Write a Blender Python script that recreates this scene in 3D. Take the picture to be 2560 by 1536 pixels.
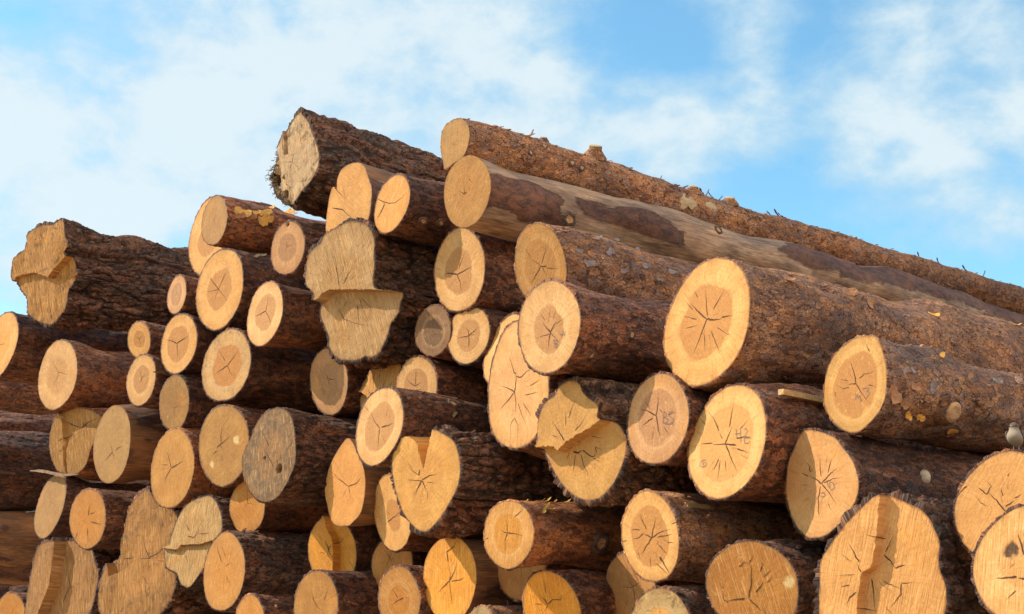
import bpy, math, random
import numpy as np
from mathutils import Vector, Matrix
R_ = math.radians
for o in list(bpy.data.objects): bpy.data.objects.remove(o)
scene = bpy.context.scene
COL = scene.collection
CAM_Z=0.45; CAM_PITCH=0.211371; LENS=48.039; HEAD=-0.836703

# ------------------------------------------------------------------ camera
cam_d = bpy.data.cameras.new('camera'); cam = bpy.data.objects.new('camera', cam_d); COL.objects.link(cam)
cam.location = (0, 0, CAM_Z); cam.rotation_euler = (math.pi/2 + CAM_PITCH, 0, 0)
cam_d.sensor_width = 36; cam_d.lens = LENS; cam_d.clip_start = .05; cam_d.clip_end = 4000
scene.camera = cam
# ------------------------------------------------------------------ light
SUN_AZ = 80.0      # degrees to the left of the view direction
SUN_EL = 39.0
az = R_(SUN_AZ)
to_sun = Vector((-math.sin(az)*math.cos(R_(SUN_EL)), math.cos(az)*math.cos(R_(SUN_EL)), math.sin(R_(SUN_EL))))
sl = bpy.data.lights.new('sun', 'SUN'); sl.energy = 4.9; sl.angle = R_(.55); sl.color = (1, .90, .74)
sun = bpy.data.objects.new('sun', sl); COL.objects.link(sun)
sun.rotation_euler = to_sun.to_track_quat('Z', 'Y').to_euler()
scene.view_settings.view_transform = 'Standard'; scene.view_settings.look = 'None'
scene.view_settings.exposure = 0.25; scene.view_settings.gamma = 1
scene.render.engine = 'CYCLES'

class NT:
    """small helper round a node tree"""
    def __init__(s, tree): s.t = tree; tree.nodes.clear()
    def n(s, typ, ins=None, **props):
        nd = s.t.nodes.new(typ)
        for k, v in props.items(): setattr(nd, k, v)
        for k, v in (ins or {}).items(): s.set(nd.inputs[k], v)
        return nd
    def set(s, sock, v):
        if isinstance(v, bpy.types.NodeSocket): s.t.links.new(v, sock)
        elif isinstance(v, (tuple, list)) and sock.type == 'RGBA' and len(v) == 3: sock.default_value = (*v, 1)
        else: sock.default_value = v
    def math(s, op, a, b=0.0, clamp=False):
        nd = s.n('ShaderNodeMath', {0: a, 1: b}, operation=op, use_clamp=clamp); return nd.outputs[0]
    def vmath(s, op, a, b=(0, 0, 0)):
        nd = s.n('ShaderNodeVectorMath', {0: a, 1: b}, operation=op)
        return nd.outputs['Value'] if op in ('DOT_PRODUCT', 'LENGTH', 'DISTANCE') else nd.outputs[0]
    def noise(s, vec, scale, detail=3, rough=.55, dist=0.0):
        nd = s.n('ShaderNodeTexNoise', {'Vector': vec, 'Scale': scale, 'Detail': detail, 'Roughness': rough, 'Distortion': dist}); return nd.outputs[0]
    def vor(s, vec, scale, feature='F1', out='Distance', rnd=1.0):
        nd = s.n('ShaderNodeTexVoronoi', {'Vector': vec, 'Scale': scale, 'Randomness': rnd}, feature=feature); return nd.outputs[out]
    def ramp(s, f, a, b, lo=0.0, hi=1.0):
        nd = s.n('ShaderNodeMapRange', {'Value': f, 'From Min': a, 'From Max': b, 'To Min': lo, 'To Max': hi}, interpolation_type='SMOOTHSTEP'); return nd.outputs[0]
    def mix(s, f, a, b, mode='MIX'):
        nd = s.n('ShaderNodeMix', data_type='RGBA', blend_type=mode)
        s.set(nd.inputs[0], f); s.set(nd.inputs[6], a); s.set(nd.inputs[7], b); return nd.outputs[2]
    def scale(s, v, xyz): return s.vmath('MULTIPLY', v, xyz)
    def attr(s, name, out='Fac'): return s.n('ShaderNodeAttribute', attribute_name=name).outputs[out]

# ------------------------------------------------------------------ world: sky with thin cloud
w = bpy.data.worlds.new('World'); scene.world = w; w.use_nodes = True
T = NT(w.node_tree)
sky = T.n('ShaderNodeTexSky', sky_type='NISHITA', sun_disc=False, sun_elevation=R_(SUN_EL), sun_rotation=0.0)
sky.sun_rotation = math.atan2(to_sun.x, to_sun.y) % (2*math.pi)
sky.air_density = 1.0; sky.dust_density = .6; sky.ozone_density = 1.6
tc = T.n('ShaderNodeTexCoord').outputs['Generated']
nrm = T.vmath('NORMALIZE', tc)
sep = T.n('ShaderNodeSeparateXYZ', {0: nrm})
zz = T.math('MAXIMUM', sep.outputs[2], 0.04)
pl = T.n('ShaderNodeCombineXYZ', {0: T.math('DIVIDE', sep.outputs[0], T.math('ADD', zz, .35)), 1: T.math('DIVIDE', sep.outputs[1], T.math('ADD', zz, .35)), 2: zz}).outputs[0]
CLOUDS = [(-0.3441, 0.8911, 0.2959, 0.120, 0.35), (-0.3481, 0.9073, 0.2359, 0.120, 0.30), (-0.2690, 0.8912, 0.3651, 0.200, 0.42), (-0.1588, 0.9243, 0.3472, 0.160, 0.40), (-0.0556, 0.9272, 0.3704, 0.140, 0.40), (-0.2208, 0.9099, 0.3511, 0.080, 0.20), (-0.3242, 0.9013, 0.2873, 0.120, 0.30), (-0.1888, 0.9408, 0.2813, 0.140, 0.28), (0.0280, 0.9358, 0.3515, 0.100, 0.35), (0.1378, 0.9303, 0.3400, 0.075, 0.55), (0.1762, 0.8996, 0.3996, 0.045, 0.55), (0.2492, 0.8940, 0.3724, 0.055, 0.50), (0.2236, 0.9184, 0.3264, 0.050, 0.50), (0.2785, 0.9088, 0.3108, 0.070, 0.62), (0.3310, 0.8982, 0.2893, 0.070, 0.62), (0.3326, 0.8706, 0.3627, 0.050, 0.32), (0.2976, 0.8679, 0.3977, 0.040, 0.20), (0.1087, 0.9386, 0.3273, 0.060, 0.25), (0.0792, 0.9498, 0.3028, 0.100, 0.20), (0.3065, 0.9227, 0.2339, 0.080, 0.22), (0.2799, 0.9262, 0.2528, 0.080, 0.15), (0.1074, 0.9132, 0.3930, 0.090, -0.22), (0.0779, 0.9099, 0.4074, 0.080, -0.25), (0.2106, 0.9013, 0.3786, 0.045, -0.30), (0.3009, 0.8912, 0.3393, 0.045, -0.35), (0.2657, 0.9194, 0.2901, 0.050, -0.15), (0.2525, 0.9287, 0.2716, 0.070, -0.30), (0.2094, 0.8901, 0.4047, 0.050, -0.30), (0.3114, 0.8896, 0.3342, 0.040, -0.40), (0.3371, 0.9082, 0.2479, 0.070, -0.28), (-0.3000, 0.8989, 0.3195, 0.050, -0.18), (0.1819, 0.9369, 0.2987, 0.080, -0.15), (-0.3376, 0.8646, 0.3721, 0.050, -0.12), (0.2205, 0.8879, 0.4037, 0.050, -0.25)]
cov = None
for (dx, dy, dz, width, amp) in CLOUDS:
    dp = T.vmath('DOT_PRODUCT', nrm, (dx, dy, dz))
    g = T.ramp(dp, math.cos(width), 1.0, 0, amp)
    cov = g if cov is None else T.math('ADD', cov, g)
n1 = T.noise(pl, 3.2, 6, .52, .25)
n2 = T.noise(T.scale(nrm, (1, 1, 1.5)), 13.0, 8, .6, .15)
nn = T.math('ADD', T.math('MULTIPLY', n1, .38), T.math('MULTIPLY', n2, .62))
cl = T.math('ADD', T.math('MULTIPLY', T.math('SUBTRACT', nn, .5), 4.2), T.math('ADD', T.math('MULTIPLY', cov, .85), .28))
cm = T.ramp(cl, -.05, 1.25)
skyc = T.mix(1.0, sky.outputs[0], (.98, 1.45, 1.42), 'MULTIPLY')
bright = T.mix(T.ramp(cl, .5, 1.3), (3.5, 4.7, 5.35), (4.75, 5.45, 5.75))
mixc = T.mix(T.math('MULTIPLY', cm, .93), skyc, bright)
# added fill light: brighter sky, out of view behind the camera, to the right
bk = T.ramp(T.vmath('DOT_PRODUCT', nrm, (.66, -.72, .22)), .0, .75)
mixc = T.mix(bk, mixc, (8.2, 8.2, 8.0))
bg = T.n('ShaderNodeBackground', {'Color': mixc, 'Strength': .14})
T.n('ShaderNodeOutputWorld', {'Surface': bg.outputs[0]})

# ------------------------------------------------------------------ numpy noise
def h3(ix, iy, iz, seed=0):
    with np.errstate(over='ignore'):
        n = (ix.astype(np.int64)*374761393 + iy.astype(np.int64)*668265263 + iz.astype(np.int64)*2147483647 + seed*974711) & 0xffffffff
        n = ((n ^ (n >> 13))*1274126177) & 0xffffffff
        n = ((n ^ (n >> 16))*2246822519) & 0xffffffff
        n = n ^ (n >> 15)
    return n
def vnoise(p, seed=0):
    f = np.floor(p); i = f.astype(np.int64); t = p-f; t = t*t*(3-2*t); r = 0
    for a in (0, 1):
        for b in (0, 1):
            for c in (0, 1):
                v = (h3(i[:, 0]+a, i[:, 1]+b, i[:, 2]+c, seed) & 0xffff)/65535.
                r = r + v*(t[:, 0] if a else 1-t[:, 0])*(t[:, 1] if b else 1-t[:, 1])*(t[:, 2] if c else 1-t[:, 2])
    return r*2-1
def fbm(p, octv=3, seed=0):
    r = 0; a = 1
    for k in range(octv): r = r+a*vnoise(p*2**k+17.3*k, seed+k); a *= .5
    return r
def worley(p, seed=0):
    f = np.floor(p).astype(np.int64); d1 = np.full(len(p), 9.); d2 = d1.copy(); cid = np.zeros(len(p))
    for a in (-1, 0, 1):
        for b in (-1, 0, 1):
            for c in (-1, 0, 1):
                q = f+[a, b, c]; h = h3(q[:, 0], q[:, 1], q[:, 2], seed)
                pt = q+np.stack([(h & 1023)/1023., ((h >> 10) & 1023)/1023., ((h >> 20) & 1023)/1023.], 1)
                d = np.sqrt(((pt-p)**2).sum(1)); m = d < d1
                d2 = np.where(m, d1, np.minimum(d2, d)); cid = np.where(m, ((h >> 7) & 4095)/4095., cid); d1 = np.where(m, d, d1)
    return d1, d2, cid
def sstep(x, a, b):
    t = np.clip((x-a)/(b-a), 0, 1); return t*t*(3-2*t)

# ------------------------------------------------------------------ mesh helpers
def mesh_np(name, V, F, mats, attrs=None, smooth=True, midx=None):
    """V (n,3) array, F list of arrays of equal-length faces"""
    me = bpy.data.meshes.new(name)
    V = np.asarray(V, np.float32)
    loops = np.concatenate([f.reshape(-1) for f in F]).astype(np.int32)
    tot = np.concatenate([np.full(len(f), f.shape[1]) for f in F]).astype(np.int32)
    st = np.concatenate([[0], np.cumsum(tot)[:-1]]).astype(np.int32)
    me.vertices.add(len(V)); me.vertices.foreach_set('co', V.ravel())
    me.loops.add(len(loops)); me.loops.foreach_set('vertex_index', loops)
    me.polygons.add(len(tot)); me.polygons.foreach_set('loop_start', st); me.polygons.foreach_set('loop_total', tot)
    me.polygons.foreach_set('use_smooth', np.full(len(tot), smooth))
    for m in mats: me.materials.append(m)
    if midx is not None: me.polygons.foreach_set('material_index', midx.astype(np.int32))
    me.update(calc_edges=True)
    for k, a in (attrs or {}).items():
        a = np.asarray(a, np.float32)
        if a.ndim == 2:
            at = me.attributes.new(k, 'FLOAT_VECTOR', 'POINT'); at.data.foreach_set('vector', a.ravel())
        else:
            at = me.attributes.new(k, 'FLOAT', 'POINT'); at.data.foreach_set('value', a)
    return me
def obj(name, me, parent=None, loc=None):
    o = bpy.data.objects.new(name, me); COL.objects.link(o)
    if parent: o.parent = parent
    if loc is not None: o.location = loc
    return o
def grid_faces(ni, nj, close=True, off=0):
    i, j = np.meshgrid(np.arange(ni-1), np.arange(nj if close else nj-1), indexing='ij')
    j2 = (j+1) % nj
    return (np.stack([i*nj+j, i*nj+j2, (i+1)*nj+j2, (i+1)*nj+j], -1).reshape(-1, 4)+off)

# ------------------------------------------------------------------ bark materials
def bark_mat(name, kind):
    m = bpy.data.materials.new(name); m.use_nodes = True; t = NT(m.node_tree)
    bp = t.attr('bp', 'Vector'); fur = t.attr('fur'); cr = t.attr('cr')
    wp = t.vmath('ADD', bp, t.scale(t.vmath('SUBTRACT', t.n('ShaderNodeTexNoise', {'Vector': bp, 'Scale': 22.0, 'Detail': 4, 'Roughness': .7}).outputs[1], (.5, .5, .5)), (.042, .075, .042)))
    lo = t.noise(t.scale(bp, (1, .5, 1)), 5.0, 4, .6)
    mid = t.noise(t.scale(wp, (1, .45, 1)), 26.0, 5, .65)
    fine = t.noise(t.scale(wp, (1, .35, 1)), 110.0, 4, .65)
    strk = t.noise(t.scale(bp, (1, .06, 1)), 120.0, 4, .6)
    cellv = t.scale(wp, (1, .42, 1))
    ce = t.vor(cellv, 42.0, 'DISTANCE_TO_EDGE'); cc = t.vor(cellv, 42.0, 'F1', 'Color')
    ccr = t.n('ShaderNodeSeparateColor', {0: cc}).outputs[0]
    ce2 = t.vor(cellv, 95.0, 'DISTANCE_TO_EDGE'); cc2 = t.n('ShaderNodeSeparateColor', {0: t.vor(cellv, 95.0, 'F1', 'Color')}).outputs[1]
    vp = t.n('ShaderNodeTexVoronoi', {'Vector': t.scale(wp, (1, .45, 1)), 'Scale': 40.0 if kind[0] == 'f' else 44.0})
    offv = t.vmath('SUBTRACT', t.scale(wp, (1, .45, 1)), vp.outputs['Position'])
    pcol = t.n('ShaderNodeSeparateColor', {0: vp.outputs['Color']}); pr = pcol.outputs[0]
    tdir = t.vmath('SUBTRACT', vp.outputs['Color'], (.5, .1, .5))
    tilt = t.math('MULTIPLY', t.vmath('DOT_PRODUCT', offv, tdir), 60.0)
    plate = t.math('ADD', tilt, pr)
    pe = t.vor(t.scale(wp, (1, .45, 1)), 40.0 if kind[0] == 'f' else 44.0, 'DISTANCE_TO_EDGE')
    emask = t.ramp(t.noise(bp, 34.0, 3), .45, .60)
    pline = t.math('MULTIPLY', t.ramp(pe, .10, .02), emask); prim = t.math('MULTIPLY', t.math('MULTIPLY', t.ramp(pe, .05, .12), t.ramp(pe, .26, .12)), t.ramp(pcol.outputs[2], .5, .8))  # bark cracks plus painted relief shading: dark crevice lines, lit plate rims
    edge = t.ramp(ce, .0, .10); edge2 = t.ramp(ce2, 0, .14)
    ro = .82
    if kind in ('thick', 'thick2', 'thin'):
        a = {'thick': (.125, .088, .068), 'thick2': (.15, .105, .08), 'thin': (.14, .10, .08)}[kind]; b = (.19, .082, .042)
        c = t.mix(t.ramp(t.math('ADD', lo, t.math('MULTIPLY', cr, .35)), .5, .85), a, b)
        c = t.mix(t.ramp(mid, .45, .7, 0, .75), c, (.235, .165, .125))
        c = t.mix(t.ramp(fine, .5, .3, 0, .7), c, (.035, .020, .014))
        c = t.mix(t.ramp(t.noise(bp, 14, 3), .62, .75, 0, .45), c, (.13, .13, .085))
        c = t.mix(t.ramp(fur, .55, .05, 0, .92), c, (.026, .014, .010))
        fis = t.noise(t.scale(wp, (1, .2, 1)), 40.0, 4, .6); fism = t.ramp(t.math('ABSOLUTE', t.math('SUBTRACT', fis, .5)), .0, .05)
        c = t.mix(t.math('MULTIPLY', t.ramp(fism, 1, 0), .75), c, (.022, .012, .009))
        bump = t.math('ADD', t.math('MULTIPLY', fine, .5), t.math('ADD', t.math('MULTIPLY', mid, .8), t.math('ADD', t.math('MULTIPLY', plate, .4), t.math('MULTIPLY', fism, .4))))
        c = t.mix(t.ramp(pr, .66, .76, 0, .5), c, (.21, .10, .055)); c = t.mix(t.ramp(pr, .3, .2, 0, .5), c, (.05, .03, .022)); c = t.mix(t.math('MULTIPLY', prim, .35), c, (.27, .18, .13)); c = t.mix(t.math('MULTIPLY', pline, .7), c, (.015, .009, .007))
        bs = .024
    elif kind in ('mid', 'smooth', 'smooth2'):
        fis = t.noise(t.scale(wp, (1, .22, 1)), 34.0, 4, .6); fism = t.ramp(t.math('ABSOLUTE', t.math('SUBTRACT', fis, .5)), .0, .045)
        cols = {'mid': ((.095, .040, .022), (.175, .075, .036), (.145, .105, .088)), 'smooth': ((.10, .038, .018), (.25, .105, .034), (.13, .08, .06)),
                'smooth2': ((.13, .062, .034), (.33, .165, .065), (.14, .11, .105))}[kind]
        c = t.mix(t.ramp(lo, .38, .66), cols[0], cols[1])
        c = t.mix(t.ramp(t.math('ADD', t.math('MULTIPLY', ccr, .5), t.math('MULTIPLY', mid, .6)), .62, .80, 0, .85), c, cols[2])
        c = t.mix(t.ramp(t.math('ADD', t.math('MULTIPLY', cc2, .4), t.math('MULTIPLY', fine, .6)), .55, .72, 0, .8), c, (.26, .125, .055) if kind != 'mid' else (.24, .115, .06))
        c = t.mix(t.ramp(fine, .47, .28, 0, .8), c, (.035, .016, .010))
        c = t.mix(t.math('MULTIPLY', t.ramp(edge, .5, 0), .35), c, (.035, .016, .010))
        c = t.mix(t.ramp(fur, .6, .05, 0, .8), c, (.025, .012, .008))
        c = t.mix(t.math('MULTIPLY', t.ramp(fism, 1, 0), .75 if kind == 'mid' else .3), c, (.022, .011, .008))
        c = t.mix(t.ramp(t.math('ADD', ccr, t.math('MULTIPLY', mid, .4)), .95, 1.08, 0, .55), c, (.25, .11, .045))
        c = t.mix(t.ramp(t.noise(t.scale(bp, (1, .5, 1)), 11, 4, .6), .58, .70, 0, .5), c, (.15, .115, .10))
        bump = t.math('ADD', t.math('MULTIPLY', fine, .5), t.math('ADD', t.math('MULTIPLY', mid, .8), t.math('ADD', t.math('MULTIPLY', edge, .2), t.math('ADD', t.math('MULTIPLY', plate, .5), t.math('MULTIPLY', fism, .3)))))
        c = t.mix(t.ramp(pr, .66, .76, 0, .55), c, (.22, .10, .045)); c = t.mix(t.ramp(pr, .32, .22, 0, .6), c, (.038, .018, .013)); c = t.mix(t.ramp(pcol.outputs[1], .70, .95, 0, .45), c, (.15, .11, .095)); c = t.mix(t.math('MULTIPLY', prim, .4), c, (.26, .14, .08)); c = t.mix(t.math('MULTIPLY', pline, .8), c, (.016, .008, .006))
        bs = .020 if kind == 'mid' else .011; ro = .72
    elif kind in ('flaky', 'flaky2', 'flaky3'):
        base = {'flaky': ((.30, .145, .062), (.19, .088, .046)), 'flaky2': ((.27, .125, .052), (.15, .062, .034)), 'flaky3': ((.22, .115, .045), (.13, .055, .030))}[kind]
        c = t.mix(t.ramp(mid, .35, .65), base[0], base[1])
        c = t.mix(t.ramp(lo, .35, .6, .0, .55), c, (.34, .20, .105))
        gry = t.ramp(t.math('ADD', t.math('MULTIPLY', ccr, .55), t.math('MULTIPLY', lo, .6)), .62, .70)
        c = t.mix(t.math('MULTIPLY', gry, .45), c, (.165, .125, .115))
        c = t.mix(t.ramp(cc2, .70, .76, 0, .6), c, (.38, .20, .085))
        c = t.mix(t.ramp(cc2, .22, .14, 0, .6), c, (.085, .036, .022))
        c = t.mix(t.ramp(t.noise(t.scale(bp, (1, .5, 1)), 3.2, 5, .65), .50, .64, 0, .6), c, (.36, .165, .055)); c = t.mix(t.ramp(t.noise(t.scale(bp, (1, .4, 1)), 4.1, 5, .65), .52, .66, 0, .6), c, (.17, .14, .132))
        c = t.mix(t.ramp(fine, .46, .3, 0, .7), c, (.06, .026, .015))
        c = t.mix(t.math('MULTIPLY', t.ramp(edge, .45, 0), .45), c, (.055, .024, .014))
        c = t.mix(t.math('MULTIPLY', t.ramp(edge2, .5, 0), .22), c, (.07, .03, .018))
        c = t.mix(t.ramp(fur, .4, .05, 0, .6), c, (.05, .022, .014))
        bump = t.math('ADD', t.math('MULTIPLY', fine, .4), t.math('ADD', t.math('MULTIPLY', plate, .75), t.math('MULTIPLY', edge2, .25)))
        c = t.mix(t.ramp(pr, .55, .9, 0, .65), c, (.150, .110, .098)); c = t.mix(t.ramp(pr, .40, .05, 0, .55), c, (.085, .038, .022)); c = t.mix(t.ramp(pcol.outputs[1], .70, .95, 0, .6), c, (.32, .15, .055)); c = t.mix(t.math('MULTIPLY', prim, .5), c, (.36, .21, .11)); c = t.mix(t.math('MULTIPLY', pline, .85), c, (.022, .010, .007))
        bs = .016
    else:  # peeled wood with bark patches left on it
        wood = {'peel': (.35, .295, .235), 'peel2': (.30, .19, .10), 'peel3': (.30, .17, .08)}[kind]
        cw = t.mix(t.ramp(strk, .38, .66), tuple(x*.45 for x in wood), wood)
        cw = t.mix(t.ramp(lo, .35, .7, 0, .6), cw, tuple(x*y for x, y in zip(wood, (1.15, .98, .8))))
        cw = t.mix(t.ramp(t.noise(t.scale(bp, (1, .10, 1)), 45, 4, .65), .50, .68, 0, .75), cw, (.12, .08, .055)); cw = t.mix(t.ramp(t.noise(t.scale(bp, (1, .25, 1)), 8, 4, .65), .50, .68, 0, .6), cw, (.15, .10, .065))
        cw = t.mix(t.ramp(t.vor(t.scale(bp, (1, .6, 1)), 3.1), .12, .05, 0, .7), cw, (.06, .045, .04))
        cb = t.mix(t.ramp(mid, .35, .62), (.05, .028, .022), (.135, .068, .046))
        cb = t.mix(t.ramp(fine, .52, .68, 0, .6), cb, (.20, .12, .09))
        pm = t.attr('pm')
        pmn = t.ramp(t.math('ADD', pm, t.math('ADD', t.math('MULTIPLY', t.math('SUBTRACT', mid, .5), .9), t.math('MULTIPLY', t.math('SUBTRACT', strk, .5), .7))), .34, .62)
        c = t.mix(pmn, cw, cb)
        bump = t.math('ADD', t.math('MULTIPLY', strk, .22), t.math('MULTIPLY', pmn, t.math('ADD', .8, t.math('ADD', mid, t.math('MULTIPLY', fine, .5)))))
        bs = .005; ro = .68
    c = t.mix(1.0, c, t.mix(t.ramp(t.noise(bp, .09, 0), .3, .7), (.72, .70, .70), (1.28, 1.22, 1.16)), 'MULTIPLY')
    c = t.mix(1.0, c, t.mix(t.ramp(t.noise(t.scale(bp, (1, .35, 1)), 6.5, 4, .65), .35, .65), (.72, .70, .72), (1.32, 1.25, 1.12)), 'MULTIPLY')
    c = t.mix(1.0, c, {'m': (1.72, 1.46, 1.34), 's': (1.85, 1.45, 1.2), 'f': (1.82, 1.66, 1.62), 't': (1.62, 1.42, 1.30), 'p': (1.12, .92, .80)}[kind[0]], 'MULTIPLY')
    bn = t.n('ShaderNodeBump', {'Height': bump, 'Distance': bs, 'Strength': 1.0})
    p = t.n('ShaderNodeBsdfPrincipled', {'Base Color': c, 'Roughness': ro, 'Normal': bn.outputs[0]})
    p.inputs['Specular IOR Level'].default_value = .35
    t.n('ShaderNodeOutputMaterial', {0: p.outputs[0]})
    return m
BARK = {}
def bark(kind):
    if kind not in BARK: BARK[kind] = bark_mat('bark_'+kind, kind)
    return BARK[kind]

def plain_mat(name, col, rough=.8, var=.25, scale=60, bump=.001, stretch=(1, .3, 1)):
    m = bpy.data.materials.new(name); m.use_nodes = True; t = NT(m.node_tree)
    oc = t.scale(t.n('ShaderNodeTexCoord').outputs['Object'], stretch)
    nz = t.noise(oc, scale, 4, .6)
    c = t.mix(t.ramp(nz, .3, .7), tuple(x*(1-var) for x in col), tuple(min(1, x*(1+var)) for x in col))
    bn = t.n('ShaderNodeBump', {'Height': nz, 'Distance': bump})
    p = t.n('ShaderNodeBsdfPrincipled', {'Base Color': c, 'Roughness': rough, 'Normal': bn.outputs[0]})
    t.n('ShaderNodeOutputMaterial', {0: p.outputs[0]})
    return m
M_CRACK = plain_mat('crack_dark', (.075, .030, .012), .95, .4)
M_HAIR = plain_mat('hair_crack', (.20, .095, .04), .95, .3)
M_PENCIL = plain_mat('pencil', (.13, .10, .085), .6, .2)
M_FLAKE = {'y': plain_mat('flake_yellow', (.72, .34, .055), .6), 'o': plain_mat('flake_orange', (.36, .15, .055), .6), 'g': plain_mat('flake_grey', (.24, .18, .165), .75),
           't': plain_mat('flake_tan', (.34, .22, .12), .7)}
M_SLIVER = plain_mat('sliver', (.15, .06, .04), .8, .5)
M_SHAV = plain_mat('shaving', (.68, .40, .09), .6)
M_KNOT = plain_mat('knot_dark', (.11, .06, .04), .9, .5)
M_KNOTF = plain_mat('knot_face', (.50, .27, .12), .8, .4)
M_BARE = plain_mat('bare_wood', (.50, .27, .11), .6, .15)
M_BARET = plain_mat('bare_tan', (.46, .32, .17), .7, .2)
M_PALE = plain_mat('pale_knot', (.50, .36, .23), .7, .3)
M_STUB = plain_mat('stub_face', (.40, .29, .14), .8, .3)

# ------------------------------------------------------------------ cut faces
#            sap colour        heart colour      dirt  saw   speckle rough(m)
FACE = {
 'P':  ((.66, .455, .235), (.47, .275, .125), .12, .35, .5, .0006),
 'P2': ((.67, .44, .22), (.60, .36, .17), .10, .4, .5, .0006),
 'P3': ((.66, .41, .19), (.56, .33, .155), .10, .3, .6, .0008),
 'P4': ((.66, .42, .205), (.60, .37, .175), .06, 1.0, .6, .001),
 'M':  ((.60, .44, .235), (.52, .265, .09), .75, .3, .9, .0008),
 'M2': ((.64, .43, .175), (.55, .33, .13), .45, .4, .9, .001),
 'M3': ((.66, .48, .255), (.56, .35, .165), .5, .3, .7, .0007),
 'U':  ((.50, .345, .175), (.46, .285, .13), .35, .5, .6, .0006),
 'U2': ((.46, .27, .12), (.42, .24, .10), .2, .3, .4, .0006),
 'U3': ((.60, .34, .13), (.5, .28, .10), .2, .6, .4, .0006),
 'U4': ((.52, .34, .15), (.45, .27, .12), .4, .5, .6, .0007),
 'U5': ((.58, .385, .16), (.5, .31, .13), .35, .6, .5, .0006),
 'S':  ((.46, .33, .165), (.45, .3, .14), .55, .5, 1.0, .0006),
 'S2': ((.48, .345, .165), (.40, .23, .105), .4, .3, .9, .0006),
 'T':  ((.62, .375, .145), (.55, .33, .13), .15, .8, .3, .0006),
 'T2': ((.62, .39, .17), (.55, .33, .13), .3, .5, .5, .006),
 'T3': ((.59, .35, .125), (.58, .29, .065), .25, .7, .4, .0006),
 'Y':  ((.68, .42, .16), (.62, .32, .06), .1, .9, .3, .0006),
 'Y2': ((.66, .40, .17), (.6, .35, .14), .1, .5, .7, .0007),
 'Y3': ((.68, .44, .20), (.60, .36, .15), .1, 1.0, .6, .0007),
 'O':  ((.72, .37, .055), (.64, .31, .04), .15, 1.0, .3, .0007),
 'O2': ((.62, .345, .11), (.6, .32, .10), .15, .5, .3, .0007),
 'O3': ((.50, .255, .075), (.48, .24, .06), .15, 1.0, .3, .0007),
 'O4': ((.60, .33, .10), (.60, .29, .05), .45, .5, .5, .0008),
 'R':  ((.55, .345, .20), (.42, .255, .15), .2, .5, .6, .0006),
 'R2': ((.54, .34, .20), (.44, .26, .15), .15, .4, .6, .0006),
 'DR': ((.27, .175, .12), (.20, .13, .085), .3, .4, .6, .0006),  # darkened pinkish wood, shade painted into the face colour
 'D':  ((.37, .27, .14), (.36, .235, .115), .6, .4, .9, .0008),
 'D2': ((.46, .33, .155), (.46, .31, .14), .6, .3, .9, .0008),
 'G':  ((.46, .275, .095), (.42, .24, .085), 1.0, .6, .9, .010),
 'G2': ((.62, .52, .40), (.55, .44, .32), 1.05, .7, 1.0, .009),
 'B':  ((.62, .47, .29), (.50, .31, .13), .4, .3, .9, .004),
 'B2': ((.50, .32, .13), (.5, .3, .1), .3, .8, .3, .002),
 'B3': ((.54, .40, .20), (.46, .30, .13), .5, .7, .7, .003),
 'K':  ((.30, .23, .17), (.42, .25, .12), 1.3, .4, 1.0, .003),
 'K2': ((.42, .27, .135), (.60, .37, .17), .95, .4, .8, .006),
 'K3': ((.50, .31, .15), (.56, .34, .15), .8, .4, .8, .006),
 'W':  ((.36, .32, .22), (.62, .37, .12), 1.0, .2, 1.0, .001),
}
ORANGE_HEART = (.60, .30, .055)
FM = {}
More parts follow.
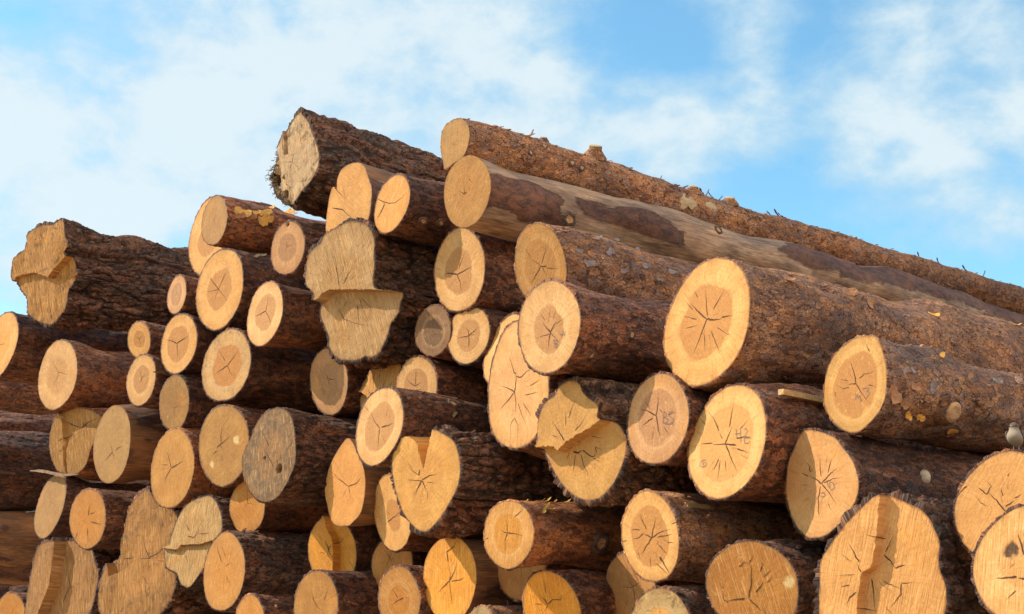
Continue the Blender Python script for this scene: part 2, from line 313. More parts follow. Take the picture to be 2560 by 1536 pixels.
def face_mat(L, seed):
    st = L.get('face', 'P'); oh = L.get('face2') == 'O'
    key = (st, oh, L.get('hr', 0), seed % 5)
    if key in FM: return FM[key]
    sap, heart, dirt, saw, spk, _ = FACE[st]
    if oh: heart = ORANGE_HEART
    hr = L.get('hr', 0); rs = random.Random(seed)
    m = bpy.data.materials.new('cut_'+st); m.use_nodes = True; t = NT(m.node_tree)
    fp = t.attr('fp', 'Vector'); rr = t.attr('rr'); dcen = t.attr('dc')
    sd = t.vmath('ADD', fp, (seed*3.7 % 50, 0, seed*1.3 % 40))
    low = t.noise(sd, 7.0, 4, .55)
    midn = t.noise(sd, 35.0, 4, .6)
    fine = t.noise(sd, 150.0, 4, .75)
    # growth rings follow the distance from the pith
    ringp = t.math('ADD', t.math('MULTIPLY', dcen, 340.0), t.math('MULTIPLY', low, 14.0))
    ring = t.math('MULTIPLY', t.math('ADD', t.math('SINE', ringp), 1), .5)
    ring2 = t.math('MULTIPLY', t.math('ADD', t.math('SINE', t.math('MULTIPLY', ringp, .23)), 1), .5)
    ang = rs.uniform(-.9, .9) if _ < .0018 else .24
    saw = saw if _ < .0018 else 1.7
    dirv = t.vmath('DOT_PRODUCT', sd, (math.cos(ang), 0, math.sin(ang)))
    perp = t.vmath('DOT_PRODUCT', sd, (-math.sin(ang), 0, math.cos(ang)))
    sv = t.n('ShaderNodeCombineXYZ', {0: t.math('MULTIPLY', dirv, 150.0), 1: t.math('MULTIPLY', perp, 8.0), 2: 0.0}).outputs[0]
    sawn = t.noise(sv, 1.0, 3, .6)
    # radial fibres
    rad = t.attr('ang')
    rv = t.n('ShaderNodeCombineXYZ', {0: t.math('MULTIPLY', t.math('COSINE', rad), 16.0), 1: t.math('MULTIPLY', t.math('SINE', rad), 16.0), 2: t.math('MULTIPLY', dcen, 14.0)}).outputs[0]
    radn = t.noise(rv, 1.0, 4, .65)
    c = t.mix(t.ramp(low, .32, .68), tuple(x*y for x, y in zip(sap, (.86, .80, .72))), tuple(min(.9, x*1.07) for x in sap))
    rsn = t.ramp(t.noise(sd, 4.0, 3, .6), .52, .66, 0, .45); c = t.mix(rsn, c, (.64, .36, .10))
    if hr > 0:
        hm = t.ramp(t.math('ADD', rr, t.math('ADD', t.math('MULTIPLY', t.math('SUBTRACT', low, .5), .42), t.math('MULTIPLY', t.math('SUBTRACT', midn, .5), .12))), hr+.03, hr-.02)
        hc = t.mix(t.ramp(radn, .3, .7), tuple(x*.82 for x in heart), tuple(min(.9, x*1.15) for x in heart))
        hc = t.mix(t.ramp(rr, hr*.75, .0, 0, .3), hc, tuple(min(.85, x*1.25) for x in heart))
        c = t.mix(hm, c, hc)
        band = t.math('MULTIPLY', t.ramp(rr, hr-.02, hr+.06), t.ramp(rr, hr+.20, hr+.06))
        c = t.mix(t.math('MULTIPLY', band, .25), c, (.72, .56, .36))
    else:
        hm = t.ramp(rr, .62, .45)
        c = t.mix(t.math('MULTIPLY', hm, t.ramp(midn, .3, .7, .3, .9)), c, heart)
        c = t.mix(t.math('MULTIPLY', t.ramp(radn, .52, .75), t.ramp(rr, .95, .1, 0, .45)), c, tuple(x*.72 for x in heart))
        c = t.mix(t.math('MULTIPLY', t.ramp(radn, .45, .28), t.ramp(rr, .8, .1, 0, .5)), c, tuple(min(.85, x*1.3) for x in sap))
    c = t.mix(t.math('MULTIPLY', ring, .12), c, tuple(x*.55 for x in heart))
    c = t.mix(t.math('MULTIPLY', ring2, .10), c, tuple(x*.6 for x in heart))
    c = t.mix(t.math('MULTIPLY', t.ramp(radn, .48, .72), .5), c, tuple(x*.60 for x in heart))
    c = t.mix(t.ramp(midn, .52, .72, 0, .55), c, tuple(x*y for x, y in zip(sap, (.80, .64, .46))))
    c = t.mix(t.ramp(midn, .42, .28, 0, .35), c, (.80, .62, .36))
    c = t.mix(t.ramp(sawn, .52, .70, 0, 0.5*saw), c, tuple(x*.58 for x in sap))
    c = t.mix(t.ramp(sawn, .48, .30, 0, .42*saw), c, (.84, .62, .36))
    c = t.mix(t.ramp(fine, .56, .72, 0, .7*spk), c, (.20, .11, .05))
    c = t.mix(t.ramp(fine, .43, .28, 0, .6*spk), c, (.82, .66, .44))
    # dirt and blue stain, mostly toward the rim
    dn = t.noise(sd, 18.0, 5, .7, .6)
    dmask = t.math('MULTIPLY', t.ramp(dn, .66-.17*min(dirt, 1.2), .86-.2*min(dirt, 1.2)), t.ramp(rr, .35 if dirt > .9 else .25, 1.0, .25 if dirt < .9 else .5, 1.0))
    dcol = (.115, .095, .06) if st not in ('K',) else (.14, .115, .095)
    c = t.mix(t.math('MULTIPLY', dmask, min(.9, .35+dirt*.6)), c, dcol)
    c = t.mix(t.math('MULTIPLY', t.ramp(rr, .80, 1.0), t.ramp(dn, .42, .6, .05, .45)), c, (.30, .20, .10))
    c = t.mix(t.math('MULTIPLY', t.ramp(t.math('ADD', rr, t.math('MULTIPLY', t.math('SUBTRACT', midn, .5), .08)), .965, .995), .75), c, (.24, .12, .06))
    c = t.mix(1.0, c, (1.02, .80, .585) if st not in ('U5', 'D', 'D2', 'T3', 'U4', 'U3', 'K', 'K2', 'K3', 'B2', 'O4', 'U', 'S') else (.86, .64, .42), 'MULTIPLY')  # second, darker golden tint paints in weaker grazing light on those faces
    c = t.mix(1.0, c, ((1, 1, 1), (1.03, .97, .84), (.94, .94, .97), (1.0, .93, .76), (.90, .885, .86))[seed % 5], 'MULTIPLY')
    c = t.mix(t.attr('fk'), c, (.10, .050, .025) if st not in ('U5', 'O3', 'P3') else ((.66, .44, .19) if st != 'P3' else (.50, .27, .11)) if st != 'Y3' else (.17, .085, .035))
    bh = t.math('ADD', t.math('MULTIPLY', fine, .5), t.math('ADD', t.math('MULTIPLY', sawn, .9*saw), t.math('MULTIPLY', ring, .04)))
    bh = t.math('ADD', bh, t.math('MULTIPLY', midn, .8))
    bn = t.n('ShaderNodeBump', {'Height': bh, 'Distance': .0042 if _ < .002 else .009, 'Strength': 1.0})
    p = t.n('ShaderNodeBsdfPrincipled', {'Base Color': c, 'Roughness': .78, 'Normal': bn.outputs[0]})
    p.inputs['Specular IOR Level'].default_value = .25
    t.n('ShaderNodeOutputMaterial', {0: p.outputs[0]})
    FM[key] = m
    return m

def catmull(P, n):
    P = np.asarray(P, float); m = len(P)
    if m < 40:
        t = np.linspace(0, 1, 10, endpoint=False)[:, None]; out = []
        for i in range(m):
            a, b, c, d = P[i-1], P[i], P[(i+1) % m], P[(i+2) % m]
            out.append(.5*((2*b)+(-a+c)*t+(2*a-5*b+4*c-d)*t*t+(-a+3*b-3*c+d)*t**3))
        P = np.concatenate(out)
    Q = np.vstack([P, P[:1]]); s = np.concatenate([[0], np.cumsum(np.linalg.norm(np.diff(Q, axis=0), axis=1))])
    u = np.linspace(0, s[-1], n, endpoint=False)
    return np.stack([np.interp(u, s, Q[:, 0]), np.interp(u, s, Q[:, 1])], 1)
def poly_sd(pts, poly):
    """signed distance to polygon, positive inside"""
    P = np.asarray(poly, float); x = pts[:, 0]; y = pts[:, 1]
    d = np.full(len(pts), 1e9); ins = np.zeros(len(pts), bool)
    for i in range(len(P)):
        a = P[i]; b = P[(i+1) % len(P)]; ab = b-a; L2 = ab@ab+1e-12
        t = np.clip(((pts-a)@ab)/L2, 0, 1); q = a+t[:, None]*ab
        d = np.minimum(d, np.hypot(x-q[:, 0], y-q[:, 1]))
        if (a[1] > b[1]) != (b[1] > a[1]) or True:
            c = (a[1] > y) != (b[1] > y)
            with np.errstate(divide='ignore', invalid='ignore'):
                xi = (b[0]-a[0])*(y-a[1])/(b[1]-a[1]+1e-15)+a[0]
            ins ^= c & (x < xi)
    return np.where(ins, d, -d)

LOGS = [
{'id': 'L01', 'loc': (-4.4315, 11.6281, 2.6023), 'yaw': -47.94, 'pit': 0, 'tx': 0.079, 'tz': 0.075, 'out': [(0.3043, -0.0399),(0.3121, -0.0033),(0.3137, 0.034),(0.3091, 0.0707),(0.2986, 0.1062),(0.2832, 0.1398),(0.2633, 0.1713),(0.2395, 0.2003),(0.2119, 0.2265),(0.1805, 0.2492),(0.1454, 0.2675),(0.1074, 0.2806),(0.0673, 0.2881),(0.0262, 0.2903),(-0.0152, 0.2874),(-0.0561, 0.2802),(-0.0962, 0.2688),(-0.135, 0.2533),(-0.1719, 0.2333),(-0.2057, 0.2088),(-0.2352, 0.1798),(-0.2594, 0.1471),(-0.2778, 0.1118),(-0.2906, 0.075),(-0.2985, 0.0377),(-0.3024, 0.0005),(-0.3027, -0.0367),(-0.2993, -0.0737),(-0.2915, -0.1102),(-0.2786, -0.1456),(-0.2599, -0.1789),(-0.2357, -0.2089),(-0.2064, -0.2349),(-0.173, -0.2564),(-0.1364, -0.2733),(-0.0976, -0.2855),(-0.0572, -0.2929),(-0.0158, -0.295),(0.0258, -0.2916),(0.0665, -0.2823),(0.1052, -0.2674),(0.1409, -0.2476),(0.1734, -0.2241),(0.2025, -0.1979),(0.2288, -0.1698),(0.2524, -0.1401),(0.2734, -0.1086),(0.291, -0.0752)], 'bark': 'mid', 'face': 'Y', 'label': 'yellowish sawn log cut by the left edge, under the big rough butt', 'hr': 0},
{'id': 'L02', 'loc': (-3.8996, 11.0249, 3.113), 'yaw': -47.94, 'pit': 0, 'tx': 0.171, 'tz': -0.075, 'out': [(0.2563, 0.4),(0.1587, 0.3732),(0.0204, 0.391),(-0.2011, 0.3567),(-0.2254, 0.2703),(-0.303, 0.2104),(-0.4166, 0.1738),(-0.4575, 0.0467),(-0.4051, -0.0455),(-0.271, -0.1842),(-0.2605, -0.2927),(-0.1293, -0.3865),(0.0588, -0.4395),(0.166, -0.4067),(0.2338, -0.3577),(0.2821, -0.2833),(0.3017, -0.1935),(0.3879, -0.1135),(0.3739, -0.0484),(0.3554, 0.0473),(0.2984, 0.1146),(0.3515, 0.1705),(0.3233, 0.2686),(0.3141, 0.3523)], 'bark': 'thick', 'face': 'G', 'label': 'big rough-barked log whose lumpy golden torn butt juts into the sky at far left', 'br': 0.93, 'hr': 0, 'dens': 1.2, 'reg': [(0.035, [(-0.3641, 0.0208),(-0.1196, 0.0144),(0.0791, -0.0565),(0.2734, -0.1025),(0.4263, -0.05),(0.5003, -0.2216),(0.1948, -0.4797),(-0.3008, -0.4182),(-0.5721, -0.0701)]),(0.06, [(0.0889, -0.0638),(0.332, 0.1037),(0.578, 0.1337),(0.5762, -0.0726),(0.2926, -0.1053)])]},
{'id': 'L03', 'loc': (-3.6073, 10.7141, 2.1989), 'yaw': -47.94, 'pit': 0, 'tx': 0.157, 'tz': 0.0, 'out': [(0.2664, -0.0287),(0.2663, 0.007),(0.262, 0.0419),(0.2544, 0.0756),(0.2438, 0.108),(0.23, 0.139),(0.2128, 0.1681),(0.1921, 0.1948),(0.1678, 0.2183),(0.1404, 0.2382),(0.1105, 0.2542),(0.0785, 0.2666),(0.0449, 0.2751),(0.0099, 0.2795),(-0.026, 0.2793),(-0.0621, 0.2737),(-0.0974, 0.2621),(-0.1306, 0.2444),(-0.1606, 0.2213),(-0.1867, 0.1937),(-0.2088, 0.1631),(-0.227, 0.1305),(-0.2418, 0.0967),(-0.2533, 0.0618),(-0.2614, 0.0261),(-0.2653, -0.0102),(-0.2644, -0.0466),(-0.2583, -0.0821),(-0.247, -0.116),(-0.2311, -0.1475),(-0.2113, -0.1762),(-0.1883, -0.202),(-0.1626, -0.2248),(-0.1343, -0.2444),(-0.1037, -0.26),(-0.071, -0.2711),(-0.0368, -0.2771),(-0.0018, -0.2776),(0.033, -0.2731),(0.067, -0.264),(0.1, -0.251),(0.1316, -0.2346),(0.1617, -0.2149),(0.1897, -0.1915),(0.2147, -0.1644),(0.2355, -0.1338),(0.2514, -0.1002),(0.2616, -0.0648)], 'bark': 'smooth', 'face': 'P', 'label': 'pale star-cracked log below the big rough left butt, smooth brown bark', 'hr': 0.0, 'pith': (0.0182, 0.0156)},
{'id': 'L04', 'loc': (-2.6945, 9.7032, 2.2892), 'yaw': -47.94, 'pit': 0, 'tx': 0.157, 'tz': -0.15, 'out': [(0.128, -0.0152),(0.1285, 0.0019),(0.1272, 0.0188),(0.1243, 0.0355),(0.1196, 0.0518),(0.1128, 0.0674),(0.1038, 0.0819),(0.0927, 0.0947),(0.0798, 0.1055),(0.0654, 0.1141),(0.0501, 0.1206),(0.0342, 0.1252),(0.0179, 0.1281),(0.0015, 0.1292),(-0.0151, 0.1284),(-0.0316, 0.1255),(-0.0477, 0.1204),(-0.0631, 0.1129),(-0.0773, 0.1034),(-0.0903, 0.0921),(-0.102, 0.0792),(-0.1122, 0.065),(-0.1209, 0.0496),(-0.1276, 0.033),(-0.1319, 0.0156),(-0.1334, -0.0023),(-0.1317, -0.0202),(-0.1271, -0.0373),(-0.1199, -0.0533),(-0.1107, -0.0679),(-0.1, -0.081),(-0.0883, -0.0928),(-0.0757, -0.1033),(-0.0621, -0.1125),(-0.0475, -0.1202),(-0.032, -0.1258),(-0.0158, -0.1292),(0.0007, -0.1303),(0.0174, -0.1291),(0.0338, -0.1258),(0.0498, -0.1205),(0.0653, -0.1133),(0.0799, -0.1042),(0.0932, -0.0931),(0.1048, -0.08),(0.1142, -0.0652),(0.1212, -0.0491),(0.1257, -0.0323)], 'bark': 'mid', 'face': 'P', 'label': 'tiny pale log squeezed under the rear of the big rough left butt', 'hr': 0.5},
{'id': 'L05', 'loc': (-2.651, 9.655, 1.988), 'yaw': -47.94, 'pit': 0, 'tx': 0.079, 'tz': 0.0, 'out': [(0.1836, -0.0206),(0.1852, 0.0017),(0.1849, 0.0242),(0.1822, 0.0468),(0.1765, 0.0692),(0.1673, 0.0909),(0.1546, 0.1111),(0.1383, 0.1292),(0.1192, 0.1446),(0.098, 0.1573),(0.0751, 0.1673),(0.0511, 0.1747),(0.0263, 0.1795),(0.001, 0.1813),(-0.0245, 0.18),(-0.0496, 0.1752),(-0.0736, 0.1669),(-0.096, 0.1554),(-0.1165, 0.1413),(-0.1349, 0.125),(-0.1513, 0.107),(-0.1655, 0.0874),(-0.1771, 0.0663),(-0.1857, 0.0439),(-0.1907, 0.0205),(-0.1916, -0.0032),(-0.1886, -0.0267),(-0.1819, -0.0494),(-0.1723, -0.0708),(-0.1603, -0.0911),(-0.1465, -0.1101),(-0.1308, -0.1279),(-0.113, -0.1443),(-0.0931, -0.1586),(-0.0709, -0.1701),(-0.0469, -0.1784),(-0.0218, -0.1829),(0.0039, -0.1837),(0.0293, -0.1811),(0.054, -0.1753),(0.0777, -0.1667),(0.1, -0.1554),(0.1204, -0.1415),(0.1383, -0.125),(0.1533, -0.1064),(0.1652, -0.086),(0.1739, -0.0647),(0.1799, -0.0427)], 'bark': 'mid', 'face': 'P', 'label': 'small oval pale log right below the tiniest log end', 'hr': 0.55, 'pith': (0.0065, 0.0125)},
{'id': 'L06', 'loc': (-2.3406, 9.3113, 2.5351), 'yaw': -47.94, 'pit': 0, 'tx': 0.0, 'tz': 0.0, 'out': [(0.1293, -0.0216),(0.1308, -0.0037),(0.1298, 0.014),(0.1267, 0.0312),(0.1219, 0.0478),(0.1156, 0.0637),(0.1076, 0.0788),(0.098, 0.0929),(0.0865, 0.1055),(0.0732, 0.116),(0.0584, 0.1242),(0.0425, 0.1297),(0.026, 0.1328),(0.0093, 0.1336),(-0.0074, 0.1324),(-0.0238, 0.1294),(-0.04, 0.1245),(-0.0556, 0.1177),(-0.0704, 0.1087),(-0.0839, 0.0977),(-0.096, 0.0848),(-0.1064, 0.0705),(-0.1151, 0.0549),(-0.1222, 0.0384),(-0.1276, 0.0211),(-0.1311, 0.0032),(-0.1323, -0.0151),(-0.1308, -0.0335),(-0.1262, -0.0512),(-0.1188, -0.0676),(-0.1087, -0.0822),(-0.0967, -0.0948),(-0.0833, -0.1055),(-0.0691, -0.1143),(-0.0542, -0.1214),(-0.0388, -0.127),(-0.0229, -0.1308),(-0.0066, -0.1326),(0.0099, -0.1321),(0.0263, -0.1292),(0.0423, -0.1241),(0.0576, -0.1169),(0.0721, -0.108),(0.0857, -0.0974),(0.0982, -0.0851),(0.1092, -0.0712),(0.1184, -0.0558),(0.1251, -0.0391)], 'bark': 'mid', 'face': 'R', 'label': 'small pinkish log end tucked beside the rough left butt log', 'hr': 0.6, 'cracks': 0.4},
{'id': 'L07', 'loc': (-2.1902, 9.5177, 3.0155), 'yaw': -47.94, 'pit': 0, 'tx': 0.0, 'tz': 0.0, 'out': [(0.2595, -0.0522),(0.264, -0.015),(0.2648, 0.0221),(0.2622, 0.0588),(0.2562, 0.0949),(0.2463, 0.13),(0.232, 0.1634),(0.2131, 0.1939),(0.1898, 0.2204),(0.1626, 0.2424),(0.1327, 0.2594),(0.1008, 0.2717),(0.0678, 0.2797),(0.034, 0.2836),(-0.0001, 0.2834),(-0.0344, 0.2788),(-0.0682, 0.2693),(-0.1009, 0.2549),(-0.1317, 0.2358),(-0.1603, 0.2126),(-0.1864, 0.1859),(-0.21, 0.1564),(-0.2311, 0.1243),(-0.2491, 0.0895),(-0.2632, 0.0524),(-0.2722, 0.0134),(-0.2751, -0.0266),(-0.2714, -0.066),(-0.2613, -0.1036),(-0.2457, -0.1381),(-0.2258, -0.1692),(-0.2028, -0.1968),(-0.1774, -0.221),(-0.15, -0.2418),(-0.1206, -0.259),(-0.0894, -0.2721),(-0.0568, -0.2805),(-0.0232, -0.2838),(0.0107, -0.2822),(0.0443, -0.2761),(0.0772, -0.2659),(0.1092, -0.252),(0.14, -0.2344),(0.169, -0.2128),(0.1955, -0.1871),(0.2184, -0.1574),(0.2369, -0.1244),(0.2506, -0.0889)], 'bark': 'mid', 'face': 'P', 'label': 'broad pale log half hidden by a smaller end on the left shoulder', 'hr': 0.5},
{'id': 'L08', 'loc': (-2.0249, 8.9614, 2.974), 'yaw': -47.94, 'pit': 0, 'tx': 0.0, 'tz': 0.0, 'out': [(0.1695, -0.0357),(0.1709, -0.013),(0.1689, 0.0098),(0.1636, 0.032),(0.1557, 0.0532),(0.1456, 0.0733),(0.1338, 0.0923),(0.1205, 0.1101),(0.1054, 0.1266),(0.0885, 0.1414),(0.0698, 0.1539),(0.0495, 0.1634),(0.0281, 0.1695),(0.0062, 0.1722),(-0.0156, 0.1717),(-0.037, 0.1685),(-0.0578, 0.1629),(-0.078, 0.155),(-0.0971, 0.1448),(-0.1149, 0.132),(-0.1308, 0.1165),(-0.1443, 0.0986),(-0.1549, 0.0787),(-0.1626, 0.0572),(-0.1675, 0.0347),(-0.1696, 0.0117),(-0.169, -0.0116),(-0.1656, -0.0349),(-0.159, -0.0575),(-0.1491, -0.079),(-0.1361, -0.0986),(-0.1203, -0.1158),(-0.1024, -0.1302),(-0.0833, -0.1419),(-0.0634, -0.1513),(-0.0431, -0.1587),(-0.0225, -0.1644),(-0.0015, -0.1683),(0.0198, -0.1698),(0.0412, -0.1685),(0.0623, -0.164),(0.0824, -0.1562),(0.1011, -0.1454),(0.1181, -0.1318),(0.1331, -0.116),(0.1461, -0.0983),(0.1567, -0.0788),(0.1647, -0.0578)], 'bark': 'smooth', 'face': 'U', 'label': 'tan sawn log with yellow peeling bark flakes on its orange brown side', 'len': 6.5, 'hr': 0.0, 'dens': 1.2, 'cracks': 0.4, 'spots': [('flake', 0.112, 0.286, 0.0582, 'y'),('flake', 0.288, 0.454, 0.049, 'y'),('flake', 0.286, 0.118, 0.0538, 'y'),('flake', 0.225, 0.402, 0.0293, 'y'),('flake', 0.539, 1.245, 0.0602, 'y'),('flake', 0.578, 1.242, 0.0402, 'y'),('flake', 0.165, 0.16, 0.0486, 'o'),('flake', 0.4, 1.242, 0.0399, 'y'),('flake', 0.088, 0.069, 0.0387, 'o')]},
{'id': 'L09', 'loc': (-1.9491, 8.8767, 2.4763), 'yaw': -47.94, 'pit': 0, 'tx': 0.079, 'tz': 0.0, 'out': [(0.26, -0.0417),(0.2629, -0.0085),(0.2625, 0.0247),(0.259, 0.0578),(0.2523, 0.0907),(0.2418, 0.1232),(0.2269, 0.1543),(0.207, 0.1831),(0.1824, 0.2084),(0.1537, 0.2292),(0.122, 0.2453),(0.0882, 0.2567),(0.0533, 0.264),(0.0177, 0.2673),(-0.0181, 0.2668),(-0.0539, 0.2621),(-0.089, 0.2529),(-0.1226, 0.2387),(-0.1537, 0.2197),(-0.1817, 0.1964),(-0.206, 0.1695),(-0.2265, 0.14),(-0.2434, 0.1085),(-0.2565, 0.0754),(-0.2656, 0.0411),(-0.2699, 0.0059),(-0.2691, -0.0295),(-0.2627, -0.0642),(-0.2511, -0.0973),(-0.2351, -0.1282),(-0.2155, -0.1567),(-0.1931, -0.183),(-0.1683, -0.207),(-0.141, -0.2287),(-0.1111, -0.2474),(-0.0785, -0.2621),(-0.0437, -0.2718),(-0.0076, -0.2755),(0.0288, -0.2732),(0.0643, -0.2652),(0.098, -0.2523),(0.1295, -0.2354),(0.1586, -0.2151),(0.1848, -0.1918),(0.2079, -0.1658),(0.2273, -0.1373),(0.2425, -0.1067),(0.2534, -0.0746)], 'bark': 'mid', 'face': 'P', 'label': 'large pale oval log, its brown heart crossed by an X crack, left side', 'hr': 0.52, 'dens': 1.2, 'pith': (-0.0104, 0.0038), 'crk': [[3, (-0.111, 0.0922),(-0.0412, 0.0279),(-0.0068, -0.0016),(0.0446, -0.0478),(0.0982, -0.0893)], [2, (0.065, 0.1018),(0.0215, 0.0466),(-0.0104, 0.0038),(-0.0433, -0.0486),(-0.0795, -0.1007)], [1.5, (-0.153, 0.0049),(-0.0794, 0.0002),(-0.0104, 0.0038)]], 'spots': [('flake', 0.131, 0.838, 0.0238, 't'),('flake', 0.189, 0.912, 0.0287, 't')]},
{'id': 'L10', 'loc': (-1.4017, 8.2704, 2.6016), 'yaw': -47.94, 'pit': 0, 'tx': 0.079, 'tz': -0.075, 'out': [(0.1662, -0.0294),(0.1696, -0.0078),(0.1695, 0.0139),(0.1659, 0.0353),(0.1593, 0.0558),(0.1502, 0.0751),(0.1392, 0.0933),(0.1263, 0.1102),(0.1116, 0.1257),(0.0951, 0.1394),(0.0766, 0.1508),(0.0564, 0.1592),(0.0351, 0.1643),(0.0132, 0.166),(-0.0086, 0.1645),(-0.03, 0.1603),(-0.0508, 0.1538),(-0.0707, 0.1451),(-0.0896, 0.1342),(-0.107, 0.1212),(-0.1227, 0.1059),(-0.1361, 0.0886),(-0.147, 0.0697),(-0.1554, 0.0496),(-0.1615, 0.0286),(-0.1653, 0.0071),(-0.1668, -0.0148),(-0.1657, -0.037),(-0.1616, -0.0589),(-0.154, -0.0801),(-0.1429, -0.0996),(-0.1284, -0.1167),(-0.1111, -0.131),(-0.092, -0.1422),(-0.0717, -0.1507),(-0.0509, -0.1566),(-0.0297, -0.1604),(-0.0085, -0.162),(0.0128, -0.1613),(0.0339, -0.158),(0.0544, -0.152),(0.0739, -0.1433),(0.0922, -0.1322),(0.109, -0.1191),(0.1243, -0.1042),(0.138, -0.0877),(0.1499, -0.0697),(0.1595, -0.0502)], 'bark': 'mid', 'face': 'R', 'label': 'pinkish cracked log end with a small dark hole at its upper rim', 'hr': 0.55, 'pith': (-0.0081, 0.0068), 'fk': [(0.0085, 0.147, 0.0142)]},
{'id': 'L11', 'loc': (-1.5623, 8.4489, 2.2193), 'yaw': -47.94, 'pit': 0, 'tx': 0.0, 'tz': 0.075, 'out': [(0.2089, -0.0336),(0.2095, -0.0066),(0.2062, 0.0204),(0.1994, 0.0468),(0.1897, 0.0724),(0.1774, 0.097),(0.1626, 0.1204),(0.1452, 0.1422),(0.125, 0.1618),(0.1023, 0.1785),(0.0774, 0.1917),(0.0511, 0.201),(0.0239, 0.2066),(-0.0035, 0.2086),(-0.0307, 0.2074),(-0.0573, 0.2029),(-0.0831, 0.195),(-0.1073, 0.1837),(-0.1294, 0.1688),(-0.1488, 0.1505),(-0.165, 0.1296),(-0.178, 0.1066),(-0.1883, 0.0822),(-0.196, 0.057),(-0.2015, 0.0309),(-0.2045, 0.0039),(-0.2045, -0.0237),(-0.2007, -0.0516),(-0.1925, -0.0791),(-0.1799, -0.1052),(-0.1631, -0.129),(-0.1429, -0.1499),(-0.1201, -0.1677),(-0.0956, -0.1823),(-0.0699, -0.1938),(-0.0433, -0.202),(-0.0163, -0.2068),(0.0107, -0.2078),(0.0371, -0.205),(0.0625, -0.1985),(0.0865, -0.1889),(0.1088, -0.1767),(0.1296, -0.1623),(0.1488, -0.146),(0.1665, -0.1277),(0.182, -0.1073),(0.1947, -0.0846),(0.2039, -0.0598)], 'bark': 'smooth', 'face': 'P', 'label': 'log with pale sapwood round bright orange heartwood, left of the broken stepped butt', 'hr': 0.58, 'pith': (0.0096, 0.0192), 'crk': [[3, (-0.1108, -0.0014),(-0.0539, 0.0063),(0.0101, 0.0164)], [2, (0.0101, 0.0164),(0.0176, 0.0637),(0.0247, 0.113)], [2, (0.0101, 0.0164),(0.0615, -0.039),(0.0935, -0.0802)]]},
{'id': 'L12', 'loc': (-2.2977, 9.2631, 2.1798), 'yaw': -47.94, 'pit': 0, 'tx': 0.157, 'tz': 0.0, 'out': [(0.1937, -0.0236),(0.1947, 0.0025),(0.1927, 0.0282),(0.1879, 0.0534),(0.1807, 0.0779),(0.1708, 0.1013),(0.1581, 0.1234),(0.1426, 0.1436),(0.1243, 0.1612),(0.1036, 0.176),(0.081, 0.1877),(0.0571, 0.1965),(0.0321, 0.2025),(0.0063, 0.2055),(-0.02, 0.2053),(-0.0464, 0.2014),(-0.0723, 0.1932),(-0.0966, 0.1807),(-0.1185, 0.164),(-0.1374, 0.144),(-0.1531, 0.1215),(-0.1657, 0.0976),(-0.1757, 0.0729),(-0.1834, 0.0476),(-0.1887, 0.0219),(-0.1914, -0.0043),(-0.191, -0.0305),(-0.1873, -0.0564),(-0.1801, -0.0815),(-0.1695, -0.1053),(-0.156, -0.1274),(-0.1398, -0.1476),(-0.1214, -0.1657),(-0.1007, -0.1814),(-0.078, -0.1941),(-0.0534, -0.203),(-0.0277, -0.2077),(-0.0014, -0.2079),(0.0246, -0.2038),(0.0496, -0.1959),(0.0734, -0.1851),(0.0957, -0.1719),(0.1167, -0.1567),(0.1362, -0.1394),(0.1538, -0.12),(0.1689, -0.0983),(0.1808, -0.0747),(0.1891, -0.0496)], 'bark': 'mid', 'face': 'P', 'label': 'rimmed log with Y crack in its dull heart, under the small pinkish end', 'hr': 0.6, 'pith': (-0.0178, 0.0045), 'crk': [[4, (-0.1398, 0.0468),(-0.0763, 0.0273),(-0.0178, 0.0045)], [4, (-0.0178, 0.0045),(0.0385, 0.0233),(0.0976, 0.0396)], [2, (-0.0178, 0.0045),(-0.0105, -0.0475),(0.0004, -0.1075)]]},
{'id': 'L13', 'loc': (-1.8617, 8.7795, 1.9452), 'yaw': -47.94, 'pit': 0, 'tx': 0.157, 'tz': 0.0, 'out': [(0.2381, -0.0264),(0.2412, 0.0044),(0.2395, 0.0353),(0.2331, 0.0653),(0.2227, 0.0939),(0.2087, 0.1208),(0.1918, 0.1458),(0.1724, 0.1689),(0.1504, 0.1898),(0.1257, 0.2079),(0.0984, 0.2224),(0.0689, 0.2324),(0.0381, 0.2373),(0.0067, 0.2371),(-0.0242, 0.2324),(-0.0542, 0.2239),(-0.083, 0.2123),(-0.1105, 0.1981),(-0.1366, 0.1812),(-0.1611, 0.1617),(-0.1831, 0.1391),(-0.2022, 0.1137),(-0.2175, 0.0858),(-0.2289, 0.056),(-0.2363, 0.025),(-0.2398, -0.0066),(-0.2394, -0.0385),(-0.2349, -0.0702),(-0.226, -0.1009),(-0.2123, -0.1297),(-0.1939, -0.1557),(-0.1712, -0.1778),(-0.1452, -0.1956),(-0.1172, -0.2091),(-0.088, -0.2188),(-0.0584, -0.2253),(-0.0286, -0.229),(0.0014, -0.2301),(0.0315, -0.2281),(0.0614, -0.2226),(0.0905, -0.2131),(0.1181, -0.1994),(0.1437, -0.182),(0.1667, -0.1614),(0.187, -0.1381),(0.2046, -0.1127),(0.2193, -0.0854),(0.2306, -0.0566)], 'bark': 'mid', 'face': 'M', 'label': 'thick log with mouldy pale rim and orange brown heart, left of centre', 'hr': 0.58, 'dens': 1.2, 'pith': (0.0144, -0.0008), 'crk': [[3, (-0.1183, -0.0469),(-0.0426, -0.0224),(0.0144, -0.0008)], [3, (0.0144, -0.0008),(0.0643, 0.0399),(0.1164, 0.0847)], [2, (0.0144, -0.0008),(0.0423, -0.0453),(0.0721, -0.0805)], [2, (-0.092, 0.1228),(-0.0416, 0.0657),(-0.0113, 0.0298)]]},
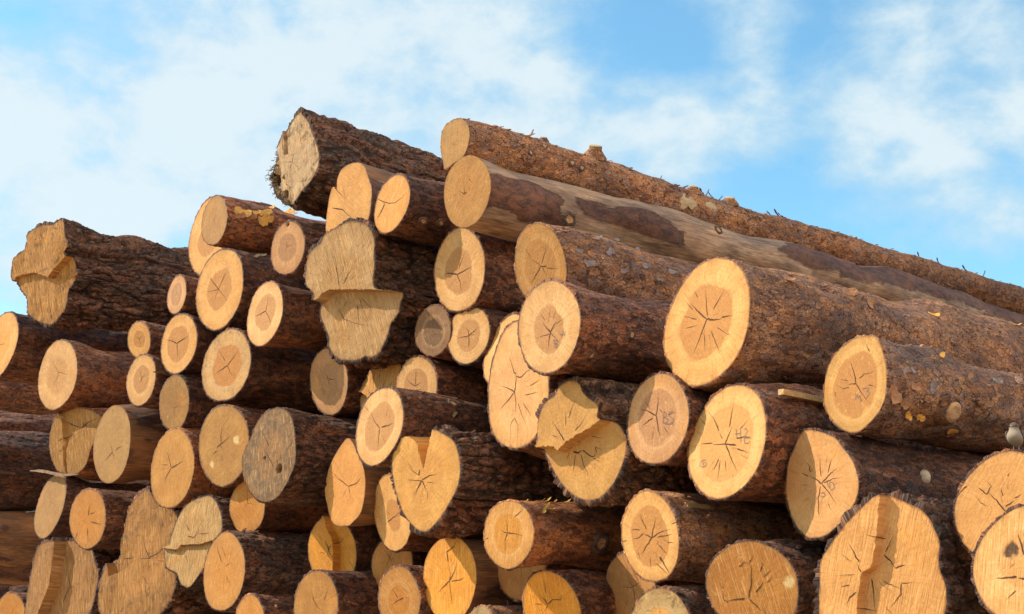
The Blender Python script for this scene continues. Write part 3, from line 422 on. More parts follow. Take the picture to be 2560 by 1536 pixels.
{'id': 'L14', 'loc': (-2.3127, 9.28, 1.7706), 'yaw': -47.94, 'pit': 0, 'tx': 0.079, 'tz': -0.075, 'out': [(0.1775, -0.0176),(0.1793, 0.0071),(0.1777, 0.0318),(0.1726, 0.0559),(0.1644, 0.0789),(0.1534, 0.1003),(0.1401, 0.1202),(0.1247, 0.1381),(0.1073, 0.154),(0.0881, 0.1673),(0.0672, 0.1775),(0.045, 0.1841),(0.0221, 0.1868),(-0.0008, 0.1859),(-0.0233, 0.1819),(-0.0452, 0.1755),(-0.0665, 0.1669),(-0.0871, 0.1565),(-0.107, 0.1438),(-0.1258, 0.1287),(-0.1428, 0.1108),(-0.1572, 0.0902),(-0.1684, 0.0673),(-0.176, 0.0427),(-0.18, 0.0172),(-0.1807, -0.0084),(-0.1782, -0.0338),(-0.1727, -0.0586),(-0.1641, -0.0821),(-0.1525, -0.1039),(-0.1379, -0.1235),(-0.1209, -0.1403),(-0.1019, -0.1541),(-0.0816, -0.165),(-0.0606, -0.1734),(-0.039, -0.1796),(-0.017, -0.1837),(0.0055, -0.1855),(0.0283, -0.1845),(0.0509, -0.1801),(0.0729, -0.1721),(0.0934, -0.1603),(0.1121, -0.1454),(0.1285, -0.1278),(0.1428, -0.1083),(0.1549, -0.0873),(0.1649, -0.0651),(0.1725, -0.0418)], 'bark': 'mid', 'face': 'D', 'label': 'dull narrow log end below the Y-cracked one, shaded at its top', 'hr': 0.0},
{'id': 'L15', 'loc': (-1.3825, 8.2494, 3.1647), 'yaw': -47.94, 'pit': 0, 'tx': 0.0, 'tz': 0.0, 'out': [(0.0199, 0.318),(0.069, 0.2981),(0.1191, 0.2518),(0.169, 0.2014),(0.2036, 0.1369),(0.2494, 0.0611),(0.2894, -0.0308),(0.2783, -0.1094),(0.2207, -0.177),(0.1382, -0.2214),(0.0464, -0.2599),(-0.0163, -0.2735),(-0.098, -0.2509),(-0.1663, -0.2034),(-0.2439, -0.1533),(-0.3001, -0.0651),(-0.3113, -0.0246),(-0.2648, 0.0307),(-0.2276, 0.0974),(-0.1743, 0.1693),(-0.1207, 0.2312),(-0.0503, 0.2787)], 'bark': 'thick', 'face': 'G2', 'label': 'rough grey-barked butt log with mossy top jutting over the pile crest', 'len': 5.0, 'br': 0.95, 'hr': 0, 'tap': 0.012, 'dens': 1.4, 'reg': [(0.04, [(-0.4271, 0.1662),(-0.208, 0.1779),(-0.1649, 0.0254),(-0.1242, -0.0966),(-0.0229, -0.1663),(0.034, -0.3164),(-0.3987, -0.2227)]),(0.02, [(0.0806, 0.2342),(0.0127, 0.0379),(-0.1186, 0.0704),(-0.1383, 0.3785),(0.0757, 0.3196)])], 'fk': [(-0.2461, -0.0692, 0.0497),(-0.3087, -0.0072, 0.0316),(-0.1239, -0.1815, 0.0343),(-0.1077, -0.1005, 0.0271)]},
{'id': 'L16', 'loc': (-0.9663, 7.7893, 2.757), 'yaw': -47.94, 'pit': 0, 'tx': 0.079, 'tz': 0.0, 'out': [(0.0657, 0.232),(0.1238, 0.2016),(0.1572, 0.1467),(0.1775, 0.0994),(0.2018, 0.0429),(0.2008, -0.0419),(0.1793, -0.1393),(0.1126, -0.1942),(-0.0262, -0.2108),(-0.1436, -0.1891),(-0.2046, -0.1473),(-0.2103, -0.0808),(-0.193, 0.0385),(-0.1757, 0.0965),(-0.1507, 0.1282),(-0.1191, 0.0978),(-0.1166, 0.1631),(-0.0822, 0.2171),(-0.018, 0.2378)], 'bark': 'peel2', 'face': 'T', 'label': 'tall smooth orange tan log notched at its left, under the mossy butt', 'len': 7, 'hr': 0.0, 'dens': 1.2, 'pith': (-0.0464, -0.0261), 'crk': [[4, (-0.1515, -0.005),(-0.0591, -0.0322),(-0.0058, -0.0774),(0.0751, -0.1318)], [1.5, (-0.0651, 0.1169),(-0.0362, 0.0412)]]},
{'id': 'L17', 'loc': (-0.6836, 7.475, 2.6541), 'yaw': -47.94, 'pit': 0, 'tx': 0.0, 'tz': 0.075, 'out': [(0.1593, -0.0356),(0.1643, -0.0135),(0.1656, 0.0092),(0.1634, 0.0316),(0.158, 0.0532),(0.15, 0.0736),(0.1397, 0.0927),(0.1275, 0.1102),(0.1135, 0.1261),(0.0976, 0.1399),(0.08, 0.1511),(0.061, 0.1596),(0.0409, 0.165),(0.0204, 0.1676),(-0.0004, 0.1675),(-0.0211, 0.1651),(-0.0416, 0.1604),(-0.0618, 0.1532),(-0.0812, 0.1433),(-0.0992, 0.1305),(-0.1153, 0.1149),(-0.129, 0.0969),(-0.14, 0.077),(-0.1483, 0.0559),(-0.1543, 0.0341),(-0.1582, 0.0118),(-0.16, -0.0107),(-0.1595, -0.0333),(-0.1563, -0.0558),(-0.15, -0.0776),(-0.1403, -0.0979),(-0.1276, -0.116),(-0.1122, -0.1316),(-0.0949, -0.1445),(-0.0762, -0.1546),(-0.0565, -0.1621),(-0.0363, -0.167),(-0.0156, -0.1692),(0.0052, -0.1684),(0.0256, -0.1647),(0.0454, -0.158),(0.0641, -0.1487),(0.0816, -0.1374),(0.098, -0.1243),(0.1133, -0.1098),(0.1275, -0.0937),(0.1403, -0.0761),(0.1511, -0.0566)], 'bark': 'mid', 'face': 'T', 'label': 'orange tan oval log split low on its left, beside the notched one', 'len': 7, 'hr': 0, 'dens': 1.5, 'pith': (-0.0173, 0.0087), 'crk': [[3, (-0.1447, 0.0627),(-0.0869, 0.0327),(-0.0169, 0.0061),(0.0362, 0.0009),(0.0865, 0.0148),(0.1353, 0.0371)], [6, (-0.1344, -0.063),(-0.0988, -0.0283),(-0.0686, 0.0159)]], 'spots': [('knot', 0.125, -0.704, 0.0223),('knot', 0.252, -0.628, 0.0193)]},
{'id': 'L18', 'loc': (-0.31, 6.992, 2.8586), 'yaw': -47.94, 'pit': 0, 'tx': 0.0, 'tz': 0.0, 'out': [(0.024, 0.1225),(0.0827, 0.0988),(0.1179, 0.054),(0.1254, -0.0028),(0.1076, -0.0607),(0.0677, -0.1054),(0.0037, -0.1171),(-0.0728, -0.1356),(-0.0915, -0.09),(-0.1105, -0.0296),(-0.1152, 0.0355),(-0.1005, 0.0878),(-0.053, 0.1193)], 'bark': 'flaky', 'face': 'S', 'label': 'topmost slender flaky-barked log with a teardrop end, ridge of the whole pile', 'len': 8.5, 'hr': 0, 'tap': 0.006, 'dens': 2.2, 'cracks': 0.3, 'bend': 1, 'spots': [('stub', 1.008, 1.123, 0.0372),('knot', 0.43, 0.077, 0.0171),('knot', 0.755, 0.133, 0.0192),('knot', 0.833, 0.1, 0.0193),('sliver', 0.487, 1.123, 0.0434, 70),('sliver', 0.418, 1.126, 0.0141, 90),('sliver', 0.267, 1.127, 0.0217, 10),('baret', 1.729, -0.001, 0.1087),('baret', 1.988, 0.013, 0.0534),('stubf', 0.588, 1.125, 0.0239),('sliver', 2.017, 1.122, 0.0404, 70),('sliver', 2.151, 1.125, 0.0382, 50),('sliver', 1.999, 1.127, 0.0628, 160),('sliver', 1.701, 0.473, 0.0609, -50),('sliver', 1.595, 0.433, 0.0689, 20),('sliver', 1.53, -0.002, 0.0684, 50),('stubf', 1.889, 1.124, 0.0311),('sliver', 1.589, 1.123, 0.0217, 80),('sliver', 2.767, 1.124, 0.0718, 150),('sliver', 2.804, 1.126, 0.0576, 170),('stubf', 2.26, 1.126, 0.0348),('sliver', 2.696, 1.13, 0.0571, 160),('sliver', 2.082, 1.128, 0.0542, 165),('sliver', 5.412, 1.121, 0.0477, 85),('sliver', 4.758, 1.125, 0.0583, 150),('sliver', 4.474, 1.125, 0.0507, 150),('sliver', 5.149, 1.123, 0.0801, 155)]},
{'id': 'L19', 'loc': (-0.239, 6.9206, 2.5604), 'yaw': -47.94, 'pit': 0, 'tx': 0.0, 'tz': -0.075, 'out': [(0.187, -0.0417),(0.1926, -0.0175),(0.1947, 0.0073),(0.1928, 0.0319),(0.1869, 0.0557),(0.1775, 0.0781),(0.165, 0.0987),(0.1503, 0.1175),(0.1339, 0.1345),(0.1158, 0.1498),(0.0962, 0.1634),(0.0749, 0.1748),(0.0521, 0.1835),(0.0279, 0.189),(0.0028, 0.191),(-0.0226, 0.1895),(-0.0479, 0.1846),(-0.0726, 0.1767),(-0.0965, 0.1657),(-0.119, 0.1517),(-0.1395, 0.1345),(-0.1572, 0.1144),(-0.1712, 0.0917),(-0.1811, 0.0671),(-0.1869, 0.0417),(-0.189, 0.0161),(-0.1881, -0.009),(-0.1847, -0.0335),(-0.1792, -0.0573),(-0.1715, -0.0805),(-0.1613, -0.1026),(-0.1481, -0.1233),(-0.132, -0.1419),(-0.113, -0.1577),(-0.0919, -0.1706),(-0.0691, -0.1803),(-0.0451, -0.187),(-0.0205, -0.1909),(0.0046, -0.1918),(0.0298, -0.1896),(0.0546, -0.1839),(0.0785, -0.1747),(0.1007, -0.162),(0.1208, -0.1463),(0.1386, -0.1283),(0.1541, -0.1085),(0.1673, -0.0873),(0.1784, -0.065)], 'bark': 'peel', 'face': 'U', 'label': 'long half-peeled log with bare grey wood, second from the top', 'len': 9, 'hr': 0, 'tap': 0.008, 'dens': 2.0, 'pith': (-0.0194, -0.0033), 'crk': [[4, (-0.0697, 0.0193),(-0.0364, 0.0005),(-0.02, -0.0107),(-0.0022, -0.0033)], [1.5, (-0.0255, 0.0666),(-0.0177, 0.0191),(-0.02, -0.0107)], [1.5, (0.0202, 0.0637),(0.052, 0.0337)]], 'spots': [('knot', 0.602, -0.414, 0.0346),('knot', 1.831, 0.402, 0.0258)]},
{'id': 'L20', 'loc': (-0.977, 7.7982, 2.2163), 'yaw': -47.94, 'pit': 0, 'tx': 0.05, 'tz': -0.15, 'out': [(0.1723, 0.3793),(0.256, 0.3403),(0.2922, 0.2889),(0.302, 0.2306),(0.2872, 0.1768),(0.2835, 0.113),(0.2619, -0.0162),(0.4186, -0.0614),(0.3975, -0.1177),(0.3578, -0.1754),(0.2948, -0.2222),(0.2619, -0.2737),(0.1794, -0.3591),(0.1053, -0.3861),(0.0365, -0.3736),(-0.0173, -0.3849),(-0.0957, -0.3819),(-0.2252, -0.3536),(-0.2824, -0.2838),(-0.2815, -0.2207),(-0.3171, -0.1402),(-0.342, -0.0775),(-0.3206, -0.0298),(-0.3019, 0.0012),(-0.2919, 0.0362),(-0.3535, 0.0883),(-0.3622, 0.1406),(-0.3422, 0.2053),(-0.3113, 0.268),(-0.2506, 0.2996),(-0.1784, 0.3203),(-0.1436, 0.3538),(-0.0727, 0.374),(0.0637, 0.3937)], 'bark': 'thick', 'face': 'B', 'label': 'large broken butt, upper half overhanging a recessed lower half', 'br': 0.85, 'hr': 0.0, 'dens': 1.4, 'reg': [(0.07, [(-0.2573, -0.007),(-0.2253, 0.0216),(-0.155, 0.0357),(-0.0243, 0.015),(0.0294, 0.0079),(0.2791, -0.0348),(0.6342, -0.0909),(0.5594, -0.5663),(-0.59, -0.4372),(-0.4576, -0.1256),(-0.4367, 0.0077)])], 'pith': (-0.0534, 0.0276), 'crk': [[3, (-0.0648, 0.21),(-0.0573, 0.1299),(-0.0518, 0.0379)], [1.5, (0.0328, 0.1971),(-0.0055, 0.1212)], [2.5, (0.108, 0.1349),(0.0433, 0.0966),(-0.0104, 0.0478)], [1.5, (0.1252, 0.0789),(0.0638, 0.0604)], [1.5, (-0.1466, 0.1616),(-0.1134, 0.1143)], [2, (0.0361, -0.0338),(0.0527, -0.0939),(0.097, -0.1821)], [2, (0.0615, -0.0377),(0.1058, -0.0854),(0.1528, -0.1128)], [2, (0.0106, -0.0711),(0.0133, -0.1374),(0.0108, -0.1946)], [2, (-0.1687, -0.0694),(-0.1251, -0.1341),(-0.0251, -0.1731),(0.1247, -0.2104)], [1.5, (-0.169, 0.0145),(-0.1992, -0.0481)], [1.5, (-0.0694, -0.0342),(-0.1423, -0.0733)]]},
{'id': 'L21', 'loc': (-0.2911, 7.3321, 2.2321), 'yaw': -47.94, 'pit': 0, 'tx': 0.0, 'tz': -0.075, 'out': [(0.2119, -0.0381),(0.2149, -0.0097),(0.2149, 0.0192),(0.2113, 0.048),(0.2041, 0.0764),(0.193, 0.1036),(0.1785, 0.1292),(0.1609, 0.1528),(0.1407, 0.1743),(0.1181, 0.1934),(0.0933, 0.2098),(0.0665, 0.2226),(0.038, 0.2312),(0.0085, 0.2348),(-0.0209, 0.233),(-0.0494, 0.2261),(-0.0763, 0.2148),(-0.1011, 0.2001),(-0.124, 0.183),(-0.1451, 0.1639),(-0.1644, 0.1428),(-0.1816, 0.1197),(-0.1962, 0.0944),(-0.2074, 0.067),(-0.2147, 0.0379),(-0.2179, 0.0079),(-0.2169, -0.0225),(-0.2122, -0.0527),(-0.204, -0.0822),(-0.1924, -0.1105),(-0.1772, -0.1373),(-0.1584, -0.1616),(-0.1363, -0.1826),(-0.1113, -0.1995),(-0.0843, -0.2121),(-0.0562, -0.2205),(-0.0277, -0.2251),(0.0007, -0.2264),(0.0288, -0.2248),(0.0565, -0.2202),(0.0836, -0.2124),(0.1093, -0.2009),(0.1331, -0.1854),(0.1542, -0.1662),(0.172, -0.1439),(0.1865, -0.1193),(0.1978, -0.0931),(0.2062, -0.066)], 'bark': 'mid', 'face': 'P', 'label': 'pale oval log with dark crack star below the second-highest long log', 'hr': 0.55, 'dens': 1.3, 'pith': (-0.0182, -0.0219), 'crk': [[5, (-0.1288, 0.0015),(-0.0777, -0.0043),(-0.0182, -0.0219)], [4, (-0.0182, -0.0219),(0.0427, -0.0115),(0.1031, 0.0012)], [3, (-0.0182, -0.0219),(0.0023, -0.0686),(0.0082, -0.1166)], [1.5, (0.0498, 0.0798),(0.0166, 0.0387),(-0.0039, 0.0071)]]},
{'id': 'L22', 'loc': (0.1373, 6.5626, 2.07), 'yaw': -47.94, 'pit': 0, 'tx': -0.079, 'tz': -0.225, 'out': [(0.1934, -0.0363),(0.1941, -0.0112),(0.1923, 0.0136),(0.1881, 0.0383),(0.1817, 0.0626),(0.1728, 0.0865),(0.1609, 0.1095),(0.146, 0.1309),(0.128, 0.1502),(0.1073, 0.1668),(0.0846, 0.1804),(0.0602, 0.191),(0.0347, 0.1986),(0.0085, 0.2029),(-0.0181, 0.2036),(-0.0444, 0.2003),(-0.0698, 0.1928),(-0.0933, 0.1813),(-0.1145, 0.1661),(-0.1329, 0.1481),(-0.1488, 0.1281),(-0.1624, 0.1069),(-0.1741, 0.0845),(-0.1839, 0.0611),(-0.1913, 0.0366),(-0.1957, 0.0108),(-0.1964, -0.0156),(-0.193, -0.0422),(-0.1854, -0.0681),(-0.174, -0.0927),(-0.1594, -0.1155),(-0.142, -0.1364),(-0.1224, -0.155),(-0.1006, -0.1711),(-0.077, -0.1842),(-0.0519, -0.1937),(-0.0259, -0.1992),(0.0004, -0.2008),(0.0262, -0.1985),(0.0512, -0.1931),(0.0752, -0.1849),(0.0979, -0.1744),(0.1193, -0.1616),(0.1391, -0.1462),(0.1566, -0.1283),(0.1711, -0.1078),(0.1822, -0.0852),(0.1896, -0.0611)], 'bark': 'flaky', 'face': 'U', 'label': 'brownish shaded log with very flaky grey and orange bark, centre', 'len': 7, 'hr': 0.62, 'dens': 2, 'pith': (0.0078, -0.0063), 'crk': [[3, (-0.1083, -0.0853),(-0.0406, -0.0421),(0.0078, -0.0063)], [3, (-0.0574, 0.0406),(-0.0194, 0.0161),(0.0078, -0.0063),(0.049, -0.0161)], [2, (0.0473, -0.0226),(0.1387, -0.0445)], [2, (0.0157, 0.0025),(0.0574, 0.0561),(0.0765, 0.0865)], [2, (-0.0922, 0.0995),(-0.0601, 0.0516)], [1.5, (0.013, -0.0073),(0.0417, -0.064)]], 'spots': [('flake', 0.142, -0.033, 0.031, 'g'),('flake', 0.32, 0.428, 0.0268, 'g'),('flake', 0.091, 0.26, 0.0192, 'g'),('flake', 0.381, -0.052, 0.0247, 'g'),('flake', 0.557, 0.274, 0.0252, 'g'),('flake', 0.748, 0.241, 0.0257, 'g'),('flake', 0.643, -0.026, 0.0218, 'g'),('flake', 0.479, 1.202, 0.0218, 'g'),('flake', 0.631, 1.194, 0.0221, 'g'),('flake', 0.292, 0.861, 0.0213, 'g'),('flake', 0.166, -0.229, 0.0207, 'o'),('flake', 0.482, -0.304, 0.0214, 'o')]},
{'id': 'L23', 'loc': (0.1678, 6.1768, 1.6839), 'yaw': -47.94, 'pit': 0, 'tx': -0.079, 'tz': 0.0, 'out': [(0.2234, -0.0364),(0.2267, -0.0081),(0.2256, 0.0207),(0.2197, 0.0492),(0.2091, 0.0764),(0.1944, 0.1017),(0.1764, 0.1245),(0.1559, 0.1448),(0.1338, 0.1627),(0.1103, 0.1786),(0.0854, 0.1922),(0.0592, 0.2033),(0.0318, 0.2113),(0.0034, 0.2156),(-0.0253, 0.2161),(-0.0539, 0.2127),(-0.0819, 0.2057),(-0.1089, 0.1953),(-0.1346, 0.1816),(-0.1586, 0.1646),(-0.18, 0.144),(-0.1978, 0.1201),(-0.2112, 0.0933),(-0.2196, 0.0644),(-0.223, 0.0344),(-0.2219, 0.0044),(-0.2171, -0.025),(-0.2092, -0.0536),(-0.1987, -0.0812),(-0.1854, -0.1075),(-0.1691, -0.1323),(-0.1497, -0.1549),(-0.1272, -0.1744),(-0.1022, -0.1902),(-0.0753, -0.2022),(-0.0475, -0.2104),(-0.0192, -0.2151),(0.0091, -0.2167),(0.0372, -0.2153),(0.0648, -0.2108),(0.0915, -0.2028),(0.1168, -0.1912),(0.1399, -0.176),(0.1606, -0.1578),(0.1785, -0.137),(0.1938, -0.1141),(0.2065, -0.0896),(0.2165, -0.0637)], 'bark': 'mid', 'face': 'P', 'label': 'large pale log with star crack and pencil letters in small round heart', 'len': 7, 'hr': 0.5, 'dens': 2, 'pith': (0.0147, -0.0283), 'crk': [[5, (-0.0443, 0.0253),(-0.0106, -0.0065),(0.0147, -0.0302)], [4, (0.0147, -0.0302),(0.0403, -0.0015),(0.0657, 0.0141)], [4, (0.0147, -0.0302),(0.0042, -0.0647),(-0.0013, -0.1064)], [2, (0.0147, -0.0302),(0.0548, -0.0658),(0.0944, -0.0977)], [2, (-0.0988, -0.0425),(-0.0365, -0.0388),(0.0095, -0.036)], [1.5, (-0.0564, 0.0738),(-0.0257, 0.0322)], [1.5, (0.0051, 0.0404),(0.0158, 0.0849)], [1.5, (0.0356, 0.0288),(0.0583, 0.0776)], [1.5, (0.0605, 0.0019),(0.1158, 0.0223)]], 'pen': [[(0.0802, -0.0384),(0.087, -0.0525),(0.1168, -0.0558)], [(0.1071, -0.0361),(0.0948, -0.0667)], [(0.1199, -0.042),(0.1147, -0.0671)], [(0.0396, -0.0687),(0.0463, -0.1036)], [(0.0396, -0.0687),(0.0647, -0.0751),(0.0596, -0.086),(0.0445, -0.087),(0.0695, -0.0953),(0.0644, -0.1075),(0.0463, -0.1049)]], 'spots': [('knot', 0.35, -0.102, 0.0197),('knot', 0.129, -0.737, 0.0179)]},
{'id': 'L24', 'loc': (0.8393, 5.7905, 1.6274), 'yaw': -47.94, 'pit': 0, 'tx': -0.157, 'tz': 0.15, 'out': [(0.2672, -0.0491),(0.2696, -0.015),(0.2692, 0.0189),(0.266, 0.0527),(0.2598, 0.0863),(0.25, 0.1196),(0.2357, 0.1518),(0.2168, 0.1819),(0.1932, 0.2091),(0.1656, 0.2325),(0.1346, 0.252),(0.1011, 0.2673),(0.0655, 0.2782),(0.0284, 0.2844),(-0.0095, 0.2854),(-0.0474, 0.2805),(-0.0842, 0.2697),(-0.1188, 0.253),(-0.1504, 0.2315),(-0.1786, 0.2061),(-0.2036, 0.178),(-0.2257, 0.1478),(-0.2449, 0.1157),(-0.2607, 0.0816),(-0.2724, 0.0457),(-0.2788, 0.0083),(-0.2792, -0.0296),(-0.2733, -0.0669),(-0.2616, -0.1025),(-0.2451, -0.1359),(-0.2247, -0.1666),(-0.201, -0.1945),(-0.1746, -0.2196),(-0.1453, -0.2414),(-0.1134, -0.2592),(-0.0792, -0.2723),(-0.0435, -0.2801),(-0.0069, -0.2825),(0.0294, -0.2799),(0.0651, -0.2727),(0.0995, -0.2615),(0.1324, -0.2465),(0.1632, -0.2277),(0.1913, -0.2051),(0.2158, -0.1786),(0.2358, -0.1489),(0.2509, -0.1167),(0.2612, -0.0832)], 'bark': 'flaky', 'face': 'P', 'label': 'largest clean pale log end, wide cracked heart, flaky bark, right of centre', 'len': 8, 'hr': 0.6, 'dens': 2.4, 'pith': (0.0044, 0.0113), 'crk': [[7, (0.0044, 0.0113),(0.0503, 0.0006),(0.0994, -0.0044)], [4, (0.0988, 0.002),(0.1382, 0.0011),(0.1705, -0.0029)], [6, (-0.1109, 0.104),(-0.0697, 0.066),(0.0044, 0.0113)], [2.5, (-0.1401, 0.1134),(-0.0935, 0.0723)], [4, (0.0044, 0.0113),(-0.022, -0.041),(-0.0481, -0.0965),(-0.0688, -0.1341)], [3, (-0.0183, 0.1461),(-0.0049, 0.0764),(0.0059, 0.0236)], [3, (0.1067, 0.1246),(0.0731, 0.087),(0.0412, 0.0475)], [3, (0.0372, -0.0478),(0.0689, -0.0998),(0.1037, -0.1607)], [3, (-0.154, 0.0511),(-0.1084, 0.0377),(-0.0632, 0.022)], [2, (-0.1554, -0.0042),(-0.0805, -0.0069)], [2, (0.0763, -0.0389),(0.1229, -0.0686),(0.1696, -0.0887)], [2, (-0.0023, -0.0569),(0.0036, -0.1328)], [2, (-0.0936, 0.161),(-0.0664, 0.1233)], [1.5, (-0.0213, -0.0474),(0.0026, -0.0608)]], 'spots': [('sliver', 0.507, 0.636, 0.0445, -15),('flake', 0.695, 0.645, 0.038, 'o'),('flake', 0.29, 0.714, 0.0289, 'o'),('flake', 1.485, 0.792, 0.0294, 'y'),('flake', 2.486, 1.182, 0.0208, 'y'),('flake', 1.524, 0.66, 0.0253, 'o'),('flake', 0.827, 0.498, 0.0308, 'o')]},
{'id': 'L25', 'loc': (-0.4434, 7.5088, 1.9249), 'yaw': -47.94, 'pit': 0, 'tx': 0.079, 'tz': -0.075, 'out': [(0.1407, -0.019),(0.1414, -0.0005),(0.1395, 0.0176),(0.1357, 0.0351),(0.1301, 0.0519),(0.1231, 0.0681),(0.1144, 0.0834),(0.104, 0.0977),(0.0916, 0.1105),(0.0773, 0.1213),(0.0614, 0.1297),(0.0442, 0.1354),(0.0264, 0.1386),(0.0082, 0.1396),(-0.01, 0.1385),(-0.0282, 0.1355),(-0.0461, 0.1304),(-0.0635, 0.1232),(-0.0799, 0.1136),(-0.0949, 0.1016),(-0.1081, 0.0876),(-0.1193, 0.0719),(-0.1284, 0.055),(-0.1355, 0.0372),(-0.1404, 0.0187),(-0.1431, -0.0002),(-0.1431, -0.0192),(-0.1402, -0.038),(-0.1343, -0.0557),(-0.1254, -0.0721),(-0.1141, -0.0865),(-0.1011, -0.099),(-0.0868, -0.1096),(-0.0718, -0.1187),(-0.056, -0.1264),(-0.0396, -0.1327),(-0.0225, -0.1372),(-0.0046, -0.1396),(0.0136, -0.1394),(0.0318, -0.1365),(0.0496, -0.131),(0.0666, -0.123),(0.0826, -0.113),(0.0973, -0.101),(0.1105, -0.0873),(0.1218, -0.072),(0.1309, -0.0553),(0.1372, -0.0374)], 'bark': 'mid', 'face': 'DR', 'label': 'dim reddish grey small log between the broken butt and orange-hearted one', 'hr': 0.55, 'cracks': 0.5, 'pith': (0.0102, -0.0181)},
{'id': 'L26', 'loc': (-0.2379, 7.323, 1.8653), 'yaw': -47.94, 'pit': 0, 'tx': 0.079, 'tz': 0.0, 'out': [(0.1594, -0.0216),(0.1612, -0.0017),(0.1604, 0.0184),(0.1572, 0.0385),(0.1514, 0.0582),(0.1429, 0.0773),(0.1315, 0.095),(0.1173, 0.1108),(0.1006, 0.1243),(0.0821, 0.1349),(0.0623, 0.1429),(0.0419, 0.1483),(0.0212, 0.1517),(0.0004, 0.1531),(-0.0205, 0.1526),(-0.0413, 0.1497),(-0.0616, 0.1443),(-0.0809, 0.136),(-0.0986, 0.1248),(-0.1142, 0.1111),(-0.1275, 0.0954),(-0.1385, 0.0781),(-0.1474, 0.0598),(-0.1542, 0.0407),(-0.1587, 0.0208),(-0.1606, 0.0004),(-0.1596, -0.0201),(-0.1555, -0.0405),(-0.1483, -0.0601),(-0.1384, -0.0786),(-0.1261, -0.0957),(-0.1119, -0.1114),(-0.096, -0.1254),(-0.0783, -0.1376),(-0.0591, -0.1475),(-0.0386, -0.1546),(-0.0173, -0.1582),(0.0043, -0.1583),(0.0253, -0.1551),(0.0453, -0.1489),(0.064, -0.1405),(0.0814, -0.1305),(0.0976, -0.1191),(0.1126, -0.1064),(0.1262, -0.0923),(0.1381, -0.0766),(0.1478, -0.0594),(0.1549, -0.0409)], 'bark': 'mid', 'face': 'P', 'label': 'round bright orange-hearted log touching the dim reddish grey one', 'hr': 0.55, 'pith': (0.0034, -0.0054), 'crk': [[3, (-0.0264, 0.0493),(0.0032, 0.0179),(0.0034, -0.0054)], [2.5, (0.0034, -0.0054),(0.0388, 0.0131),(0.0815, 0.0345)], [3, (0.0034, -0.0054),(0.006, -0.0446),(0.0019, -0.0752)], [2.5, (-0.0805, -0.0061),(-0.0422, -0.0056),(0.0034, -0.0054)]]},
{'id': 'L27', 'loc': (-0.0405, 7.097, 1.7466), 'yaw': -47.94, 'pit': 0, 'tx': -0.157, 'tz': 0.3, 'out': [(0.1822, -0.0307),(0.1839, -0.0071),(0.1833, 0.0164),(0.1803, 0.0396),(0.1748, 0.0624),(0.1665, 0.0843),(0.1553, 0.1051),(0.1413, 0.1242),(0.1248, 0.1413),(0.1062, 0.1564),(0.0858, 0.1694),(0.0636, 0.1802),(0.04, 0.1882),(0.015, 0.193),(-0.0107, 0.1938),(-0.0364, 0.1901),(-0.0612, 0.182),(-0.0842, 0.1698),(-0.1051, 0.1545),(-0.1236, 0.1367),(-0.1399, 0.1174),(-0.1541, 0.0967),(-0.1663, 0.0749),(-0.176, 0.052),(-0.1828, 0.028),(-0.1861, 0.0033),(-0.1858, -0.0215),(-0.1819, -0.0459),(-0.1748, -0.0693),(-0.1648, -0.0916),(-0.1524, -0.1125),(-0.1375, -0.1318),(-0.1202, -0.1491),(-0.1006, -0.1638),(-0.0789, -0.1753),(-0.0555, -0.1833),(-0.0313, -0.1876),(-0.0068, -0.1886),(0.0176, -0.1865),(0.0416, -0.182),(0.0651, -0.175),(0.0878, -0.1656),(0.1093, -0.1534),(0.129, -0.1382),(0.1461, -0.1202),(0.1602, -0.0997),(0.1707, -0.0775),(0.178, -0.0543)], 'bark': 'mid', 'face': 'P', 'label': 'pale log mostly hidden behind the tall cracked oval', 'hr': 0.5, 'crk': [[3, (-0.0793, 0.0825),(-0.0242, 0.0417),(0.0006, 0.0141)], [2, (-0.0943, 0.0296),(-0.0131, -0.0016)]]},
{'id': 'L28', 'loc': (0.0284, 6.634, 1.4803), 'yaw': -47.94, 'pit': 0, 'tx': -0.236, 'tz': 0.0, 'out': [(-0.0938, 0.3136),(0.0325, 0.319),(0.1678, 0.2596),(0.259, 0.1819),(0.2902, 0.0889),(0.2882, -0.0981),(0.2682, -0.1753),(0.1903, -0.2528),(0.098, -0.2968),(-0.01, -0.3063),(-0.0791, -0.2961),(-0.1781, -0.2619),(-0.2508, -0.205),(-0.2881, -0.1226),(-0.2962, -0.0283),(-0.2894, 0.0645),(-0.253, 0.1603),(-0.1801, 0.2568)], 'bark': 'mid', 'face': 'P2', 'label': 'tall oval log riddled with radial cracks, below the large central pencilled one', 'hr': 0.0, 'pith': (-0.0304, -0.0283), 'crk': [[4, (-0.0865, 0.1555),(-0.0583, 0.1158),(-0.0373, 0.0704),(-0.0164, 0.0603)], [5, (-0.0123, 0.0597),(-0.0206, 0.0121),(-0.0304, -0.0283)], [4, (-0.0123, 0.0458),(0.0318, 0.0359),(0.0794, 0.0531),(0.1292, 0.0649)], [4, (-0.1788, -0.0967),(-0.1145, -0.0696),(-0.0304, -0.0283)], [3, (-0.0304, -0.0283),(-0.0166, -0.0857),(-0.0263, -0.1536)], [4, (-0.1648, 0.0218),(-0.1005, 0.0023),(-0.0304, -0.0283)], [2.5, (0.0518, -0.0944),(0.0988, -0.1345),(0.141, -0.1768)], [2.5, (0.1194, -0.0179),(0.2118, -0.0018)], [2, (0.0041, -0.0883),(0.0381, -0.1476),(0.0784, -0.2)], [2, (0.0722, -0.056),(0.1983, -0.0593)], [2, (-0.0305, -0.1566),(-0.0722, -0.1829),(-0.0722, -0.2934)], [2, (-0.0305, -0.1566),(0.0038, -0.1984),(-0.0032, -0.3002)]]},
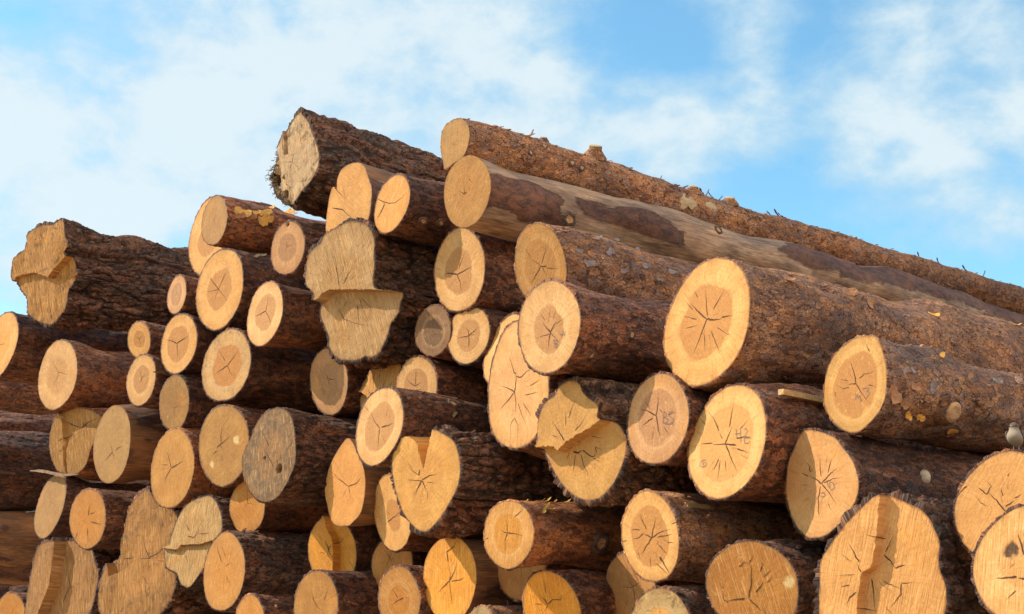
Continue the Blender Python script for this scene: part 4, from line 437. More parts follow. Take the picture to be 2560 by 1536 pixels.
{'id': 'L29', 'loc': (-0.8112, 8.038, 1.609), 'yaw': -47.94, 'pit': 0, 'tx': 0.0, 'tz': 0.3, 'out': [(0.0652, 0.2531),(0.1456, 0.2248),(0.184, 0.1591),(0.2073, 0.0618),(0.2247, -0.0588),(0.1661, -0.2036),(-0.0878, -0.2525),(-0.1663, -0.1901),(-0.2148, -0.1165),(-0.2075, -0.0388),(-0.2502, 0.0538),(-0.1986, 0.0833),(-0.1607, 0.1585),(-0.1076, 0.2318)], 'bark': 'mid', 'face': 'T2', 'label': 'torn splintery log end hiding behind the pale two-tone oval', 'hr': 0, 'reg': [(0.06, [(-0.4799, 0.1159),(-0.1791, 0.0722),(-0.1022, 0.0284),(0.0186, -0.3326),(-0.2761, -0.3094)])], 'crk': [[2.5, (0.0464, 0.1679),(0.0411, 0.1162),(0.0298, 0.0785)], [2, (-0.0279, 0.1949),(-0.0332, 0.1428)], [2, (-0.1121, 0.0821),(-0.0732, 0.0426)], [2, (0.1279, 0.1056),(0.1003, 0.0745)]]},
{'id': 'L30', 'loc': (-0.5415, 7.6455, 1.6318), 'yaw': -47.94, 'pit': 0, 'tx': 0.079, 'tz': 0.0, 'out': [(0.1693, -0.0186),(0.1694, 0.0038),(0.1668, 0.0262),(0.1611, 0.0482),(0.1524, 0.0692),(0.1408, 0.0888),(0.1266, 0.1064),(0.1104, 0.1219),(0.0928, 0.1354),(0.074, 0.1469),(0.0542, 0.1565),(0.0336, 0.1641),(0.0122, 0.1692),(-0.0097, 0.1712),(-0.0316, 0.1698),(-0.0528, 0.1647),(-0.0728, 0.1563),(-0.0913, 0.1451),(-0.1081, 0.1316),(-0.1232, 0.1163),(-0.1368, 0.0996),(-0.1487, 0.0812),(-0.1583, 0.0613),(-0.1653, 0.0399),(-0.1691, 0.0175),(-0.1693, -0.0056),(-0.1662, -0.0285),(-0.16, -0.051),(-0.151, -0.0725),(-0.1394, -0.0928),(-0.1255, -0.1114),(-0.1094, -0.1281),(-0.0911, -0.1421),(-0.0711, -0.1531),(-0.05, -0.1607),(-0.0284, -0.1649),(-0.0069, -0.1662),(0.0142, -0.1651),(0.0348, -0.1622),(0.0549, -0.1576),(0.0746, -0.1512),(0.0937, -0.1426),(0.1116, -0.1314),(0.1278, -0.1175),(0.1416, -0.101),(0.1528, -0.0823),(0.161, -0.062),(0.1665, -0.0406)], 'bark': 'mid', 'face': 'P', 'label': 'orange-hearted pale log, lower half hidden by the body below it', 'hr': 0.58, 'pith': (-0.0075, 0.0051), 'crk': [[3, (-0.0789, 0.0506),(-0.0429, 0.0209),(-0.0074, 0.0011)], [2, (-0.0074, 0.0011),(-0.0002, 0.0966)], [2, (-0.0074, 0.0011),(0.0443, 0.0235)]]},
{'id': 'L31', 'loc': (-0.7036, 7.1988, 1.3503), 'yaw': -47.94, 'pit': 0, 'tx': 0.0, 'tz': 0.075, 'out': [(0.2036, -0.0197),(0.2064, 0.0066),(0.2053, 0.0329),(0.2007, 0.0587),(0.193, 0.0837),(0.1822, 0.1074),(0.1685, 0.1296),(0.1517, 0.1497),(0.1319, 0.167),(0.1096, 0.181),(0.0853, 0.1913),(0.0597, 0.1981),(0.0335, 0.2016),(0.0069, 0.2022),(-0.0198, 0.2001),(-0.0465, 0.195),(-0.0726, 0.1868),(-0.0977, 0.1749),(-0.1208, 0.1593),(-0.1413, 0.1403),(-0.1586, 0.1184),(-0.1726, 0.0947),(-0.1837, 0.0697),(-0.192, 0.044),(-0.1979, 0.0178),(-0.2012, -0.0089),(-0.2015, -0.0359),(-0.1982, -0.0626),(-0.191, -0.0886),(-0.1797, -0.113),(-0.1647, -0.1353),(-0.1466, -0.155),(-0.1259, -0.1719),(-0.1032, -0.186),(-0.0787, -0.1968),(-0.0528, -0.2042),(-0.0259, -0.2075),(0.0012, -0.2065),(0.0278, -0.2013),(0.0532, -0.1922),(0.0771, -0.1801),(0.0992, -0.1658),(0.1198, -0.1498),(0.139, -0.1324),(0.1568, -0.1134),(0.1728, -0.0926),(0.1865, -0.0699),(0.1969, -0.0455)], 'bark': 'mid', 'face': 'P', 'label': 'cream oval log with clear darker inner oval, above the V-notched one', 'hr': 0.62, 'dens': 1.5, 'pith': (0.0101, -0.0091), 'crk': [[3, (-0.0848, 0.083),(-0.035, 0.0213),(0.0101, -0.0091)], [4, (0.0247, -0.0083),(0.0793, -0.0044),(0.1266, 0.0045)], [2.5, (0.0068, -0.0126),(0.0062, -0.0722),(0.0074, -0.1355)], [1.5, (0.0726, 0.0932),(0.0543, 0.0464)], [1.5, (-0.1714, 0.1378),(-0.1007, 0.0884)]], 'spots': [('knot', 0.343, 0.666, 0.0227),('flake', 0.329, 0.316, 0.0181, 't')]},
{'id': 'L32', 'loc': (-0.4434, 6.9553, 1.0674), 'yaw': -47.94, 'pit': 0, 'tx': 0.079, 'tz': -0.075, 'out': [(0.071, 0.2286),(0.1509, 0.2008),(0.2183, 0.157),(0.249, 0.0992),(0.2585, 0.0227),(0.2379, -0.0586),(0.1778, -0.138),(0.1025, -0.2105),(0.0277, -0.2631),(-0.0248, -0.2787),(-0.1059, -0.2444),(-0.1754, -0.1708),(-0.2177, -0.0759),(-0.2393, 0.0116),(-0.2394, 0.0984),(-0.2191, 0.1622),(-0.173, 0.2057),(-0.0975, 0.214),(-0.0119, 0.232)], 'bark': 'thick', 'face': 'M2', 'label': 'log with a deep V notch of torn splinters at its top', 'hr': 0.0, 'dens': 1.8, 'reg': [(0.14, [(-0.0475, 0.1692),(-0.0096, 0.0295),(0.0712, 0.2321),(0.0843, 0.2735),(-0.1781, 0.2968),(-0.1838, 0.2065),(-0.0978, 0.209)])], 'pith': (-0.0234, -0.0226), 'crk': [[7, (-0.0426, 0.0032),(-0.0332, 0.0345)], [4, (-0.0234, -0.0226),(-0.0517, -0.0564),(-0.0838, -0.0971)], [4, (-0.0203, -0.0228),(-0.0043, -0.0484),(0.0113, -0.0774)], [3.5, (-0.0201, -0.0193),(0.035, -0.0015),(0.0916, 0.0027)], [2, (-0.1331, -0.0091),(-0.0703, -0.0199),(-0.0234, -0.0226)], [2, (-0.1223, 0.076),(-0.0881, 0.0309),(-0.0476, 0.0071)], [1.5, (0.0175, -0.0321),(0.0835, -0.0415)], [1.5, (0.0193, -0.0813),(0.0109, -0.1299)]]},
{'id': 'L33', 'loc': (-0.9432, 7.7618, 1.0862), 'yaw': -47.94, 'pit': 0, 'tx': -0.079, 'tz': 0.0, 'out': [(0.019, 0.2624),(0.074, 0.232),(0.1612, 0.1317),(0.2062, 0.0505),(0.216, -0.0427),(0.1813, -0.156),(0.102, -0.2061),(0.0278, -0.23),(-0.1276, -0.2038),(-0.2055, -0.0807),(-0.2289, -0.007),(-0.2062, 0.0157),(-0.2128, 0.0484),(-0.1622, 0.1414),(-0.0493, 0.2366)], 'bark': 'peel2', 'face': 'O2', 'label': 'tall orange tan log end with pointed top, left of the V-notched one', 'hr': 0.0, 'pith': (0.0398, -0.0083), 'crk': [[3, (-0.1676, 0.0951),(-0.0782, 0.0431),(0.0399, -0.0098)], [3, (0.0399, -0.0098),(0.1223, 0.002),(0.1802, 0.0369)], [1.5, (0.0399, -0.0098),(0.0747, -0.1041)], [1.5, (-0.0261, -0.0671),(0.0104, -0.03)]]},
{'id': 'L34', 'loc': (-0.652, 7.5071, 0.9179), 'yaw': -47.94, 'pit': 0, 'tx': -0.157, 'tz': -0.15, 'out': [(0.2108, -0.0115),(0.2119, 0.0156),(0.2093, 0.0426),(0.2025, 0.0688),(0.1914, 0.0935),(0.1765, 0.1158),(0.1585, 0.1354),(0.1383, 0.1523),(0.1166, 0.1667),(0.0938, 0.1791),(0.0701, 0.1894),(0.0452, 0.1976),(0.0192, 0.203),(-0.0076, 0.2051),(-0.0348, 0.2033),(-0.0617, 0.1975),(-0.0878, 0.1879),(-0.1126, 0.1748),(-0.1357, 0.1586),(-0.1567, 0.1395),(-0.1753, 0.1177),(-0.1905, 0.0934),(-0.2018, 0.0669),(-0.2085, 0.039),(-0.2106, 0.0106),(-0.2082, -0.0175),(-0.2023, -0.0446),(-0.1934, -0.0705),(-0.1821, -0.0951),(-0.1685, -0.1185),(-0.1524, -0.1402),(-0.1338, -0.1598),(-0.1123, -0.1766),(-0.0885, -0.1897),(-0.0629, -0.1989),(-0.0363, -0.2041),(-0.0094, -0.2057),(0.0174, -0.2042),(0.0438, -0.1999),(0.0696, -0.1928),(0.0945, -0.1828),(0.118, -0.1696),(0.1397, -0.1533),(0.1588, -0.1341),(0.175, -0.1125),(0.1883, -0.0889),(0.1987, -0.064),(0.2062, -0.0381)], 'bark': 'smooth', 'face': 'P', 'label': 'speckled pale log with small golden heart, tucked under the V-notched one', 'hr': 0.4, 'pith': (0.0179, -0.0257), 'crk': [[3, (-0.0634, -0.0481),(0.0179, -0.0257),(0.1028, 0.0057)], [1.5, (-0.0698, 0.0127),(-0.0261, -0.0085)]]},
{'id': 'L35', 'loc': (0.2813, 6.2492, 1.1571), 'yaw': -47.94, 'pit': 0, 'tx': 0.0, 'tz': -0.075, 'out': [(0.0124, 0.2816),(0.0611, 0.263),(0.0801, 0.2223),(0.1217, 0.1859),(0.1717, 0.1489),(0.1631, 0.0992),(0.2298, 0.0645),(0.2674, 0.0049),(0.2664, -0.0323),(0.2556, -0.0749),(0.2144, -0.1464),(0.1519, -0.2109),(0.0913, -0.2481),(0.0186, -0.2612),(-0.0705, -0.2392),(-0.1492, -0.1833),(-0.2005, -0.1216),(-0.2379, -0.0567),(-0.2628, -0.0087),(-0.241, 0.0264),(-0.237, 0.0721),(-0.217, 0.1362),(-0.1733, 0.1977),(-0.1043, 0.2264),(-0.068, 0.2648),(-0.0247, 0.2794)], 'bark': 'thick', 'face': 'M2', 'label': 'heart shaped log end with its upper half overhanging a diagonal broken step', 'hr': 0.0, 'dens': 1.6, 'reg': [(0.065, [(-0.3066, -0.0012),(-0.2098, -0.0024),(-0.1343, -0.0086),(-0.1127, -0.031),(-0.0492, 0.0038),(0.036, 0.0349),(0.1097, 0.0537),(0.1973, 0.0928),(0.34, 0.1006),(0.4027, -0.119),(0.126, -0.3479),(-0.3288, -0.2629)])], 'pith': (-0.0489, -0.0269), 'crk': [[4, (-0.1288, 0.108),(-0.0908, 0.059),(-0.0538, 0.0042)], [2.5, (0.0322, 0.1954),(0.001, 0.1536),(-0.0209, 0.1139)], [2, (-0.0407, 0.1514),(-0.0424, 0.0805)], [2, (0.1171, 0.1355),(0.0583, 0.0807),(0.0133, 0.0518)], [2.5, (-0.1463, 0.0477),(-0.1071, 0.0333)], [7, (-0.0678, -0.0319),(-0.0363, -0.0408),(-0.0078, -0.0301)], [5, (-0.0078, -0.0301),(0.035, -0.0591),(0.0614, -0.0656),(0.0811, -0.0467)], [3, (0.0811, -0.0467),(0.0745, -0.0207),(0.1258, -0.0439)], [2.5, (-0.0555, -0.049),(-0.0819, -0.1375)], [2.5, (-0.0189, -0.0518),(-0.0054, -0.1041),(0.026, -0.1573)], [2, (0.052, -0.07),(0.1035, -0.0929)], [2, (-0.0911, -0.0333),(-0.1224, -0.0699)], [2, (0.052, 0.0291),(0.1351, 0.0092)]]},
{'id': 'L36', 'loc': (0.6337, 5.9285, 1.2229), 'yaw': -47.94, 'pit': 0, 'tx': -0.079, 'tz': 0.0, 'out': [(0.1925, -0.0205),(0.1944, 0.0043),(0.1925, 0.029),(0.1871, 0.053),(0.1788, 0.076),(0.1681, 0.098),(0.1553, 0.1187),(0.1403, 0.1383),(0.1229, 0.1562),(0.103, 0.1717),(0.0807, 0.1841),(0.0565, 0.1926),(0.031, 0.197),(0.0051, 0.1974),(-0.0206, 0.194),(-0.0457, 0.1874),(-0.0698, 0.1779),(-0.0927, 0.1657),(-0.1139, 0.1508),(-0.1329, 0.1332),(-0.1493, 0.1132),(-0.1628, 0.0912),(-0.1734, 0.0679),(-0.1812, 0.0436),(-0.1867, 0.0188),(-0.1898, -0.0065),(-0.1904, -0.0323),(-0.1879, -0.0582),(-0.1816, -0.0836),(-0.1712, -0.1077),(-0.1567, -0.1295),(-0.1385, -0.1483),(-0.1175, -0.1637),(-0.0945, -0.1756),(-0.0705, -0.1843),(-0.0457, -0.1902),(-0.0207, -0.1931),(0.0045, -0.1932),(0.0294, -0.1901),(0.0537, -0.1836),(0.0768, -0.1738),(0.0983, -0.1612),(0.1181, -0.146),(0.136, -0.1289),(0.152, -0.1102),(0.1661, -0.0899),(0.1779, -0.068),(0.1869, -0.0448)], 'bark': 'mid', 'face': 'R2', 'label': 'pinkish shaded log with pencil letters beside its crack star', 'hr': 0.62, 'dens': 1.3, 'pith': (-0.0061, 0.0158), 'crk': [[5, (-0.1078, 0.0565),(-0.0587, 0.0418),(-0.0061, 0.0158)], [3, (-0.0061, 0.0158),(0.004, 0.0566),(0.0104, 0.1176)], [3.5, (-0.0061, 0.0158),(0.0052, -0.0418),(0.0143, -0.0855)], [3.5, (-0.1056, -0.0235),(-0.0646, -0.0072),(-0.0285, 0.0077)], [2, (0.0379, 0.0221),(0.0166, 0.0398)], [2, (0.0402, -0.0392),(0.0734, -0.0819)], [2, (0.068, 0.0128),(0.1155, 0.0169)], [1.5, (-0.0709, 0.0836),(-0.045, 0.0496)], [1.5, (-0.0259, -0.0511),(-0.0334, -0.0933)]], 'pen': [[(0.0425, 0.0278),(0.0365, -0.0205)], [(0.0425, 0.0278),(0.0596, 0.0198),(0.0504, 0.0055),(0.0373, 0.0038),(0.0673, -0.0084),(0.0582, -0.0227),(0.0322, -0.0201)], [(0.0986, 0.0247),(0.077, 0.021),(0.0721, 0.0063),(0.0933, -0.005),(0.1014, -0.018),(0.0796, -0.0279)], [(0.0493, -0.0279),(0.101, -0.0301)]]},
{'id': 'L37', 'loc': (0.8853, 5.6288, 1.0894), 'yaw': -47.94, 'pit': 0, 'tx': -0.157, 'tz': 0.15, 'out': [(0.226, -0.0236),(0.2284, 0.0064),(0.2279, 0.0363),(0.2245, 0.0661),(0.2178, 0.0954),(0.2072, 0.1236),(0.1925, 0.1497),(0.1737, 0.173),(0.1514, 0.1928),(0.1264, 0.2087),(0.0994, 0.2209),(0.0711, 0.2294),(0.0418, 0.2344),(0.0119, 0.2357),(-0.0181, 0.233),(-0.0478, 0.226),(-0.0765, 0.2147),(-0.1036, 0.1995),(-0.1287, 0.1809),(-0.1518, 0.1597),(-0.173, 0.1362),(-0.1923, 0.1106),(-0.2093, 0.0829),(-0.2231, 0.0529),(-0.2327, 0.021),(-0.2371, -0.0121),(-0.2357, -0.0451),(-0.2287, -0.077),(-0.2167, -0.1068),(-0.2006, -0.1339),(-0.1814, -0.1582),(-0.1598, -0.1795),(-0.1361, -0.1978),(-0.1105, -0.2128),(-0.0832, -0.224),(-0.0547, -0.231),(-0.0255, -0.2338),(0.0037, -0.2327),(0.0326, -0.2279),(0.0607, -0.2201),(0.0881, -0.2095),(0.1145, -0.196),(0.1395, -0.1794),(0.1625, -0.1595),(0.1826, -0.1364),(0.1991, -0.1105),(0.2118, -0.0825),(0.2206, -0.0533)], 'bark': 'mid', 'face': 'M3', 'label': 'large cream log with pencil figures and long horizontal crack', 'len': 7, 'hr': 0.68, 'dens': 1.8, 'pith': (-0.0078, -0.0079), 'crk': [[6, (-0.081, -0.0038),(-0.0078, -0.0079),(0.0604, -0.0202)], [4, (-0.1564, 0.0052),(-0.086, 0.0026)], [4, (-0.0078, -0.0079),(0.0103, 0.0255),(0.0282, 0.06)], [3, (0.0113, 0.0607),(0.0209, 0.1127),(0.0278, 0.1593)], [4, (-0.0033, -0.0113),(0.0363, -0.0759),(0.0769, -0.1321)], [3.5, (-0.1263, 0.1447),(-0.0775, 0.094),(-0.0517, 0.0496)], [2.5, (-0.0467, 0.0431),(-0.0269, 0.0145)], [4, (0.0579, 0.009),(0.1033, 0.0091),(0.1444, 0.005)], [3.5, (0.0676, -0.0354),(0.1082, -0.0489),(0.1318, -0.0579)], [3, (-0.0403, -0.0693),(-0.0588, -0.0999),(-0.0826, -0.1197)], [2, (-0.0312, -0.0759),(-0.0385, -0.1596)], [2, (-0.1772, 0.1202),(-0.1384, 0.0887)], [2, (-0.0013, -0.0785),(0.0121, -0.1317)], [2, (0.0796, 0.0446),(0.1141, 0.0758)]], 'pen': [[(0.0525, 0.0504),(0.062, 0.0086)], [(0.0789, 0.0534),(0.0872, -0.0141)], [(0.1007, 0.0395),(0.1126, 0.0452),(0.1219, 0.0315),(0.1068, 0.0157),(0.1364, 0.0041)], [(0.1364, 0.0041),(0.1037, 0.0045),(0.1096, -0.0163),(0.1301, -0.0183),(0.1376, -0.0104)], [(0.0479, 0.0275),(0.0812, 0.027)], [(-0.1181, -0.0685),(-0.1361, -0.064),(-0.1529, -0.0715),(-0.1558, -0.0861),(-0.1419, -0.0932),(-0.1201, -0.092),(-0.1125, -0.0808),(-0.1307, -0.0734),(-0.1387, -0.0816),(-0.1292, -0.0883)]]},
{'id': 'L38', 'loc': (1.2039, 5.3843, 0.8979), 'yaw': -47.94, 'pit': 0, 'tx': -0.236, 'tz': 0.0, 'out': [(-0.0535, 0.2158),(0.0103, 0.2033),(0.0947, 0.1722),(0.1451, 0.1237),(0.1936, 0.0655),(0.2148, 0.0001),(0.2072, -0.052),(0.1738, -0.1026),(0.1097, -0.1573),(0.022, -0.2013),(-0.0655, -0.2086),(-0.1202, -0.1789),(-0.166, -0.1214),(-0.1903, -0.0417),(-0.1874, 0.0314),(-0.1685, 0.1033),(-0.1316, 0.1564),(-0.0868, 0.2082)], 'bark': 'mid', 'face': 'P3', 'label': 'pale orange log with rim knots and a long diagonal crack, right side', 'len': 7, 'hr': 0.0, 'dens': 1.8, 'pith': (0.0139, -0.0006), 'crk': [[5, (-0.051, 0.0329),(-0.0182, 0.0182),(0.0138, -0.0017)], [4, (0.0138, -0.0017),(0.0528, -0.0387),(0.0883, -0.0825)], [3.5, (-0.0699, 0.09),(-0.0453, 0.0701),(-0.0518, 0.0568),(-0.0403, 0.0476)], [3, (-0.1012, 0.0498),(-0.0575, 0.0324)], [3, (0.0138, -0.0017),(0.0575, 0.0286),(0.0856, 0.0426),(0.1111, 0.054)], [2.5, (0.0541, 0.0371),(0.0686, 0.0766),(0.0798, 0.0919)], [2.5, (0.012, 0.1119),(0.0104, 0.0653),(0.0141, 0.0267)], [3, (0.0076, -0.0111),(-0.0075, -0.0591),(-0.0114, -0.116),(0.0, -0.1221)], [2, (0.0281, 0.001),(0.0757, 0.0109),(0.1259, 0.0151)], [1.5, (0.0461, -0.0788),(0.061, -0.1093)], [1.5, (-0.1043, 0.0027),(-0.0678, -0.0012)]], 'pen': [[(0.0443, 0.0079),(0.0506, -0.0142),(0.0688, -0.0318),(0.0849, -0.0221),(0.0786, -0.0028),(0.0595, 0.0014),(0.0618, -0.0205)], [(0.0097, -0.0385),(0.0255, -0.0369),(0.0326, -0.0482),(0.0164, -0.0553),(0.0052, -0.0464)]], 'fk': [(-0.0548, 0.1712, 0.0148),(-0.0931, -0.1747, 0.0136)], 'spots': [('nub', 0.426, 0.133, 0.0273)]},
{'id': 'L39', 'loc': (1.3461, 5.3035, 1.2809), 'yaw': -47.94, 'pit': 0, 'tx': -0.314, 'tz': 0.15, 'out': [(0.0788, 0.1792),(0.1114, 0.1646),(0.1449, 0.1192),(0.1709, 0.0537),(0.1783, 0.003),(0.1756, -0.0676),(0.1471, -0.1234),(0.0789, -0.1746),(0.0161, -0.1962),(-0.0671, -0.1737),(-0.1377, -0.1199),(-0.1804, -0.0569),(-0.1874, 0.0138),(-0.1756, 0.0762),(-0.1357, 0.134),(-0.0692, 0.169),(0.005, 0.1873)], 'bark': 'flaky2', 'face': 'S2', 'label': 'shaded tan log with pointed top and sawn branch knot, right edge', 'len': 7, 'hr': 0.7, 'dens': 2.2, 'pith': (0.0063, -0.0027), 'crk': [[4, (-0.0333, 0.0934),(-0.0086, 0.0494),(0.0063, -0.0027)], [4, (0.0063, -0.0027),(0.0324, -0.0358),(0.0706, -0.0802)], [3.5, (-0.0435, 0.0025),(-0.0186, 0.0027),(0.0063, -0.0027)], [2.5, (-0.0827, 0.0296),(-0.0401, 0.0174)], [2.5, (0.0217, 0.0163),(0.0534, 0.031),(0.1014, 0.029)], [2, (-0.1113, 0.011),(-0.0721, -0.0092),(-0.0344, -0.0119)], [2, (0.0757, -0.0171),(0.1237, -0.0315)], [3, (0.0558, 0.1522),(0.0776, 0.1171)], [1.5, (-0.1182, -0.0167),(-0.1124, -0.0433)]], 'pen': [[(0.0029, -0.0652),(0.0125, -0.0441),(0.0215, -0.0622),(0.029, -0.0493),(0.0385, -0.0785)], [(0.044, -0.0264),(0.0722, -0.0277),(0.0806, -0.0373),(0.0648, -0.0405),(0.0891, -0.0496),(0.0661, -0.0685)]], 'spots': [('bknot', 0.376, -0.432, 0.0448),('bknot', 1.036, 0.477, 0.0326),('flake', 0.405, 0.754, 0.0191, 'y'),('flake', 0.104, 0.188, 0.0199, 'g'),('flake', 0.161, 0.224, 0.0143, 'g'),('flake', 0.164, -0.098, 0.0257, 'o'),('flake', 0.181, -0.732, 0.023, 'y'),('flake', 0.258, -0.742, 0.0209, 'y'),('flake', 0.514, -0.937, 0.0217, 'y'),('flake', 0.802, 0.435, 0.0227, 'g'),('flake', 0.745, 0.219, 0.0187, 'o'),('flake', 0.275, -0.035, 0.0291, 'g'),('flake', 0.557, 0.345, 0.0195, 'o'),('flake', 0.028, -0.354, 0.0392, 'o'),('flake', 0.111, -0.496, 0.0227, 'o'),('knot', 0.108, -1.064, 0.0137),('hump', 0.416, 1.239, 0.0784)]},
{'id': 'L40', 'loc': (1.7362, 4.8717, 0.7758), 'yaw': -47.94, 'pit': 0, 'tx': 0.0, 'tz': 0.15, 'out': [(0.1815, -0.0106),(0.1841, 0.0129),(0.1843, 0.0367),(0.1814, 0.0604),(0.1752, 0.0833),(0.1656, 0.1051),(0.1529, 0.1252),(0.1374, 0.1433),(0.1195, 0.1592),(0.0994, 0.1727),(0.0774, 0.1834),(0.0537, 0.1907),(0.0288, 0.1942),(0.0034, 0.1933),(-0.0217, 0.1883),(-0.0459, 0.1794),(-0.0687, 0.1675),(-0.09, 0.1534),(-0.1098, 0.1375),(-0.1282, 0.1201),(-0.1453, 0.101),(-0.1604, 0.0801),(-0.1728, 0.0573),(-0.182, 0.033),(-0.1873, 0.0077),(-0.1887, -0.0178),(-0.1865, -0.043),(-0.181, -0.0674),(-0.1726, -0.0906),(-0.1613, -0.1125),(-0.1472, -0.1325),(-0.1303, -0.1501),(-0.1109, -0.1647),(-0.0893, -0.1759),(-0.0661, -0.1836),(-0.0422, -0.1879),(-0.0179, -0.1892),(0.0064, -0.1878),(0.0305, -0.1839),(0.0543, -0.1774),(0.0772, -0.1679),(0.0988, -0.1552),(0.1184, -0.1395),(0.1354, -0.1212),(0.1496, -0.1008),(0.161, -0.0791),(0.1699, -0.0567),(0.1767, -0.0338)], 'bark': 'mid', 'face': 'Y2', 'label': 'big orange pale log end under the little bird at the right edge', 'len': 6, 'hr': 0.0, 'pith': (0.0095, -0.0193), 'crk': [[5, (-0.0578, 0.0514),(-0.0253, 0.0221),(0.0095, -0.0193)], [4, (0.0095, -0.0021),(0.0439, 0.0174)], [3.5, (-0.0918, 0.0685),(-0.0632, 0.0451),(-0.047, 0.0733),(-0.0634, 0.0945)], [3, (0.0439, 0.0258),(0.0701, 0.0391)], [3.5, (-0.1822, 0.0406),(-0.16, 0.0649),(-0.1406, 0.079)], [2, (-0.107, 0.0415),(-0.0848, 0.0152),(-0.063, 0.0041)], [2, (-0.0066, 0.0659),(-0.0012, 0.0357)], [2, (0.0175, 0.1044),(0.0255, 0.1188)]]},
{'id': 'L41', 'loc': (1.6205, 4.3711, 0.5614), 'yaw': -47.94, 'pit': 0, 'tx': 0.0, 'tz': 0.15, 'out': [(0.1807, -0.0052),(0.182, 0.0186),(0.1805, 0.0422),(0.1759, 0.0651),(0.1681, 0.087),(0.1572, 0.1072),(0.1435, 0.1254),(0.1276, 0.1413),(0.1098, 0.1551),(0.0904, 0.1667),(0.0695, 0.1759),(0.0474, 0.1824),(0.0242, 0.1856),(0.0004, 0.1852),(-0.0234, 0.1809),(-0.0466, 0.173),(-0.0688, 0.1621),(-0.0898, 0.1487),(-0.1095, 0.1334),(-0.1281, 0.1162),(-0.1453, 0.097),(-0.1604, 0.0757),(-0.1727, 0.0524),(-0.1814, 0.0275),(-0.1859, 0.0017),(-0.1861, -0.0242),(-0.1823, -0.0492),(-0.175, -0.073),(-0.1647, -0.0951),(-0.1519, -0.1152),(-0.1368, -0.1332),(-0.1194, -0.1486),(-0.1, -0.1611),(-0.0792, -0.1703),(-0.0572, -0.1764),(-0.0348, -0.1796),(-0.0122, -0.1803),(0.0104, -0.1788),(0.033, -0.1753),(0.0555, -0.1695),(0.0777, -0.1611),(0.0989, -0.1495),(0.1186, -0.1348),(0.1359, -0.1171),(0.1504, -0.0969),(0.162, -0.0751),(0.1708, -0.0523),(0.177, -0.0289)], 'bark': 'mid', 'face': 'Y3', 'label': 'pale log with a rotten brown hollow, cut by the lower right edge', 'len': 6, 'hr': 0.5, 'pith': (-0.0142, 0.029), 'crk': [[6, (-0.1072, -0.043),(-0.0712, -0.0421),(-0.0356, -0.0382)], [6, (-0.0309, -0.0439),(-0.0052, -0.0442)], [5, (-0.0305, 0.0955),(-0.0235, 0.0731),(-0.0109, 0.0289)], [3, (-0.0381, -0.0815),(-0.0712, -0.1095)]], 'fk': [(-0.0568, 0.0432, 0.0287)]},
{'id': 'L42', 'loc': (1.3383, 5.0829, 0.5327), 'yaw': -47.94, 'pit': 0, 'tx': 0.15, 'tz': 0.075, 'out': [(-0.0067, 0.2955),(0.0368, 0.2909),(0.0955, 0.2651),(0.1582, 0.2269),(0.1932, 0.1655),(0.21, 0.1153),(0.2049, 0.0562),(0.2101, 0.0168),(0.2244, -0.0224),(0.2296, -0.0565),(0.2246, -0.1145),(0.2002, -0.1773),(0.117, -0.2364),(-0.0358, -0.2542),(-0.1831, -0.2172),(-0.2333, -0.1419),(-0.236, -0.0806),(-0.233, -0.0137),(-0.2299, 0.0536),(-0.1983, 0.1102),(-0.13, 0.1915),(-0.0736, 0.2466)], 'bark': 'thick', 'face': 'P4', 'label': 'huge pale butt split by a vertical step from rim to centre, bottom right', 'hr': 0.0, 'dens': 1.8, 'reg': [(0.038, [(0.0135, 0.3672),(0.0096, 0.2896),(-0.0059, 0.1617),(-0.0209, 0.0602),(-0.0321, 0.0351),(-0.0623, 0.0178),(-0.0739, -0.0403),(-0.0826, -0.0907),(-0.0874, -0.2898),(0.307, -0.2796),(0.326, 0.3494)])], 'pith': (-0.0553, 0.0106), 'crk': [[4, (-0.1137, 0.1236),(-0.0919, 0.082),(-0.0756, 0.0561)], [3.5, (-0.0812, 0.047),(-0.0678, 0.0179)], [2, (-0.1476, 0.0883),(-0.1087, 0.0593)], [2.5, (-0.047, 0.1552),(-0.0261, 0.1481),(0.0065, 0.1395)], [4, (0.0002, 0.0809),(0.0267, 0.055),(0.0424, 0.0321)], [3.5, (0.0424, 0.0321),(0.0693, 0.0417),(0.0826, 0.043)], [3, (0.0337, 0.1463),(0.0197, 0.1161),(0.0057, 0.091)], [4, (-0.05, -0.0047),(-0.0425, -0.0504),(-0.038, -0.1208)], [3, (0.0627, -0.0233),(0.062, -0.0607),(0.0349, -0.0906),(0.0186, -0.1105)], [2.5, (-0.004, -0.0153),(0.0253, -0.0281),(0.0598, -0.0408)], [3.5, (-0.0877, -0.0529),(-0.1155, -0.0755),(-0.1268, -0.1059)], [3, (-0.1485, -0.0348),(-0.1151, -0.0274)], [3, (-0.0869, -0.1109),(-0.0299, -0.1232)], [2, (0.0628, -0.0208),(0.1077, -0.0202)], [1.5, (-0.1594, 0.0062),(-0.0926, 0.0105)], [1.5, (0.0026, -0.1056),(0.0341, -0.1403)]]},
